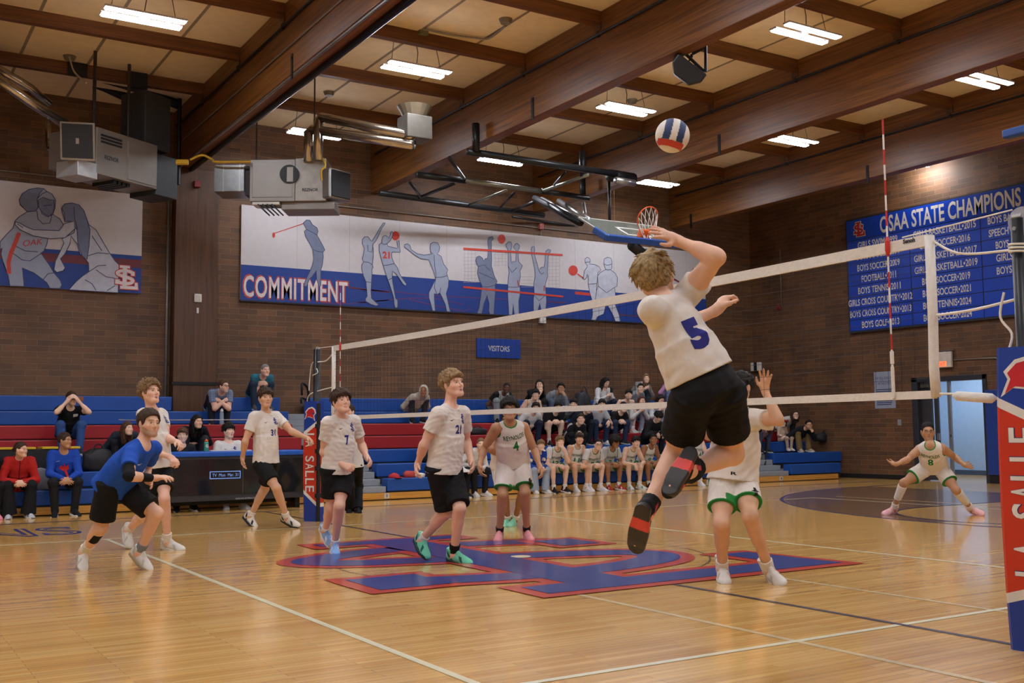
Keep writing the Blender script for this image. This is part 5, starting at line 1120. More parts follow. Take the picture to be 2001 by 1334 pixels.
def headframe(fd, ud):
    f = _n(fd); u = _n(np.asarray(ud, float)-f*(np.asarray(ud, float)@f)); r = np.cross(f, u); return r, f, u
def person(J, face, hup=(0, 0, 1), label='', h=.006, skin='fair', hair=('short', 'brown'), top=None, bottom=None, shoes=None, socks=None, hands=None, g=1., S=1., detail=True, seed=0, extra=(), mouth=.0, group=None, name='person', glasses=False, female=False, pr=None, headless=False, beard=None, laces=True, hs=1.0, seated=False, lg=1.0, flat=None):
    """J: joints hc hl hr kl kr al ar tl tr nk sl sr el er wl wr fl fr hd. Returns the body object (thing) with clothes as children."""
    J = {k: np.asarray(v, float) for k, v in J.items()}
    for s_, dv in (flat or {}).items():   # feet planted flat on the floor
        J['a'+s_][2] = .09*S; J['t'+s_] = J['a'+s_]+_n([dv[0], dv[1], 0])*.2*S+np.array([0, 0, -.035*S])
    hc, nk, hd = J['hc'], J['nk'], J['hd']; u = _n(nk-hc); rs = _n(J['sr']-J['sl']); rh = _n(J['hr']-J['hl'])
    rc = _n(rs-u*(rs@u)); rp = _n(rh-u*(rh@u)); fc = np.cross(u, rc); fp = np.cross(u, rp); Mc = np.stack([rc, fc, u]); Mp = np.stack([rp, fp, u])
    rw = _n(rc+rp); fw = np.cross(u, rw); Mw = np.stack([rw, fw, u]); TL = np.linalg.norm(nk-hc)
    sw = np.linalg.norm(J['sr']-J['sl']); R, Fd, U = headframe(face, hup); MH = np.stack([R, Fd, U]); hw = hs*S
    Hp = lambda x, y, z: hd+(R*x+Fd*y+U*z)*hw
    org = np.array([hc[0], hc[1], min(J['al'][2], J['ar'][2])-.09])
    skc = np.array(lin(SKIN.get(skin, skin)))
    # ---------------- body
    B = []
    chest = hc+u*TL*.66; wst = hc+u*TL*.34
    B += [ell(chest, Mc, np.array([.158, .112, .19])*S*(.93+.07*g)), ell(wst, Mw, np.array([.135, .100, .15])*S*g, .08), ell(hc+u*.03*S-fp*.01*S, Mp, np.array([.146, .102, .115])*S*(.8+.2*g), .08)]
    for s_ in 'lr':
        sh, el_, wr, fi = J['s'+s_], J['e'+s_], J['w'+s_], J['f'+s_]; hp, kn, an = J['h'+s_], J['k'+s_], J['a'+s_]
        a_ = _n(el_-sh); b_ = _n(wr-el_); sg = .95 if female else 1.
        B += [cap(nk-u*.02*S, sh+u*.012*S, .046*S, .045*S, .06), cap(sh, sh+(el_-sh)*.35, .057*S*sg, .051*S*sg, .05), cap(sh+(el_-sh)*.25, el_, .049*S*sg*(.8+.2*g), .039*S*sg, .03)]
        bend = _n(np.cross(np.cross(a_, b_)+1e-6, a_)); B.append(cap(sh+(el_-sh)*.42+bend*.008*S, sh+(el_-sh)*.68+bend*.008*S, .047*S*sg, .043*S*sg, .03))
        B += [cap(el_, wr, .040*S*sg, .0265*S*sg, .02), cap(el_+(wr-el_)*.12, el_+(wr-el_)*.42, .043*S*sg, .037*S*sg, .03)]
        hk = dict(curl=.35, pn=None, spread=.12, thumb=.5); hk.update((hands or {}).get(s_, {}))
        fdv = _n(fi-wr); pn = hk.pop('pn')
        if pn is None:
            pn = (hc-wr); pn = pn-fdv*(pn@fdv)
        B += hand(wr, fdv, pn, s_, S*(.93 if female else 1.), **hk); B.append(cap(wr-b_*.02*S, wr+fdv*.02*S, .0265*S, .027*S, .02))
        th = _n(kn-hp); sn = _n(an-kn); back = -fp+0*th
        kb = _n(np.cross(np.cross(th, sn)+1e-6, sn)) if np.linalg.norm(np.cross(th, sn)) > .05 else -fp
        kb = kb if kb@fp < .3 or True else -kb
        B += [cap(hp, kn, .080*S*(.75+.25*g)*(.5+.5*lg), .055*S*(.85+.15*g)*lg, .04), cap(hp+(kn-hp)*.18, hp+(kn-hp)*.62, .084*S*(.75+.25*g)*lg, .073*S*(.8+.2*g)*lg, .04), cap(kn, an, .052*S*lg, .036*S*(.5+.5*lg), .03)]
        cb = _n((hp-kn)-sn*((hp-kn)@sn)) if np.linalg.norm(np.cross(th, sn)) > .12 else -fp
        cb = _n(cb-sn*(cb@sn)); B += [cap(kn+(an-kn)*.16+cb*.018*S, kn+(an-kn)*.42+cb*.016*S, .050*S*(.85+.15*g)*lg, .044*S*(.85+.15*g)*lg, .04), cap(kn-cb*.012*S, kn-cb*.010*S+sn*.03*S, .045*S, .04*S, .03)]
        ft = _n(J['t'+s_]-an); fu = -sn-ft*((-sn)@ft); fu = _n(fu)
        B += [cap(an, an-fu*.045*S-ft*.03*S, .035*S, .036*S, .03), cap(an-fu*.03*S, an-fu*.055*S+ft*.15*S, .036*S, .026*S, .04)]
    if not headless:
        B += [cap(nk-u*.04*S, hd-U*.055*hw-Fd*.022*hw, .056*S*(.93 if female else 1)*(.8+.2*g), .052*S, .035)]
        B += [ell(Hp(0, -.012, .030), MH, np.array([.075, .096, .090])*hw, .03), ell(Hp(0, .022, -.040), MH, np.array([.060, .068, .078])*hw, .03), cap(Hp(-.012, .070, -.100), Hp(.012, .070, -.100), .019*hw, k=.03)]
        for s_ in (1, -1):
            B += [cap(Hp(.056*s_, -.005, -.05), Hp(.022*s_, .060, -.098), .020*hw, .018*hw, .03), cap(Hp(.042*s_, .055, -.028), Hp(.05*s_, .035, -.022), .024*hw, .024*hw, .03)]
            B.append(ell(Hp(.080*s_, -.008, -.010), np.stack([R*.93-Fd*.36*s_, Fd*.93+R*.36*s_, U]), np.array([.011, .021, .033])*hw, .006))
        B += [cap(Hp(-.036, .080, .022), Hp(.036, .080, .022), .011*hw, k=.02)]
        for s_ in (1, -1): B.append(cap(Hp(.028*s_, .0965, .0), Hp(.037*s_, .0935, 0), .0120*hw, k=.014, op='s'))
        B += [cap(Hp(0, .082, .014), Hp(0, .106, -.028), .0078*hw, .0095*hw, .012), cap(Hp(-.012, .092, -.035), Hp(.012, .092, -.035), .0078*hw, k=.008)]
        B += [cap(Hp(-.020, .082, -.062), Hp(.020, .082, -.062), .0075*hw, k=.008), cap(Hp(-.016, .080, -.076-mouth*.014), Hp(.016, .080, -.076-mouth*.014), .0085*hw, k=.008)]
        B.append(cap(Hp(-.018, .094, -.069-mouth*.006), Hp(.018, .094, -.069-mouth*.006), .0022*hw+mouth*.007*hw, k=.004, op='s'))
    lipc = skc*np.array([.84, .62, .60]); hcol = np.array(lin(HAIRC[hair[1]])) if hair else skc*.3
    arm_sleeve = [e for e in extra if e[0] == 'tint']
    def tint(V):
        c = np.tile(skc, (len(V), 1))
        if not headless:
            q = ((V-hd)@MH.T)/hw; x, y, z = np.abs(q[:, 0]), q[:, 1], q[:, 2]
            near = (np.abs(q) < .16).all(1)
            fr = near & (y > .05)
            c[fr & (z < -.02) & (z > -.05) & (x > .03)] *= np.array([1.02, .93, .92])
            lz = z+.069+mouth*.007; lip = fr & (y > .07) & ((x/.022)**2+(lz/(.0125+mouth*.008))**2 < 1); c[lip] = lipc
            mo = fr & (y < .091) & ((x/.016)**2+(lz/(.0012+mouth*.010))**2 < 1); c[mo] = lipc*.25
            br = fr & (x > .013) & (x < .049) & (np.abs(z-.0245+.10*np.abs(x-.030)) < .0042); c[br] = hcol*.7+skc*.28
            if beard:
                bc = np.array(lin(HAIRC[beard[0]])); ss = lambda t: np.clip(t, 0, 1)**2*(3-2*np.clip(t, 0, 1))
                top = -.022-.62*(np.clip(y, .02, .2)-.02); wgt = ss((top-z)/.014)*ss((z+.135)/.03)*ss((y-.0)/.02)*near*(~lip); mus = ss(1-((x/.026)**2+((z+.052)/.007)**2))*fr*(~lip)
                k_ = (np.maximum(wgt, mus)*beard[1])[:, None]; c = c*(1-k_)+bc*k_
        return c
    body = sdf_obj(name, B, h, skinmat(), None, org, None, tint)
    tag(body, label, 'person', group)
    par = dict(parent=body, org=org)
    # ---------------- eyes
    if detail and not headless:
        for s_ in (1, -1):
            c = Hp(.0325*s_, .0765, .0); bm = bmesh.new(); bmesh.ops.create_uvsphere(bm, u_segments=14, v_segments=12, radius=.0115*hw)
            lk = _n(Fd*1+R*0); ex_ = np.cross(lk, U)
            vv = [(v, f_) for f_ in () for v in ()]
            for v in bm.verts: v.co = Vector(ex_*v.co.x*1.12+U*v.co.y*.52+lk*v.co.z)
            me = bpy.data.meshes.new('eye')
            for f_ in bm.faces: pc_ = np.array(f_.calc_center_median()); f_.material_index = 1 if abs(pc_@ex_) < .0058*hw and pc_@lk > 0 else 0
            bm.to_mesh(me); bm.free(); me.polygons.foreach_set('use_smooth', [True]*len(me.polygons))
            for m_ in eyemats(): me.materials.append(m_)
            o = bpy.data.objects.new('eye', me); COL.objects.link(o); o.parent = body; o.location = Vector(c-org)
    # ---------------- hair
    if hair and hair[0] != 'none' and not headless:
        make_hair(hair, Hp, MH, R, Fd, U, hd, hw, h, par, seed, nk)
    if glasses:
        b = MB()
        for s_ in (1, -1):
            ring = [Hp(.034*s_+.023*math.cos(t), .103, -.002+.017*math.sin(t)) for t in np.linspace(0, 6.283, 17)]; b.tube(ring, .0021*hw if detail else .0035, 5, caps=False)
            b.tube([Hp(.056*s_, .100, .004), Hp(.078*s_, .04, .006), Hp(.08*s_, -.005, .004)], .002*hw if detail else .0028, 5)
        b.tube([Hp(-.011, .105, .002), Hp(.011, .105, .002)], .002*hw if detail else .003, 5)
        b.build('glasses', pm('glasses_frame', '#5a4a42' if glasses == 1 else glasses, .3, .4), parent=body)
    # ---------------- clothing
    if top: make_top(top, J, body, org, h, seed, S, g, u, Mc, Mp, Mw, rc, fc, rp, fp, TL, chest, wst, pr)
    if bottom and top and not seated and u[2] > .86: bottom['cut'] = hc+u*(top.get('hem', -.04)+.06)*S
    if bottom: make_bottom(bottom, J, body, org, h, seed, S, g, u, Mp, rp, fp, TL)
    for s_ in 'lr':
        an, kn = J['a'+s_], J['k'+s_]; ft0 = _n(J['t'+s_]-an); sn = _n(kn-an); ft = ft0; fu = _n(sn-ft*(sn@ft))
        sk_ = (socks or {}).get(s_) if isinstance(socks, dict) else socks
        if sk_:
            col, a0, a1 = sk_; sdf_obj('sock', [cone(an+(kn-an)*a0, an+(kn-an)*a1, (.042 if a0 < .1 else .05)*S, (.046+.012*min(1, a1*2.2))*S, .01), ell(an-fu*.02*S, np.eye(3), np.array([.044]*3)*S, .02)] if a0 < .1 else [cone(an+(kn-an)*a0, an+(kn-an)*a1, (.044+.016*min(1, a0*2))*S*(.85+.15*g), (.045+.016*min(1, a1*1.6))*S*(.85+.15*g), .01), cap(kn+(an-kn)*.16-0*fu, kn+(an-kn)*.4, .052*S, .048*S, .04)][:1], h, clothmat(col), disp=folds(seed+3, .0015, .05), **par)
        if shoes:
            make_shoe(shoes, an, ft, fu, S, h, body, org, laces and detail)
    for e in extra:
        if e[0] == 'sleeve':   # tight sleeve on a limb between two joints
            _, a, b, t0, t1, r0, r1, col = e; A_, B_ = J[a], J[b]; sdf_obj('sleeve', [cone(A_+(B_-A_)*t0, A_+(B_-A_)*t1, r0*S, r1*S, .01)]+([] if len(e) < 9 else []), h, clothmat(col), **par)
        elif e[0] == 'bent':   # tight sleeve round a bent joint
            _, a, j, b, t0, t1, r, col = e; A_, M_, B_ = J[a], J[j], J[b]
            sdf_obj('sleeve', [cone(A_+(M_-A_)*t0, M_, r[0]*S, r[1]*S, .02), ell(M_, np.eye(3), np.array([r[1]]*3)*S, .02), cone(M_, M_+(B_-M_)*t1, r[1]*S*1.03, r[2]*S, .02)], h, clothmat(col), **par)
    return body

def make_hair(hair, Hp, MH, R, Fd, U, hd, hw, h, par, seed, nk):
    st, col = hair[0], hair[1]; rg = random.Random(seed*7+1); m = hairmat(col); hh = min(h, .0055) if h < .009 else h
    # local helper: scalp point
    def sc(az, el, k=1.):
        x, y, z = .079*math.cos(el)*math.sin(az)*k, -.012+.100*math.cos(el)*math.cos(az)*k, .030+.094*math.sin(el)*k; return Hp(x, y, z)
    th = dict(short=.008, fade=.004, buzz=.003, messy=.014, curly=.018, mop=.016, afro=.055, long=.012, bun=.007, bowl=.015, jumper=.015).get(st, .01)
    vol = hair[2] if len(hair) > 2 and st != 'long' else 1.
    th *= vol
    P = [ell(Hp(0, -.012, .032), MH, np.array([.078+th, .099+th, .092+th])*hw, .02)]
    if st in ('short', 'fade', 'buzz', 'bun', 'messy', 'curly', 'mop', 'bowl', 'afro', 'long', 'jumper'):
        fz = {'bowl': .060, 'mop': .062, 'curly': .064, 'messy': .068, 'long': .066, 'afro': .058, 'bun': .066}.get(st, .069)
        nb = {'fade': -.045, 'buzz': -.045, 'mop': -.100, 'curly': -.088, 'jumper': -.085, 'long': -.12}.get(st, -.074); sb = {'fade': -.004, 'buzz': .0, 'mop': -.045, 'long': -.06, 'bowl': -.03, 'bun': .01}.get(st, -.026)
        def region(Q):
            w = ((Q-hd)@MH.T)/hw; x, y, z = np.abs(w[:, 0]), w[:, 1], w[:, 2]
            dA = (fz-.34*(.085-y)-.55*np.maximum(x-.035, 0)*(y > .03))-z
            dB = np.maximum(y-.008, nb-.25*np.maximum(x-.05, 0)-z); dC = np.maximum(np.abs(y-.026)-.015, sb-z)
            return np.minimum(np.minimum(dA, dB), dC)*.8*hw
        P.append((region, hd, 1e6, .006, 'i'))
        for s_ in (1, -1):
            if st not in ('mop', 'long'): P.append(ell(Hp(.094*s_, -.006, -.014), MH, np.array([.026, .025, .037])*hw, .006, 's'))
    q = P
    if st in ('messy', 'curly', 'mop', 'jumper', 'short', 'bowl', 'fade'):
        n = {'messy': 130, 'curly': 150, 'mop': 110, 'jumper': 190, 'short': 90, 'bowl': 90, 'fade': 60}[st]
        if h > .009: n = n//3
        crown = Hp(0, -.055, .118); cen = Hp(0, -.012, .03)
        for i in range(n):
            az = rg.uniform(-math.pi, math.pi); el = math.asin(rg.uniform(.02, 1)) if st != 'fade' else math.asin(rg.uniform(.5, 1))
            if abs(az) < 1.0 and el < .62: el = rg.uniform(.62, 1.2)
            a = sc(az, el, 1.0+th*6); d = _n(a-cen); t = _n(a-crown)*1.0+Fd*(.5 if math.cos(az) > -.2 else 0)-U*(.35 if el < .8 else 0)
            if st in ('curly', 'jumper', 'messy'): t = t+(R*rg.uniform(-1, 1)+Fd*rg.uniform(-.6, .9)+U*rg.uniform(-.5, .5))*{'curly': 1.0, 'jumper': .55, 'messy': .6}[st]
            t = _n(t-d*(t@d))
            L = {'messy': .042, 'curly': .040, 'mop': .055, 'jumper': .060, 'short': .030, 'bowl': .055, 'fade': .026}[st]*rg.uniform(.7, 1.3)*hw
            lift = (vol**.7)*{'messy': .014, 'curly': .020, 'mop': .010, 'jumper': .014, 'short': .004, 'bowl': .003, 'fade': .003}[st]*rg.uniform(-.2, 1.2)*hw
            r0 = {'messy': .0085, 'curly': .0095, 'mop': .0095, 'jumper': .0080, 'short': .0075, 'bowl': .0095, 'fade': .008}[st]*hw
            mid = a+t*L*.5+d*(lift*.7); e = a+t*L+d*lift*.8-U*(.006 if st in ('mop', 'jumper', 'curly') else .002)*hw-d*.004*hw
            q.append(cap(a-d*.004, mid, r0, r0*.85, .007)); q.append(cap(mid, e, r0*.85, r0*.3, .004))
        if st in ('mop', 'bowl', 'messy') or len(hair) > 3:
            for i in range(26):   # fringe over the forehead
                x = -.068+.136*i/25; a = Hp(x*.8, .062-.35*abs(x), .100-.45*abs(x)+th); m2 = Hp(x*1.0, .096-.5*abs(x)+th*.6, .078-.3*abs(x)); e = Hp(x*1.12+rg.uniform(-.014, .014), .101-.55*abs(x)+th*.3, (.036 if st != 'messy' else .052)+rg.uniform(-.012, .014)); q.append(cap(a, m2, .012*hw, .010*hw, .008)); q.append(cap(m2, e, .010*hw, .0035*hw, .006))
    if st == 'afro':
        for i in range(90):
            az = rg.uniform(-math.pi, math.pi); el = math.asin(rg.uniform(-.2, 1)); q.append(ell(sc(az, el, 1.45), np.eye(3), np.array([.022]*3)*hw*rg.uniform(.7, 1.2), .015))
    if st == 'long':
        ln_ = hair[2] if len(hair) > 2 else .25
        for s_ in (1, -1):
            for j in range(5):
                x = .078-.004*j; y = .02-.028*j; q.append(cap(Hp(x*s_, y, .04), Hp((x+.012)*s_, y-.01, -.06), .018*hw, .02*hw, .02)); q.append(cap(Hp((x+.012)*s_, y-.01, -.06), Hp((x+.01)*s_, y*.6+.01, -.06-ln_*(.7+.08*j)), .02*hw, .012*hw, .02))
        q.append(cap(Hp(0, -.09, 0), Hp(0, -.10, -.1-ln_*.8), .06*hw, .045*hw, .03))
    if st == 'bun':
        q.append(ell(Hp(0, -.115, .0), np.eye(3), np.array([.036]*3)*hw, .01))
    sdf_obj('hair', q, hh, m, disp=(folds(seed+5, .0016, .020) if h < .009 else folds(seed+5, .002, .04)), smooth=1, **par)

def make_top(T, J, body, org, h, seed, S, g, u, Mc, Mp, Mw, rc, fc, rp, fp, TL, chest, wst, pr):
    """T: dict(kind tee/tank/long/hood, col, trim, len, loose)"""
    kind = T.get('kind', 'tee'); lo = T.get('loose', .016); hc, nk = J['hc'], J['nk']; hem = T.get('hem', -.04)
    X = [ell(chest, Mc, (np.array([.158, .112, .19])*(.93+.07*g)+[lo, lo, .012])*S, .03), ell(wst, Mw, (np.array([.138, .104, .16])*g+[lo*1.3, lo*1.3, 0])*S, .09)]
    hb = hc+u*hem*S
    fl = T.get('flare', .016)
    X.append(tube2(hc+u*TL*.5, hb, rp, ((.140+lo)*S*(.75+.25*g), (.108+lo)*S*(.75+.25*g)), ((.166+lo+fl)*S*(.8+.2*g), (.122+lo+fl)*S*(.75+.25*g)), .07))
    for s_ in 'lr':
        sh, el_, wr = J['s'+s_], J['e'+s_], J['w'+s_]
        out = _n(sh-nk)
        if kind == 'tank':
            X.append(cap(nk-u*.022*S, sh+u*.008*S-out*.025*S, (.046+.008)*S, (.045+.006)*S, .05)); continue
        X += [cap(nk-u*.022*S, sh+u*.010*S, (.046+.009)*S, (.045+.012)*S, .06), cap(sh, sh+(el_-sh)*.3, (.058+lo*.4)*S, (.056+lo*.45)*S, .05)]
        if kind in ('tee', 'polo'):
            sl_ = T.get('sleeve', .58); X.append(cone(sh, sh+(el_-sh)*sl_, (.056+lo*.4)*S, (.062+lo*.75)*S, .03))
        else:
            X += [cap(sh+(el_-sh)*.2, el_, (.056+lo*.4)*S, (.047+lo*.5)*S, .03), cap(el_, wr-(wr-el_)*.03, (.047+lo*.5)*S, (.034+lo*.25)*S, .02)]
    if kind == 'hood':
        if T.get('up'):
            R, Fd, U, hd = J['_R'], J['_F'], J['_U'], J['hd']; MH = np.stack([R, Fd, U])
            X += [ell(hd+(-Fd*.02+U*.02)*S, MH, np.array([.108, .125, .135])*S, .02), cap(nk, hd-U*.05-Fd*.04, .10*S, .10*S, .05)]
            X.append(cap(hd+Fd*.06-U*.03, hd+Fd*.2-U*.03, .066*S, .09*S, .01, 's')); X.append(cap(hd+Fd*.06+U*.03, hd+Fd*.2+U*.03, .066*S, .09*S, .01, 's'))
        else:
            X += [cap(nk-fc*.05*S-rc*.06*S, nk-fc*.05*S+rc*.06*S, .045*S, k=.04), cap(nk-rc*.075*S+fc*.01*S, nk+fc*.05*S-u*.04*S, .028*S, .022*S, .03), cap(nk+rc*.075*S+fc*.01*S, nk+fc*.05*S-u*.04*S, .028*S, .022*S, .03)]
    if kind == 'jacket':
        X += [cap(nk-fc*.04*S-rc*.05*S, nk-fc*.04*S+rc*.05*S, .035*S, k=.03), cap(nk-rc*.065*S, nk+fc*.055*S-u*.01*S, .024*S, .02*S, .03), cap(nk+rc*.065*S, nk+fc*.055*S-u*.01*S, .024*S, .02*S, .03)]
    X.append(half(hb, -u, .006))
    nc = nk+fc*.040*S+u*.042*S; nr = T.get('neck', .068)
    if kind not in ('hood', 'jacket') or T.get('neck'): X.append(cap(nc-fc*.06*S+u*.03*S, nc+u*.0, .058*S, nr*S, .008, 's'))
    arm_s = []
    if kind == 'tank':
        for s_ in 'lr':
            sh, el_ = J['s'+s_], J['e'+s_]; out = _n((sh-nk)-u*((sh-nk)@u)); ac = sh+out*.012*S-u*.035*S; p = cap(ac+out*.02*S, ac+out*.16*S-u*.0, .074*S, .11*S, .008, 's'); X.append(p); arm_s.append(p)
    trim = T.get('trim'); cols = T.get('cols')
    tn = None; mat = clothmat(T['col'])
    if trim or cols:
        mat = TINTCLOTH(); base = np.array(lin(T['col'])); tc = np.array(lin(trim)) if trim else base
        np_ = cap(nc-fc*.06*S+u*.03*S, nc, .058*S, nr*S)
        def tn(V):
            c = np.tile(base, (len(V), 1))
            if trim:
                m = np_[0](V) < .016*S
                for p in arm_s: m |= p[0](V) < .014*S
                if kind in ('tee', 'long') and not arm_s and T.get('armline'):
                    for s_ in 'lr':
                        sh, el_ = J['s'+s_], J['e'+s_]; out = _n((sh-nk)-u*((sh-nk)@u)); ac = sh-out*.03*S; m |= (np.abs((V-ac)@out+.15*((V-ac)@u)) < .006*S) & (np.linalg.norm(V-sh, axis=1) < .17*S)
                c[m] = tc
            if cols:
                for fn, cc in cols: c[fn(V, J, u, fc, rc, S, nk, hc)] = np.array(lin(cc))
            return c
    o = sdf_obj(T.get('name', {'tee': 'shirt', 'tank': 'jersey', 'long': 'sweater', 'hood': 'hoodie', 'jacket': 'jacket', 'polo': 'shirt'}[kind]), X, h, mat, body, org, folds(seed+11, T.get('fold', .0075)*S, .13, u), tn)
    # prints
    for p in T.get('prints', ()): put_print(o, body, org, p, J, u, fc, rc, TL, S, nk, hc)
    return o

def make_bottom(T, J, body, org, h, seed, S, g, u, Mp, rp, fp, TL):
    kind = T.get('kind', 'shorts'); hc = J['hc']; lo = T.get('loose', .02); X = [ell(hc+u*.03*S-fp*.01*S, Mp, (np.array([.158, .112, .12])*(.8+.2*g)+.008)*S, .05), tube2(hc+u*.10*S, hc-u*.03*S, rp, ((.150+.004)*S*(.75+.25*g), (.108+.006)*S*(.8+.2*g)), ((.160+.008)*S*(.8+.2*g), (.118+.010)*S*(.8+.2*g)), .05)]
    ends = []
    for s_ in 'lr':
        hp, kn, an = J['h'+s_], J['k'+s_], J['a'+s_]; th = _n(kn-hp)
        if kind == 'shorts':
            t = T.get('len', .72); t = t[s_] if isinstance(t, dict) else t; e = hp+(kn-hp)*t
            X += [cone(hp-th*.02*S, e, (.098+lo*.4)*S*(.8+.2*g), (.086+lo*.8)*S*(.8+.2*g), .03)]; ends.append((e, th, (.092+lo)*S*(.8+.2*g)))
            X.append(ell(hp-fp*.015*S, np.eye(3), np.array([.092]*3)*S*(.8+.2*g), .05))
        else:
            X += [cap(hp, kn, (.094+lo*.3)*S*(.8+.2*g), (.064+lo*.6)*S, .05), cone(kn-(an-kn)*.02, an-_n(an-kn)*.0+_n(an-kn)*.03*S, (.062+lo*.7)*S, (T.get('cuff', .05)+lo*.5)*S, .03), ell(kn, np.eye(3), np.array([.064+lo*.6]*3)*S, .03)]
    tn = None; mat = clothmat(T['col'])
    if T.get('trim'):
        mat = TINTCLOTH(); base = np.array(lin(T['col'])); tc = np.array(lin(T['trim']))
        def tn(V):
            c = np.tile(base, (len(V), 1))
            for e, th, r in ends:
                d = (V-e)@th; c[(d > -.0105*S) & (d < .05*S) & (np.linalg.norm(V-e, axis=1) < r*1.6)] = tc
            if T.get('side'):
                for s_ in 'lr':
                    hp, kn = J['h'+s_], J['k'+s_]; out = rp*(1 if s_ == 'r' else -1); q = V-hp; m = (q@out > .085*S) & (np.abs(q@fp+.01) < .02*S) & (np.abs((V-hc)@u) < .6); c[m] = tc
            return c
    fd0 = folds(seed+21, T.get('fold', .007)*S, .13)
    def fdisp(P):
        k = np.ones(len(P))
        for e_, th_, r_ in ends: k = np.minimum(k, np.where(np.linalg.norm(P-e_, axis=1) < r_*1.8, np.clip((-((P-e_)@th_)-.004)/.06, 0, 1), 1))
        return fd0(P)*k
    fdisp.lip = fd0.lip+.3
    if T.get('cut') is not None: X.append(half(T['cut'], u, .004))
    o = sdf_obj('shorts' if kind == 'shorts' else T.get('name', 'trousers'), X, h, mat, body, org, fdisp, tn)
    for p in T.get('prints', ()): put_print(o, body, org, p, J, u, fp, rp, TL, S, J['nk'], hc)
    return o

def make_shoe(D, an, ft, fu, S, h, body, org, laces):
    S = S*D.get('big', 1.1)
    r = np.cross(ft, fu); M_ = np.stack([r, ft, fu]); o = an-fu*.088*S/D.get('big', 1.1); hp = lambda x, y, z: o+(r*x+ft*y+fu*z)*S
    col, sole = D['col'], D.get('sole', '#dddad2')
    X = [ell(hp(0, -.032, .050), M_, np.array([.037, .046, .050])*S, .02), ell(hp(0, .05, .045), M_, np.array([.042, .095, .044])*S, .03), ell(hp(0, .135, .034), M_, np.array([.045, .062, .030])*S, .03), cone(hp(0, -.022, .06), hp(0, -.024, .118+D.get('high', 0)), .042*S, .045*S, .02), cap(hp(0, .05, .085), hp(0, .0, .135+D.get('high', 0)*.8), .020*S, .016*S, .02)]
    X.append(half(hp(0, 0, .018), -fu, .003)); hh = min(h, .006)
    mat = clothmat(col); tn = None
    if D.get('accent'):
        mat = TINTCLOTH(); bc, ac = np.array(lin(col)), np.array(lin(D['accent'])); ac2 = np.array(lin(D.get('accent2', D['accent'])))
        def tn(V):
            q = ((V-o)@M_.T)/S; c = np.tile(bc, (len(V), 1)); w = np.sin(q[:, 1]*55+q[:, 2]*40)
            c[(np.abs(q[:, 0]) > .024) & (w > .72)] = ac
            c[(q[:, 1] > .085) & (q[:, 2] < .035)] = ac2; c[(q[:, 1] < -.045) & (q[:, 2] > .04)] = ac2
            return c
    sh = sdf_obj('shoe', X, hh, mat, body, org, None, tn)
    Y = [tube2(hp(0, 0, .0), hp(0, 0, .028), r, (.001*S, .001*S), (.001*S, .001*S))][:0]
    def fs(P):
        q = ((P-o)@M_.T)/S; a = np.array([0., -.045]); b = np.array([0.006, .15]); ab = b-a; t = np.clip(((q[:, :2]-a)@ab)/(ab@ab), 0, 1)
        d2 = np.linalg.norm(q[:, :2]-a-t[:, None]*ab, axis=1)-(.037+.010*np.sin(np.clip(t, 0, 1)*2.6)**2); z = q[:, 2]-.014-.012*np.clip((t-.75)/.25, 0, 1)**2
        return np.maximum(d2, np.abs(z)-.0145)*S
    st_ = None; sm_ = pm('sole_'+sole.strip('#'), sole, .6)
    if D.get('mid'):
        sm_ = pm('sole_tinted', '#ffffff', .45, vcol=True, var=.1); b0, b1 = np.array(lin(sole)), np.array(lin(D['mid']))
        def st_(V):
            q = ((V-o)@M_.T)/S; c = np.tile(b0, (len(V), 1)); c[(q[:, 1] > -.005) & (q[:, 1] < .05)] = b1; return c
    sdf_obj('sole', [(fs, hp(0, .05, .014), .16*S, .01, 'u')], min(h, .005) if h < .009 else .007, sm_, sh_par(sh, body), org, None, st_)
    if laces:
        b = MB()
        for i in range(5):
            y = .035+.018*i; z = .098-.0095*i; b.tube([hp(-.024, y-.006, z-.012), hp(0, y, z+.004-.001*i), hp(.024, y+.004, z-.012)], .0028*S, 5)
        c = sh_child(b.build('laces', clothmat(D.get('lace', '#e6e2d8'))), sh, body)
    return sh
def sh_par(sh, body): return sh
def sh_child(o, sh, body):
    o.parent = sh; o.location = -(Vector(body.location)+Vector(sh.location)); return o
_sdf0 = sdf_obj
def sdf_obj(name, prims, h, mats, parent=None, org=None, disp=None, tint=None, smooth=2):
    o = _sdf0(name, prims, h, mats, None, org, disp, tint, smooth)
    if parent is not None:
        o.parent = parent; w = Vector((0, 0, 0)); p = parent
        while p is not None: w += Vector(p.location); p = p.parent
        o.location = Vector(org)-w
    return o
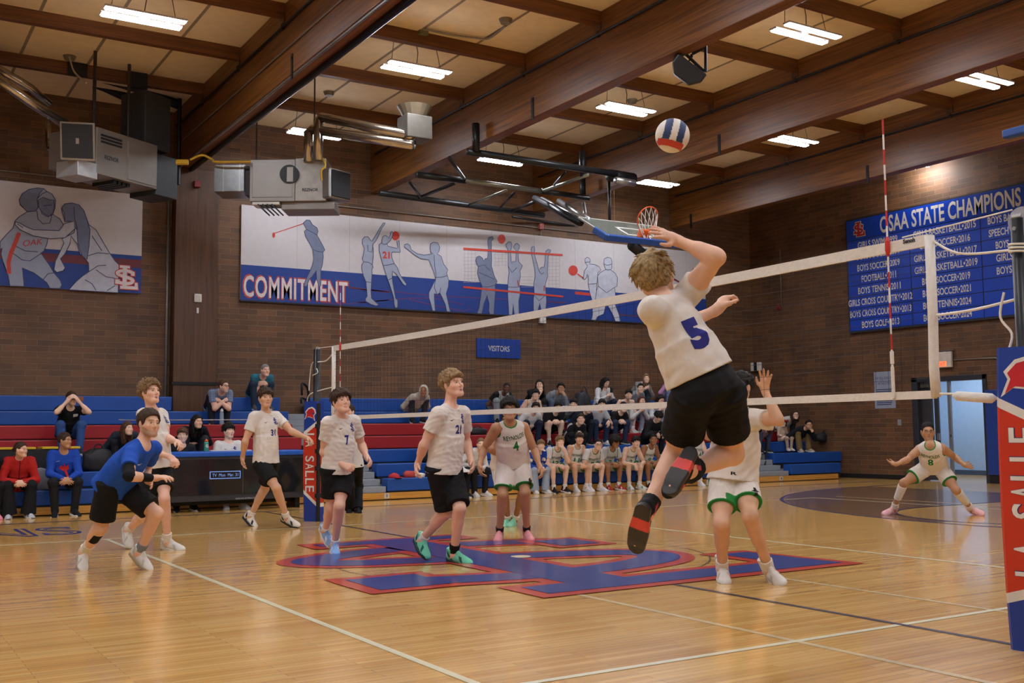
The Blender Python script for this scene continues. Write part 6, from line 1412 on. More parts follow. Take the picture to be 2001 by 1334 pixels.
def put_print(cl, body, org, p, J, u, f, r, TL, S, nk, hc):
    """print: (what, text, x, z, w, h, col, face) -> mesh projected on the cloth; x to the wearer's left, z along the spine from the hips (fraction of trunk)"""
    what, txt, x, z, w, hh, col = p[:7]; back = len(p) > 7 and p[7] == 'back'
    me = cl.data; V = np.empty(len(me.vertices)*3, np.float32); me.vertices.foreach_get('co', V); V = V.reshape(-1, 3)+np.asarray(org, np.float32)
    F = np.empty(len(me.polygons)*4, np.int32); me.polygons.foreach_get('vertices', F); F = F.reshape(-1, 4)
    bv = BVHTree.FromPolygons([tuple(q) for q in V.tolist()], [tuple(q) for q in F.tolist()])
    fd = -f if back else f; ex = r if back else -r     # reading direction for a viewer facing the print
    tl = p[8] if len(p) > 8 else 0.
    ex_ = _n(ex*math.cos(tl)+u*math.sin(tl)); uz = _n(u*math.cos(tl)-ex*math.sin(tl))
    c = hc+u*TL*z+(-r)*x*S
    if what == 'text':
        v, fa = text_mesh(txt, 1., p[9] if len(p) > 9 else .03); a = np.array(v); w0 = a.max(0)-a.min(0); c0 = (a.max(0)+a.min(0))/2; v = [((q[0]-c0[0])*w/w0[0], (q[1]-c0[1])*hh/w0[1]) for q in v]
    else:
        v, fa = [], []
        polys = sl_logo(.05) if what == 'logo' else (txt if what == 'poly' else [])
        for q in polys:
            o = len(v); v += [(t[0]*w/(4.5 if what == 'logo' else 1), t[1]*hh/(4.5 if what == 'logo' else 1)) for t in q]; fa.append(tuple(range(o, o+len(q))))
    bm = bmesh.new(); vs = [bm.verts.new((q[0], q[1], 0)) for q in v]
    for q in fa:
        try: bm.faces.new([vs[i] for i in q])
        except ValueError: pass
    bmesh.ops.triangulate(bm, faces=bm.faces)
    for _ in range(3):
        es = [e for e in bm.edges if e.calc_length() > .012]
        if not es: break
        bmesh.ops.subdivide_edges(bm, edges=es, cuts=1); bmesh.ops.triangulate(bm, faces=bm.faces)
    ok = 0
    for q in bm.verts:
        P = c+ex_*q.co.x+uz*q.co.y; hit_ = bv.ray_cast(Vector(P+fd*.45), Vector(-fd))
        if hit_[0] is not None: P = np.array(hit_[0])+np.array(fd)*.0022; ok += 1
        else: P = P+fd*.11
        q.co = Vector(P-np.asarray(org, float))
    m2 = bpy.data.meshes.new('print'); bm.to_mesh(m2); bm.free()
    m2.materials.append(clothmat(col)); o = bpy.data.objects.new({'text': 'lettering' if not (isinstance(txt,str) and txt.isdigit()) else 'number', 'logo': 'monogram', 'poly': 'emblem'}[what], m2); COL.objects.link(o); o.parent = cl
    w = Vector((0, 0, 0)); q = cl
    while q is not None: w += Vector(q.location); q = q.parent
    o.location = Vector(np.asarray(org, float))-w
    return o

# ---- pose helper: joints from photo rays at a depth, then depths relaxed to human bone lengths
BONES = [('sl', 'el', .325), ('sr', 'er', .325), ('el', 'wl', .265), ('er', 'wr', .265), ('hl', 'kl', .44), ('hr', 'kr', .44), ('kl', 'al', .435), ('kr', 'ar', .435), ('hc', 'nk', .52), ('nk', 'hd', .20), ('sl', 'sr', .36), ('hl', 'hr', .19), ('nk', 'sl', .185), ('nk', 'sr', .185), ('hc', 'hl', .095), ('hc', 'hr', .095), ('wl', 'fl', .17), ('wr', 'fr', .17), ('al', 'tl', .22), ('ar', 'tr', .22)]
def pose(D, S, px, pin=('hc',), it=250, wt=.03, verbose=None):
    ks = list(px); q = np.array([[px[k][0], px[k][1]] for k in ks], float); d0 = np.array([px[k][2] if len(px[k]) > 2 else 0. for k in ks]); d = d0.copy()
    rays = np.array([pray(a, b) for a, b in q]); ix = {k: i for i, k in enumerate(ks)}; bl = [(ix[a], ix[b], L*S) for a, b, L in BONES if a in ix and b in ix]
    pi = [ix[k] for k in pin if k in ix]
    for n in range(it):
        P = CAM+rays*(D+d)[:, None]; gr = wt*(d-d0)
        for a, b, L in bl:
            v = P[a]-P[b]; l = np.linalg.norm(v)+1e-9; e = (l-L); gr[a] += e*(v@rays[a])/l; gr[b] -= e*(v@rays[b])/l
        gr[pi] = 0; d -= .25*gr
    P = CAM+rays*(D+d)[:, None]
    if verbose: print(verbose, ' '.join('%s%s %.2f/%.2f' % (a, b, np.linalg.norm(P[ix[a]]-P[ix[b]]), L*S) for a, b, L in BONES if a in ix and b in ix))
    return {k: P[i] for k, i in ix.items()}
def vdir(x, y, z):
    """direction given as photo right, photo up, away from the camera, made level with the room"""
    rr = _n([CR[0], CR[1], 0]); ff = _n([CF[0], CF[1], 0]); return _n(rr*x+np.array([0, 0, 1.])*y+ff*z)
# ================================================================== players on the court
TEE, BLKS, NAV = '#dcd5ca', '#141416', '#2c2f7a'
GRN = '#2f8a44'; JER = '#ded7cc'
swoosh = [[(-.5, .1), (-.35, -.12), (-.1, -.22), (.5, .35), (-.08, .0), (-.3, .02)]]
def tee_prints(num, x=-.0, z=.62, ns=(.085, .085), lg=(.085, .82), sw=(-.075, .80)):
    return [('text', num, x, z, ns[0], ns[1], NAV, 'front', 0, .04), ('logo', '', lg[0], lg[1], .075, .085, NAV), ('poly', swoosh, sw[0], sw[1], .045, .04, '#2a2a30')]
def jersey(num, x=0., **k):
    d = dict(kind='tank', col=JER, trim=GRN, prints=[('text', 'REYNOLDS', x, .74, .24, .052, '#1f5c35', 'front', 0, .02), ('text', num, x, .53, .07 if len(num) == 1 else .12, .11, '#1f7a38', 'front', 0, .03)]); d.update(k); return d
hat = [[(-.5, .12), (-.2, .2), (-.15, .45), (.15, .45), (.22, .2), (.5, .12), (.2, .04), (-.2, .04)], [(-.22, .0), (.22, .0), (.15, -.2), (.32, -.4), (.05, -.28), (0, -.42), (-.05, -.28), (-.32, -.4), (-.15, -.2)]]
def fg(D, S, px, inset=.16, **k):
    nx, ny = px['nk'][:2]
    for s_ in ('sl', 'sr'):
        q = px[s_]; px[s_] = (q[0]+(nx-q[0])*inset, q[1]+(ny-q[1])*inset*.3)+tuple(q[2:])
    J = pose(D, S, px); k.setdefault('h', .0055); k.setdefault('hs', 1.05); return person(J, S=S, **k)
DEP = lambda px, py: depth_of(hit(px, py, 2, 0))
# number 21
D = DEP(890, 1098)
fg(D, 1.03, dict(hc=(868, 915, 0), hl=(882, 917, .06), hr=(855, 915, -.06), kl=(898, 992, -.08), kr=(872, 1000, -.05), al=(887, 1074, .02), ar=(825, 1053, .15), tl=(920, 1096, -.08), tr=(842, 1084, .10), nk=(879, 794, 0), sl=(909, 808, .12), sr=(852, 810, -.12), el=(911, 862, .17), er=(829, 868, -.12), wl=(921, 902, .08), wr=(816, 907, -.12), fl=(927, 926, .04), fr=(812, 936, -.14), hd=(884, 750, -.03)),
   face=vdir(.74, .16, -.66), hup=vdir(-.15, 1, 0), label='tall fair haired player in white shirt 21 and long black shorts', skin='pink', hair=('messy', 'blond', 1.25), mouth=.4,
   top=dict(kind='tee', col=TEE, prints=tee_prints('21', .0, .66)), flat={'l': vdir(.8, 0, -.6)}, bottom=dict(col=BLKS, len=.92, loose=.022), shoes=dict(col='#6fc9a6', sole='#173a36', accent='#1f5c52', accent2='#8fdcc0', lace='#8fdcc0'), socks={'l': (BLKS, 0, .2), 'r': ('#e4e0da', 0, .14)}, seed=21)
# number 7
D = DEP(655, 1080)
fg(D, .97, dict(hc=(659, 913, 0), hl=(673, 916, .06), hr=(646, 915, -.06), kl=(663, 988, -.12), kr=(647, 992, 0), al=(654, 1050, 0), ar=(635, 1034, .22), tl=(662, 1080, -.18), tr=(652, 1066, .16), nk=(666, 815, 0), sl=(696, 824, .10), sr=(636, 827, -.10), el=(707, 870, .12), er=(632, 883, -.06), wl=(717, 894, 0), wr=(672, 909, -.18), fl=(731, 911, -.05), fr=(694, 918, -.2), hd=(667, 784, -.03)),
   face=vdir(.55, .14, -.8), label='player in white shirt 7 and black shorts with light blue shoes', skin='pink', hair=('mop', 'dark', 1.3), hands={'l': dict(curl=.5), 'r': dict(curl=.9)},
   top=dict(kind='tee', col=TEE, hem=-.06, prints=tee_prints('7', -.01, .58, (.055, .1))), flat={'l': vdir(.25, 0, -1)}, bottom=dict(col=BLKS, len=.72, loose=.025), shoes=dict(col='#86aee2', sole='#d9d6d8', accent='#d6dbe8', accent2='#6f93cf'), socks=('#dfe3ec', 0, .14), seed=7)
# number 31
D = DEP(530, 1030)
fg(D, 1.0, dict(hc=(520, 905, 0), hl=(530, 907, .07), hr=(510, 907, -.06), kr=(540, 953, -.1), kl=(517, 955, .05), ar=(560, 1010, -.05), al=(489, 1008, .15), tr=(586, 1022, -.1), tl=(508, 1028, .12), nk=(519, 805, 0), sl=(543, 814, .08), sr=(493, 814, -.12), el=(570, 843, .1), er=(479, 862, -.1), wl=(601, 856, .0), wr=(474, 893, -.12), fl=(617, 867, -.05), fr=(474, 922, -.15), hd=(519, 777, -.03)),
   face=vdir(.5, .05, -.85), label='dark haired player in white shirt 31 reaching for the far post pad', skin='olive', hair=('curly', 'dark', .8, 1), mouth=.15, hands={'l': dict(curl=.55)},
   top=dict(kind='tee', col=TEE, hem=0, prints=tee_prints('31', .02, .60)), bottom=dict(col=BLKS, len=.72, loose=.03), shoes=dict(col='#d9d4c8', sole='#1d1d1f', accent='#26272a', accent2='#d9d4c8', lace='#222222'), socks=('#e4dfd6', 0, .16), seed=31)
# curly haired player behind the man in blue
D = DEP(335, 1073)
fg(D, 1.0, dict(hc=(307, 908, 0), hl=(316, 911, .08), hr=(297, 911, -.05), kl=(321, 974, -.08), kr=(280, 1006, -.05), al=(328, 1046, .0), ar=(251, 1034, .12), tl=(360, 1068, -.06), tr=(258, 1066, .05), nk=(297, 800, 0), sl=(318, 811, .12), sr=(277, 811, -.12), el=(325, 855, .12), er=(298, 880, -.22), wl=(347, 864, -.05), wr=(334, 893, -.2), fl=(360, 872, -.08), fr=(347, 911, -.22), hd=(293, 766, -.02)),
   face=vdir(.82, .16, -.5), label='curly haired player in white shirt just behind the man in blue', skin='pink', hair=('curly', 'light', 1.5), mouth=.4, hands={'l': dict(curl=.6), 'r': dict(curl=.7)},
   top=dict(kind='tee', col=TEE, prints=[('logo', '', .09, .80, .075, .085, NAV)]), flat={'l': vdir(.95, 0, -.3)}, bottom=dict(col=BLKS, len=.70, loose=.025), shoes=dict(col='#d7d5cd', sole='#c9cdc6', accent='#b4b6ae', accent2='#d9d9d2'), socks=('#e4dfd0', 0, .2), seed=3)
# the man in blue
D = DEP(163, 1116)
fg(D, .98, dict(hc=(222, 945, 0), hl=(236, 950, .08), hr=(212, 947, -.08), kl=(306, 1003, -.05), kr=(197, 1030, -.12), al=(273, 1078, .12), ar=(165, 1078, .10), tl=(302, 1108, .05), tr=(166, 1112, -.10), nk=(279, 868, -.05), sl=(304, 876, .10), sr=(250, 887, -.2), el=(286, 915, .10), er=(251, 930, -.25), wl=(287, 938, .0), wr=(303, 934, -.32), fl=(303, 948, -.05), fr=(338, 930, -.36), hd=(291, 827, -.08)),
   face=vdir(.78, .03, -.62), hup=vdir(.1, 1, 0), label='bearded man in blue shirt and black shorts lunging forward', skin='fair', hair=('short', 'dark', 2.2), g=1.12, beard=('brown', .45), hands={'l': dict(curl=.25), 'r': dict(curl=.3, pn=vdir(.1, -1, .2))},
   top=dict(kind='tee', col='#1d4fae', sleeve=.62, hem=-.05, flare=.03, prints=[('poly', swoosh, -.06, .74, .05, .045, '#d8d6d0'), ('poly', [[(-.5, -.5), (.5, .35), (.5, .5), (.1, .28), (-.5, -.3)]], .02, .5, .12, .12, '#d8d6d0')]), lg=1.12, bottom=dict(col='#131315', len=.80, loose=.035), shoes=dict(col='#d9d7cf', sole='#a59a80', accent='#bdb9b0', accent2='#e2e0d8'), socks={'l': ('#7d8288', 0, .22), 'r': ('#d9d4bb', 0, .3)}, extra=[('bent', 'sr', 'er', 'wr', .5, .88, (.056, .047, .036), '#121214'), ('sleeve', 'kr', 'ar', .08, .48, .062, .055, '#131315')], seed=11)
# number 4
D = DEP(1004, 1053)
fg(D, .97, dict(hc=(1003, 897, 0), hl=(1017, 900, 0), hr=(989, 900, 0), kl=(1026, 962, -.18), kr=(982, 966, -.18), al=(1029, 1020, .0), ar=(976, 1030, -.05), tl=(1035, 1046, -.2), tr=(975, 1053, -.25), nk=(996, 826, -.12), sl=(1029, 836, -.1), sr=(964, 838, -.1), el=(1045, 881, -.12), er=(946, 876, -.12), wl=(1055, 913, -.3), wr=(937, 909, -.3), fl=(1063, 936, -.34), fr=(941, 936, -.34), hd=(996, 799, -.2)),
   face=vdir(.03, .02, -1), label='player number 4 in sleeveless green trimmed jersey with glasses crouching beyond the net', skin='tan', hair=('mop', 'black', 1.7), glasses=1, g=1.08, hands={'l': dict(curl=.45, pn=vdir(-1, 0, .3)), 'r': dict(curl=.45, pn=vdir(1, 0, .3))},
   top=jersey('4', loose=.024, hem=-.04), lg=1.06, flat={'l': vdir(.25, 0, -1), 'r': vdir(-.1, 0, -1)}, bottom=dict(col=JER, trim=GRN, len=.82, loose=.028, prints=[('poly', hat, .105, -.30, .08, .1, '#22221f')]), shoes=dict(col='#e39a9d', sole='#d98c90', accent='#efb9b8', accent2='#e8a6a6', lace='#efc0bd'), socks=('#1b1b1d', 0, .14), extra=[], seed=4)
# half hidden team mate behind number 4
D = DEP(998, 1028)
fg(D, .95, dict(hc=(985, 908, 0), hl=(1000, 910, .05), hr=(974, 910, 0), kl=(1022, 963, -.1), kr=(985, 965, -.1), al=(1006, 1001, .1), ar=(993, 1003, .0), tl=(1001, 1024, -.1), tr=(988, 1027, -.15), nk=(988, 848, -.1), sl=(1010, 855, 0), sr=(965, 856, -.05), el=(1020, 885, .0), er=(958, 878, -.2), wl=(1010, 905, -.2), wr=(978, 890, -.25), fl=(1000, 915, -.22), fr=(990, 895, -.3), hd=(993, 822, -.15)),
   face=vdir(-.3, 0, -1), label='player with mint green shoes mostly hidden behind number 4', skin='brown', hair=('short', 'black'), top=jersey('10', loose=.02), flat={'l': vdir(-.3, 0, -1), 'r': vdir(-.4, 0, -1)}, bottom=dict(col=JER, trim=GRN, len=.75, loose=.03), shoes=dict(col='#8fd9b6', sole='#9fe3c4', accent='#7cc9a6', accent2='#9fe3c4', lace='#b9efd6'), socks=('#e2ddd4', 0, .18), seed=8)
# receiver at the right
D = DEP(1820, 1006)
fg(D, .98, dict(hc=(1825, 908, 0), hl=(1837, 914, .0), hr=(1812, 913, .0), kl=(1868, 957, -.15), kr=(1766, 943, .0), al=(1898, 988, .0), ar=(1746, 988, .15), tl=(1912, 1006, -.15), tr=(1719, 997, .05), nk=(1818, 868, -.15), sl=(1845, 876, -.1), sr=(1793, 878, -.05), el=(1866, 893, -.1), er=(1773, 898, -.05), wl=(1885, 909, -.25), wr=(1751, 907, -.2), fl=(1901, 912, -.3), fr=(1734, 903, -.25), hd=(1813, 843, -.2)),
   face=vdir(-.25, 0, -1), label='player number 8 in wide receiving crouch in front of the blue doorway', skin='tan', hair=('fade', 'black'), glasses='#77695f', beard=('black', .25), hands={'l': dict(curl=.1, spread=.3, pn=vdir(-.2, .6, -1)), 'r': dict(curl=.15, spread=.2, pn=vdir(.2, .8, -.6))},
   top=jersey('8', loose=.02, hem=-.04), flat={'l': vdir(.3, 0, -1), 'r': vdir(-.85, 0, -.5)}, bottom=dict(col=JER, trim=GRN, len=.62, loose=.035), shoes=dict(col='#e6b3b5', sole='#dfa7aa', accent='#efc6c5', accent2='#e6b3b5', lace='#f0d0cf'), socks=('#e2ddd4', 0, .2), extra=[('sleeve', 'kl', 'al', .10, .66, .066, .054, '#ddd8d0'), ('sleeve', 'kr', 'ar', .10, .62, .066, .054, '#ddd8d0')], seed=18)
# blocker behind the hitter
D = DEP(1465, 1133)
fg(D, 1.02, dict(hc=(1433, 930, 0), hl=(1452, 935, -.06), hr=(1413, 935, .06), kl=(1466, 1008, -.2), kr=(1410, 1022, -.1), al=(1503, 1084, -.05), ar=(1411, 1088, .0), tl=(1514, 1128, -.3), tr=(1406, 1126, -.25), nk=(1443, 800, 0), sl=(1480, 818, -.06), sr=(1405, 815, .06), el=(1521, 822, -.15), er=(1385, 850, .0), wl=(1494, 762, -.2), wr=(1388, 790, -.1), fl=(1497, 722, -.24), fr=(1392, 760, -.12), hd=(1447, 757, -.02)),
   face=vdir(-.8, .1, -.5), label='blocker in green trimmed white shirt with raised open hand behind the hitter', skin='olive', hair=('short', 'black'), g=1.15, hands={'l': dict(curl=.1, spread=.3, pn=vdir(-.35, .1, -1), thumb=.1), 'r': dict(curl=.15)},
   top=dict(kind='tee', col=JER, trim=GRN, armline=True, loose=.03, sleeve=.55, hem=-.04, prints=[('text', 'REYNOLDS', .02, .70, .27, .055, '#1f5c35', 'front', 0, .02), ('text', '12', .0, .48, .13, .12, '#1f7a38', 'front', 0, .03), ('text', 'R', .12, .02, .03, .025, '#22221f', 'front')]), lg=1.1, flat={'l': vdir(.15, 0, -1), 'r': vdir(-.1, 0, -1)}, bottom=dict(col=JER, trim=GRN, side=True, len=.66, loose=.032, prints=[('poly', hat, .09, -.22, .085, .085, '#22221f')]), shoes=dict(col='#d8d3c8', sole='#bdb7a9', accent='#b3ac9e', accent2='#e2ddd3', high=.045, lace='#a9a294', big=1.2), socks=('#e2ddd4', 0, .2), seed=12)
# number 5, the hitter in the air
D = 5.55
fg(D, 1.03, dict(hc=(1383, 765, 0), hl=(1354, 772, -.08), hr=(1413, 768, .06), kl=(1322, 888, .2), kr=(1430, 885, .2), al=(1262, 1000, -.05), ar=(1346, 919, -.12), tl=(1246, 1070, -.0), tr=(1306, 985, -.1), nk=(1298, 592, 0), sl=(1272, 607, -.1), sr=(1347, 577, .08), el=(1325, 640, .3), er=(1402, 503, .0), wl=(1402, 605, .35), wr=(1318, 468, .05), fl=(1428, 563, .4), fr=(1274, 446, .05), hd=(1280, 542, .04)), inset=.10,
   face=vdir(.30, .30, .9), hup=vdir(-.30, 1, -.25), label='airborne hitter seen from behind in white shirt 5 and black shorts', skin='fair', hair=('jumper', 'sandy'), h=.005, hands={'r': dict(curl=.12, spread=.22, pn=vdir(.1, -.6, .9)), 'l': dict(curl=.55, pn=vdir(.7, -.5, .5))},
   top=dict(kind='tee', col=TEE, sleeve=.36, loose=.014, hem=.085, fold=.011, prints=[('text', '5', .055, .57, .115, .17, NAV, 'back', 0, .07)]), lg=1.16, bottom=dict(col='#111113', len=.62, loose=.035, fold=.009), shoes=dict(col='#1b1b1e', sole='#2b2826', accent='#c94a58', accent2='#1b1b1e', lace='#6c3f86', high=.02, mid='#d8433c'), socks=('#18181a', 0, .2), seed=5)
# ================================================================== people sitting on the bleachers
def ik(a, b, l1, l2, pole):
    a, b = np.asarray(a, float), np.asarray(b, float); d = b-a; L = np.linalg.norm(d); dn = d/(L+1e-9); Lc = min(L, (l1+l2)*.995)
    x = (l1*l1-l2*l2+Lc*Lc)/(2*Lc); y = math.sqrt(max(l1*l1-x*x, 0)); p = _n(np.asarray(pole, float)-dn*(np.asarray(pole, float)@dn))
    return a+dn*x+p*y, a+dn*Lc
def sitter(px, py, row, label, arms='knees', yaw=0., S=.95, look=None, lookup=0., spread=.13, seat=None, ry=None, feet=None, tilt=0., h=.010, toe=-.03, lean=None, detail=False, **k):
    """seated figure whose head is seen at photo pixel (px, py); row gives the seat it sits on"""
    zs = RZ[row] if seat is None else seat; y0 = RY[row] if ry is None else ry; by = y0+.13
    c, s = math.cos(yaw), math.sin(yaw); fv = np.array([-s*-1 if False else s, -c, 0.]); rv = np.array([-c, -s, 0.])      # forward (court) and own right
    hz = zs+.095*S; hy = by-.1
    for _ in range(4):
        hdp = hit(px, py, 1, hy); hh = hdp[2]-hz
        l = math.acos(min(1, max(.45, hh/(.735*S)))) if lean is None else lean
        S_ = S if hh < .75*S else min(S*1.08, hh/.735)
        hy = by+fv[1]*(.72*S_*math.sin(l)+.02)
    x = hdp[0]-fv[0]*.72*S_*math.sin(l); S = S_
    hc = np.array([x, by, hz]); P = lambda r, f, u: hc+rv*r+fv*f+np.array([0, 0, u])
    J = dict(hc=hc, hr=P(.09*S, 0, 0), hl=P(-.09*S, 0, 0)); u_ = fv*math.sin(l)+np.array([0, 0, 1.])*math.cos(l)
    J['nk'] = hc+u_*.52*S; J['hd'] = np.array([hdp[0], hdp[1], max(hdp[2], J['nk'][2]+.12*S)]) if lean is None else J['nk']+(u_*.5+np.array([0, 0, .5]))*.2*S+fv*.05
    J['hd'] = J['nk']+_n(J['hd']-J['nk'])*.20*S
    for s_, sg in (('r', 1), ('l', -1)):
        J['s'+s_] = J['nk']+rv*sg*.165*S-u_*.035*S
        if feet is None: az = (.088 if row == 0 and seat is None else zs-.255+.088); af = .40 if row == 0 or seat is not None else .34
        else: af, az = feet
        an = np.array([x, by, az])+rv*sg*(spread+.01)*S+fv*af*S
        kn, an = ik(J['h'+s_], an, .43*S, .43*S, fv+np.array([0, 0, .9])+rv*sg*.25); J['k'+s_], J['a'+s_] = kn, an; J['t'+s_] = an+(fv+rv*sg*.25)*.2*S+np.array([0, 0, toe])
        sh = J['s'+s_]; mid = (J['kr']+J['kl'])/2 if 'kr' in J and 'kl' in J else hc+fv*.35*S
    mid = (J['kr']+J['kl'])/2
    A = arms if isinstance(arms, (tuple, list)) else (arms, arms)
    for (s_, sg), am in zip((('r', 1), ('l', -1)), A):
        sh, kn = J['s'+s_], J['k'+s_]; pole = rv*sg*.7-fv*.3-np.array([0, 0, .5]); hv = fv
        up = np.array([0, 0, 1.]); ch = hc+u_*.38*S
        if am == 'knees': w = mid+rv*sg*.035+up*.05+fv*.03; hv = fv*.5-rv*sg*.6-up*.35
        elif am == 'dangle': w = kn-rv*sg*.07+fv*.12+up*.03; hv = fv*.35-up*.9-rv*sg*.2
        elif am == 'lap': w = hc+rv*sg*.06+fv*.25*S+up*.12*S; hv = fv*.6-rv*sg*.7-up*.2
        elif am == 'thigh': w = J['h'+s_]*.35+kn*.65+up*.09; hv = fv*.9-up*.25
        elif am == 'chin': w = J['hd']+fv*.10*S-up*.19*S+rv*sg*.035; hv = up*.8-rv*sg*.35-fv*.15; pole = -up*.8+fv*.3+rv*sg*.2
        elif am == 'cross': w = ch-rv*sg*.06+fv*.17*S-up*.08*S; hv = -rv*sg*1.+fv*.05; pole = rv*sg*.8-up*.5
        elif am == 'phone': w = ch+rv*sg*.055+fv*.25*S-up*.06*S; hv = fv*.6+up*.35-rv*sg*.3
        elif am == 'photo': w = J['hd']+fv*.14*S+rv*sg*.085-up*.05*S; hv = up*.75-rv*sg*.55+fv*.15; pole = rv*sg*.7-up*.8
        elif am == 'side': w = hc+rv*sg*.22*S+up*.06+fv*.08; hv = fv*.6-up*.6
        else: w = hc+np.asarray(am, float)@np.stack([rv, fv, up])*S
        e, w = ik(sh, w, .315*S, .26*S, pole); J['e'+s_], J['w'+s_] = e, w; J['f'+s_] = w+_n(hv)*.17*S
    fd = fv if look is None else _n(np.array([look[0], look[1], 0.])); fd = _n(fd+np.array([0, 0, lookup]))
    R, Fd, U = headframe(fd, (tilt, 0, 1)); J['_R'], J['_F'], J['_U'] = R, Fd, U
    return person(J, fd, (tilt, 0, 1), label, h=h, S=S, detail=detail, laces=False, seated=True, seed=int(px*7+py), **k)
NET_ = (-.55, -.85)      # where most of them look
def T_(kind, col, **k): return dict(kind=kind, col=col, loose=.02, **k)
def PT(col, **k): return dict(kind='pants', col=col, loose=.02, **k)
def SHO(col, sole='#d9d6cf', **k): return dict(col=col, sole=sole, **k)
WHS = ('#dedad2', 0, .2); JT = lambda **k: dict(kind='tank', col='#d8d4cb', trim='#2f6a44', loose=.016, **k)
BS = dict(kind='shorts', col='#d8d4cb', trim='#2c7a42', len=.72, loose=.03)
def jn(n): return [('text', 'REYNOLDS', 0, .72, .22, .05, '#3a6a52', 'front', 0, .02), ('text', n, 0, .50, .06*len(n)+.02, .10, '#2c7a42', 'front', 0, .03)]
def jwide(n, col='#d5d3d0'): return dict(kind='tee', col=col, trim='#2f6a44', armline=True, loose=.016, prints=jn(n))
GB = 'visiting players on the bench'; GS = 'spectators on the bleachers'
B_ = dict(h=.0085)
# --- bench row, left to right
sitter(1058, 868, 0, 'person in a blue hoodie with white daisies and pale jeans', 'knees', look=NET_, skin='light', hair=('bowl', 'light'), S=.86, top=dict(kind='hood', col='#20409a', loose=.03, cols=[(lambda V, J, u, f, r, S, nk, hc: (np.sin(V[:, 0]*31+1)*np.sin(V[:, 2]*33+V[:, 0]*9)*np.cos(V[:, 1]*20) > .38), '#ddd8c4')]), bottom=PT('#98a3b2', cuff=.09), shoes=SHO('#d5d2cb'), group=GB, **B_)
sitter(1095, 861, 0, 'bench player with light brown hair and fist at his mouth', ('knees', 'chin'), look=(-.3, -1), skin='light', hair=('messy', 'light'), top=jwide('12'), bottom=BS, shoes=SHO('#1c1c1f'), socks=WHS, group=GB, **B_)
sitter(1133, 855, 0, 'bench player with dark hair and bare arms beside the light haired one', 'knees', look=NET_, skin='olive', hair=('bowl', 'dark'), top=JT(prints=jn('11')), bottom=BS, shoes=SHO('#d8d6d4'), socks=WHS, group=GB, **B_)
sitter(1170, 867, 0, 'bench player with black glasses leaning forward', 'knees', look=(-.5, -1), skin='light', hair=('fade', 'black'), glasses='#222226', top=jwide('1'), bottom=BS, shoes=SHO('#d8d6d4'), socks=WHS, group=GB, **B_)
sitter(1203, 862, 0, 'bench player with a round afro hairstyle', 'knees', look=(-.2, -1), skin='brown', hair=('afro', 'black'), top=jwide('7', '#b9bcbd'), bottom=BS, shoes=SHO('#b0302c', accent='#d9d5cc'), socks=WHS, group=GB, **B_)
sitter(1244, 862, 0, 'bench player with black fringe and hands hanging between his knees', 'dangle', look=(-.4, -1), skin='light', hair=('mop', 'black'), top=JT(prints=jn('2')), bottom=BS, shoes=SHO('#d8d6d0', accent='#3c9a72'), socks=WHS, group=GB, **B_)
sitter(1278, 857, 0, 'rightmost fully seen bench player with short black hair', 'knees', look=NET_, skin='brown', hair=('fade', 'black'), top=JT(prints=jn('9')), bottom=BS, shoes=SHO('#1c1c1f'), socks=WHS, group=GB, **B_)
sitter(1366, 846, 0, 'bench player seen between the legs of the hitter', 'knees', look=NET_, skin='light', hair=('short', 'dark'), top=JT(prints=jn('14')), bottom=BS, shoes=SHO('#d8d6d4'), socks=WHS, group=GB, **B_)
sitter(941, 866, 0, 'coach in white pullover and black trousers behind number 21', ('thigh', 'knees'), yaw=.2, look=(-.5, -1), skin='light', hair=('bun', 'light'), female=True, S=.93, top=dict(kind='hood', col='#d3cfca', loose=.03, prints=[('text', 'REYNOLDS', 0, .48, .22, .05, '#3a4a42', 'front', 0, .02)]), bottom=PT('#151517'), shoes=SHO('#cfccc4'), group=GB, **B_)
b_as = sitter(895, 856, 0, 'assistant in black with a clipboard hidden behind number 21', ('thigh', 'lap'), look=NET_, skin='light', hair=('short', 'dark'), top=T_('jacket', '#19191c', prints=[('poly', [[(-.5, -.5), (.5, -.5), (.5, .5), (-.5, .5)]], -.0, .55, .03, .16, '#2f6d4c')]), bottom=PT('#151517'), shoes=SHO('#1b1b1d'), group=GB, **B_)
q = hit(905, 917, 1, 8.62); b = MB(); b.obox(q, (nz([1, .1, -.02]), nz([0, .9, .25]), nz([0, -.25, .9])), (.13, .16, .006)); tag(b.build('clipboard', WHITEP), 'white clipboard held by the assistant behind number 21', 'clipboard')
# --- second and third rows
stripe = (lambda V, J, u, f, r, S, nk, hc: np.any([(np.linalg.norm(V-nk, axis=1) > .14) & (np.abs(((V-J['s'+s])@f)-.012*k) < .006) & (((V-J['s'+s])@r)*(1 if s == 'r' else -1) > -.01) for s in 'lr' for k in (-1, 1)], axis=0), '#d8d8d6')
sitter(1136, 817, 2, 'spectator in black tracksuit top with white shoulder stripes', 'knees', look=NET_, skin='light', hair=('short', 'dark'), top=dict(kind='jacket', col='#17171a', loose=.03, cols=[stripe]), bottom=PT('#17171a'), shoes=SHO('#1b1b1d'), group=GS, **B_)
sitter(1048, 795, 3, 'spectator in white tee and navy jeans left of the black polo', 'lap', look=NET_, skin='light', hair=('mop', 'black'), top=T_('tee', '#d6d4d0'), bottom=PT('#20263a'), shoes=SHO('#22242a'), group=GS)
sitter(1091, 794, 3, 'spectator in black polo and shorts with glasses', 'knees', look=NET_, skin='light', hair=('mop', 'black'), glasses='#33302e', top=T_('tee', '#17171a', prints=[('text', 'OAKS', .07, .78, .07, .025, '#d8d8d6')]), bottom=dict(kind='shorts', col='#1b1b1f', len=.75, loose=.03), shoes=SHO('#1b1b1d'), socks=WHS, group=GS)
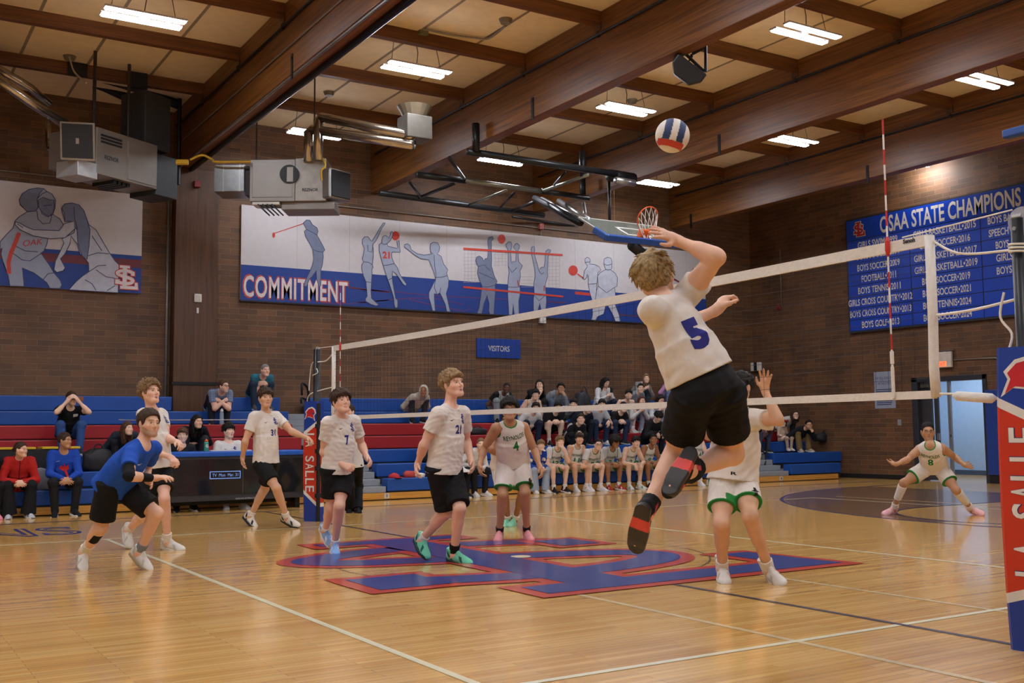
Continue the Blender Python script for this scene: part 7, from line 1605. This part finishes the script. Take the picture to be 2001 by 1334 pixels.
sitter(1122, 790, 4, 'spectator in a grey jersey just behind the striped tracksuit', 'lap', look=NET_, skin='light', hair=('bowl', 'black'), top=jwide('5', '#b5b8ba'), bottom=PT('#2b2d35'), shoes=SHO('#1b1b1d'), group=GS)
sitter(1150, 795, 3, 'spectator in dark navy hoodie with hands clasped', 'lap', look=(-.2, -1), lookup=-.3, skin='light', hair=('mop', 'black'), top=dict(kind='hood', col='#191c28', loose=.03), bottom=PT('#1c1f2b'), shoes=SHO('#1b1b1d'), group=GS)
sitter(1177, 788, 3, 'spectator in grey tee with one arm resting on his knee', ('lap', 'dangle'), look=NET_, skin='light', hair=('bowl', 'black'), top=T_('tee', '#b3b6ba'), bottom=PT('#22304a'), shoes=SHO('#c9c7c4'), group=GS)
sitter(1219, 794, 3, 'spectator in black tee with clasped hands right of the grey tee', 'knees', look=NET_, skin='light', hair=('bowl', 'black'), top=T_('tee', '#161619'), bottom=PT('#28324a'), shoes=SHO('#2a2c33'), group=GS)
sitter(1287, 812, 2, 'spectator in black hoodie looking down at the floor', 'dangle', look=(0, -1), lookup=-.8, skin='light', hair=('mop', 'black'), top=dict(kind='hood', col='#141416', loose=.035), bottom=PT('#16161a'), shoes=SHO('#1b1b1d'), group=GS, **B_)
# --- upper rows
sitter(991, 757, 5, 'spectator in pale vest over black tee on the top row', 'lap', look=NET_, skin='dark', hair=('buzz', 'black'), top=dict(kind='tee', col='#a9b3b4', loose=.025, cols=[(lambda V, J, u, f, r, S, nk, hc: np.abs((V-nk)@r) > .135*S, '#141416')]), bottom=PT('#8f989a'), shoes=SHO('#1b1b1d'), group=GS)
sitter(1048, 769, 4, 'spectator in a sleeveless grey jersey below the long haired person in black', 'lap', look=NET_, skin='light', hair=('bowl', 'black'), top=JT(), bottom=BS, shoes=SHO('#1b1b1d'), group=GS)
sitter(1055, 750, 5, 'long haired spectator in black on the top row', ('chin', 'lap'), look=NET_, skin='light', hair=('long', 'black', .16), top=T_('tee', '#151517'), bottom=PT('#1b1b1f'), shoes=SHO('#1b1b1d'), group=GS)
sitter(1097, 757, 5, 'spectator in grey hooded jacket with hand on mouth', ('lap', 'chin'), look=NET_, skin='tan', hair=('curly', 'black'), top=dict(kind='hood', col='#7f868c', loose=.035), bottom=PT('#5d6b80'), shoes=SHO('#8a8d90'), group=GS)
sitter(1184, 745, 5, 'long haired spectator in white sweater looking at a phone', 'phone', look=(.35, -1), lookup=-.4, skin='light', hair=('long', 'black', .26), female=True, S=.93, top=T_('long', '#cfd0cf'), bottom=PT('#1d2436'), shoes=SHO('#1b1b1d'), group=GS)
q = hit(1194, 762, 1, 11.18); b = MB(); b.box((q[0]-.035, 11.16, q[2]-.06), (q[0]+.035, 11.175, q[2]+.06)); tag(b.build('phone', BLKM, bevel=.004), 'black phone held by the spectator in the white sweater', 'phone')
sitter(1229, 769, 4, 'spectator in grey jersey with bare arms left of the red haired one', 'lap', yaw=-.2, look=NET_, skin='light', hair=('bowl', 'black'), top=JT(), bottom=BS, shoes=SHO('#b9b7b0'), socks=WHS, group=GS)
sitter(1253, 757, 5, 'spectator in grey blue hoodie high on the bleachers', 'lap', look=NET_, skin='light', hair=('short', 'black'), top=dict(kind='hood', col='#7d8892', loose=.03), bottom=PT('#39424e'), shoes=SHO('#1b1b1d'), group=GS)
sitter(1264, 738, 6, 'spectator with light brown fringe in grey print top behind the grey blue hoodie', 'phone', look=NET_, skin='light', hair=('long', 'light', .08), female=True, S=.93, top=T_('long', '#84847f'), bottom=PT('#39424e'), shoes=SHO('#1b1b1d'), group=GS)
sitter(1255, 782, 4, 'red haired spectator in pale top and light jeans', 'phone', look=(-.3, -1), skin='light', hair=('long', 'red', .1), female=True, S=.92, top=T_('long', '#bcbab5'), bottom=PT('#8c98a8'), shoes=SHO('#c9c7c4'), group=GS)
sitter(1292, 779, 4, 'long black haired spectator in white top looking down at a phone', 'phone', look=(-.1, -1), lookup=-.5, skin='light', hair=('long', 'black', .22), female=True, S=.92, top=T_('long', '#c6c8c8'), bottom=PT('#8d99ab'), shoes=SHO('#c9c7c4'), group=GS)
sitter(1322, 735, 6, 'spectator in lilac pink sweater partly hidden by the hitter', 'lap', look=NET_, skin='light', hair=('long', 'black', .1), female=True, S=.95, top=T_('long', '#c28fb4'), bottom=PT('#7d93b8'), shoes=SHO('#c9c7c4'), group=GS)
sitter(829, 773, 5, 'spectator in cream hoodie with the hood up sitting alone', 'lap', look=NET_, skin='brown', hair=('none', 'black'), top=dict(kind='hood', up=True, col='#bab4a4', loose=.035), bottom=PT('#2a2b2f'), shoes=SHO('#1b1b1d'), group=GS)
# --- right bank
sitter(1508, 838, 2, 'person in dusty pink sweater and jeans behind the blocker', 'lap', look=NET_, skin='light', hair=('long', 'brown', .1), female=True, S=.9, top=T_('long', '#8a6b7a'), bottom=PT('#3e4a66'), shoes=SHO('#2a2a2e'), group=GS)
sitter(1529, 832, 2, 'small child in beige outfit with a red bow', 'lap', look=NET_, skin='light', hair=('fade', 'light'), S=.58, hs=1.35, lean=.02, top=T_('long', '#b59c88'), bottom=PT('#b59c88'), shoes=SHO('#cfc8bd'), feet=(.40, RZ[2]-.16), spread=.09, group=GS)
q = hit(1536, 822, 1, 9.95); b = MB(); b.tube([(q[0]-.05, 9.95, q[2]), (q[0], 9.94, q[2]+.005), (q[0]+.05, 9.95, q[2])], [.035, .012, .035], 8); tag(b.build('hair_bow', pm('bow_red', '#a8242c', .6)), 'red bow worn on the small child', 'bow')
sitter(1556, 824, 3, 'smiling person in white knit sweater with a dark braid', 'lap', look=(-.4, -1), skin='light', hair=('long', 'dark', .14), glasses='#4a4040', female=True, S=.95, top=T_('long', '#cfcdc8'), bottom=PT('#22242c'), shoes=SHO('#1b1b1d'), group=GS)
sitter(1582, 834, 2, 'man in black jacket and khaki trousers with hand on chin', ('thigh', 'chin'), yaw=-.15, look=NET_, skin='olive', hair=('short', 'black'), beard=('black', .6), glasses='#222226', top=T_('jacket', '#17181d'), bottom=PT('#77623c', cuff=.07), shoes=SHO('#a99a80'), feet=(.42, RZ[1]+.088), group=GS, **B_)
sitter(1483, 850, 2, 'person in black beside the right aisle handrail', 'lap', look=NET_, skin='light', hair=('long', 'black', .1), S=.9, top=T_('long', '#17171a'), bottom=PT('#17171a'), shoes=SHO('#1b1b1d'), group=GS)
# --- left bank
sitter(519, 722, 6, 'grey haired man in teal tee on the top row beside the pillar', 'knees', look=(.1, -1), skin='pink', hair=('buzz', 'grey'), g=1.2, top=T_('tee', '#2f6f82', prints=[('text', 'SHARKS', 0, .62, .2, .03, '#8fc0c8')]), bottom=PT('#28364a'), shoes=SHO('#4a4a4a'), group=GS, S=1.0, **B_)
sitter(438, 754, 5, 'bearded man in plaid grey shirt with crossed arms', 'cross', look=(.5, -1), skin='pink', hair=('short', 'brown'), beard=('grey', .55), glasses='#2a2624', g=1.25, S=1.0, top=T_('tee', '#7b8aa3', sleeve=.62, cols=[(lambda V, J, u, f, r, S, nk, hc: (np.sin(V[:, 0]*150) > .75) | (np.sin(V[:, 2]*150) > .75), '#5b6a86')]), bottom=PT('#1f222b'), shoes=SHO('#2a2a2e'), group=GS, **B_)
sitter(140, 776, 3, 'person in black tee and jeans filming with a phone', 'photo', look=(.35, -1), skin='light', hair=('bun', 'dark'), female=True, S=.98, glasses='#5a4a42', top=T_('tee', '#121214', sleeve=.5, prints=[('poly', [[(-.5, -.5), (.5, -.5), (.5, .5), (-.5, .5)]], .085, .84, .08, .045, '#cfcfcc')]), bottom=PT('#324f86'), shoes=SHO('#2a2a2e'), feet=(.42, RZ[2]+.088), group=GS, **B_)
q = hit(152, 780, 1, 10.3); b = MB(); b.box((q[0]-.085, 10.26, q[2]-.035), (q[0]+.085, 10.275, q[2]+.045)); tag(b.build('phone', pm('phone_orange', '#8a4a2c', .4), bevel=.004), 'brown cased phone held up by the filming person', 'phone')
sitter(41, 876, 0, 'seated person in red zip jacket and black trousers', 'knees', look=(.75, -.7), skin='fair', hair=('bun', 'dark'), female=True, S=.95, top=dict(kind='jacket', col='#b3231f', loose=.03, cols=[(lambda V, J, u, f, r, S, nk, hc: (np.abs((V-nk)@r) < .008) & ((V-nk)@f > 0), '#5a1512')]), bottom=PT('#151517', cuff=.11), shoes=SHO('#b9bec4', accent='#55585c'), group='home staff on the front row', h=.0075, detail=True)
red_em = [[(-.5, -.1), (-.3, .3), (-.1, .1), (0, .5), (.15, .1), (.4, .35), (.5, -.2), (.1, -.5), (-.2, -.3)]]
sitter(127, 858, 0, 'man in blue sweatshirt with red emblem and black trousers', 'knees', look=(.75, -.7), skin='tan', hair=('short', 'dark'), S=1.0, top=dict(kind='long', col='#1c46a8', loose=.025, prints=[('poly', red_em, -.0, .62, .15, .13, '#b8282c'), ('poly', [[(-.5, -.2), (.5, .2), (.4, .35), (-.5, 0)]], -.09, .80, .05, .03, '#d5d5d0')]), bottom=PT('#1b1b1d', cuff=.045), shoes=SHO('#18181b', sole='#cfcfcc'), socks=('#d8d6d0', .06, .28), group='home staff on the front row', h=.0075, detail=True)
sitter(-22, 876, 0, 'person in black with pink shoes cut by the left edge', 'lap', look=(.6, -.8), skin='fair', hair=('long', 'brown', .15), female=True, S=.95, top=T_('long', '#141416'), bottom=PT('#151517'), shoes=SHO('#e58aa0'), group='home staff on the front row')
# --- behind the scorer table
TB = 'helpers behind the scorer table'
sitter(357, 848, 0, 'boy in black tee writing at the scorer table', 'lap', ry=8.75, seat=.46, look=(-.4, -1), skin='light', hair=('messy', 'brown'), top=T_('tee', '#17171a', prints=[('poly', [[(-.5, -.5), (0, .5), (.5, -.5)]], .09, .78, .05, .04, '#cfcfcc')]), bottom=PT('#1b1b1f'), shoes=SHO('#1b1b1d'), feet=(.38, .09), group=TB, **B_)
sitter(447, 836, 0, 'home player in white shirt 20 sitting at the scorer table', 'lap', ry=8.75, seat=.46, look=(.3, -1), skin='light', hair=('mop', 'black'), top=dict(kind='tee', col='#d8d3cb', loose=.016, prints=[('logo', '', .085, .8, .075, .085, NAV), ('text', '20', 0, .6, .09, .08, NAV), ('poly', swoosh, -.075, .80, .045, .04, '#2a2a30')]), bottom=dict(kind='shorts', col='#151517'), shoes=SHO('#d8d6d0'), feet=(.38, .09), group=TB, **B_)
sitter(386, 822, 2, 'long haired person in black on the red row above the table', 'lap', look=(.3, -1), skin='fair', hair=('long', 'black', .2), female=True, S=.95, top=T_('long', '#131315', neck=.085), bottom=PT('#2a2c33'), shoes=SHO('#1b1b1d'), group=TB, **B_)
sitter(250, 836, 2, 'long brown haired person half hidden behind the man in blue', 'lap', look=(.5, -1), skin='light', hair=('long', 'brown', .18), female=True, S=.92, top=T_('long', '#2c3340'), bottom=PT('#22242c'), shoes=SHO('#1b1b1d'), group=TB)
# --- down official standing behind number 7
D = DEP(685, 1000)
J = pose(D, .95, dict(hc=(690, 908, 0), hl=(698, 910, 0), hr=(682, 910, 0), kl=(700, 950, 0), kr=(684, 950, 0), al=(699, 992, 0), ar=(684, 993, 0), tl=(705, 996, -.18), tr=(681, 997, -.2), nk=(683, 829, 0), sl=(699, 836, .0), sr=(667, 836, .0), el=(703, 866, .05), er=(663, 866, .05), wl=(697, 893, -.05), wr=(668, 893, -.05), fl=(695, 908, -.08), fr=(670, 908, -.08), hd=(682, 804, -.03)))
person(J, vdir(-.4, 0, -1), label='official in white shirt and black trousers standing behind number 7', h=.009, S=.95, skin='pink', hair=('short', 'dark'), top=T_('tee', '#cfccc6'), bottom=PT('#131315', cuff=.075), shoes=SHO('#17171a', sole='#17171a'), detail=False, laces=False, seed=77)
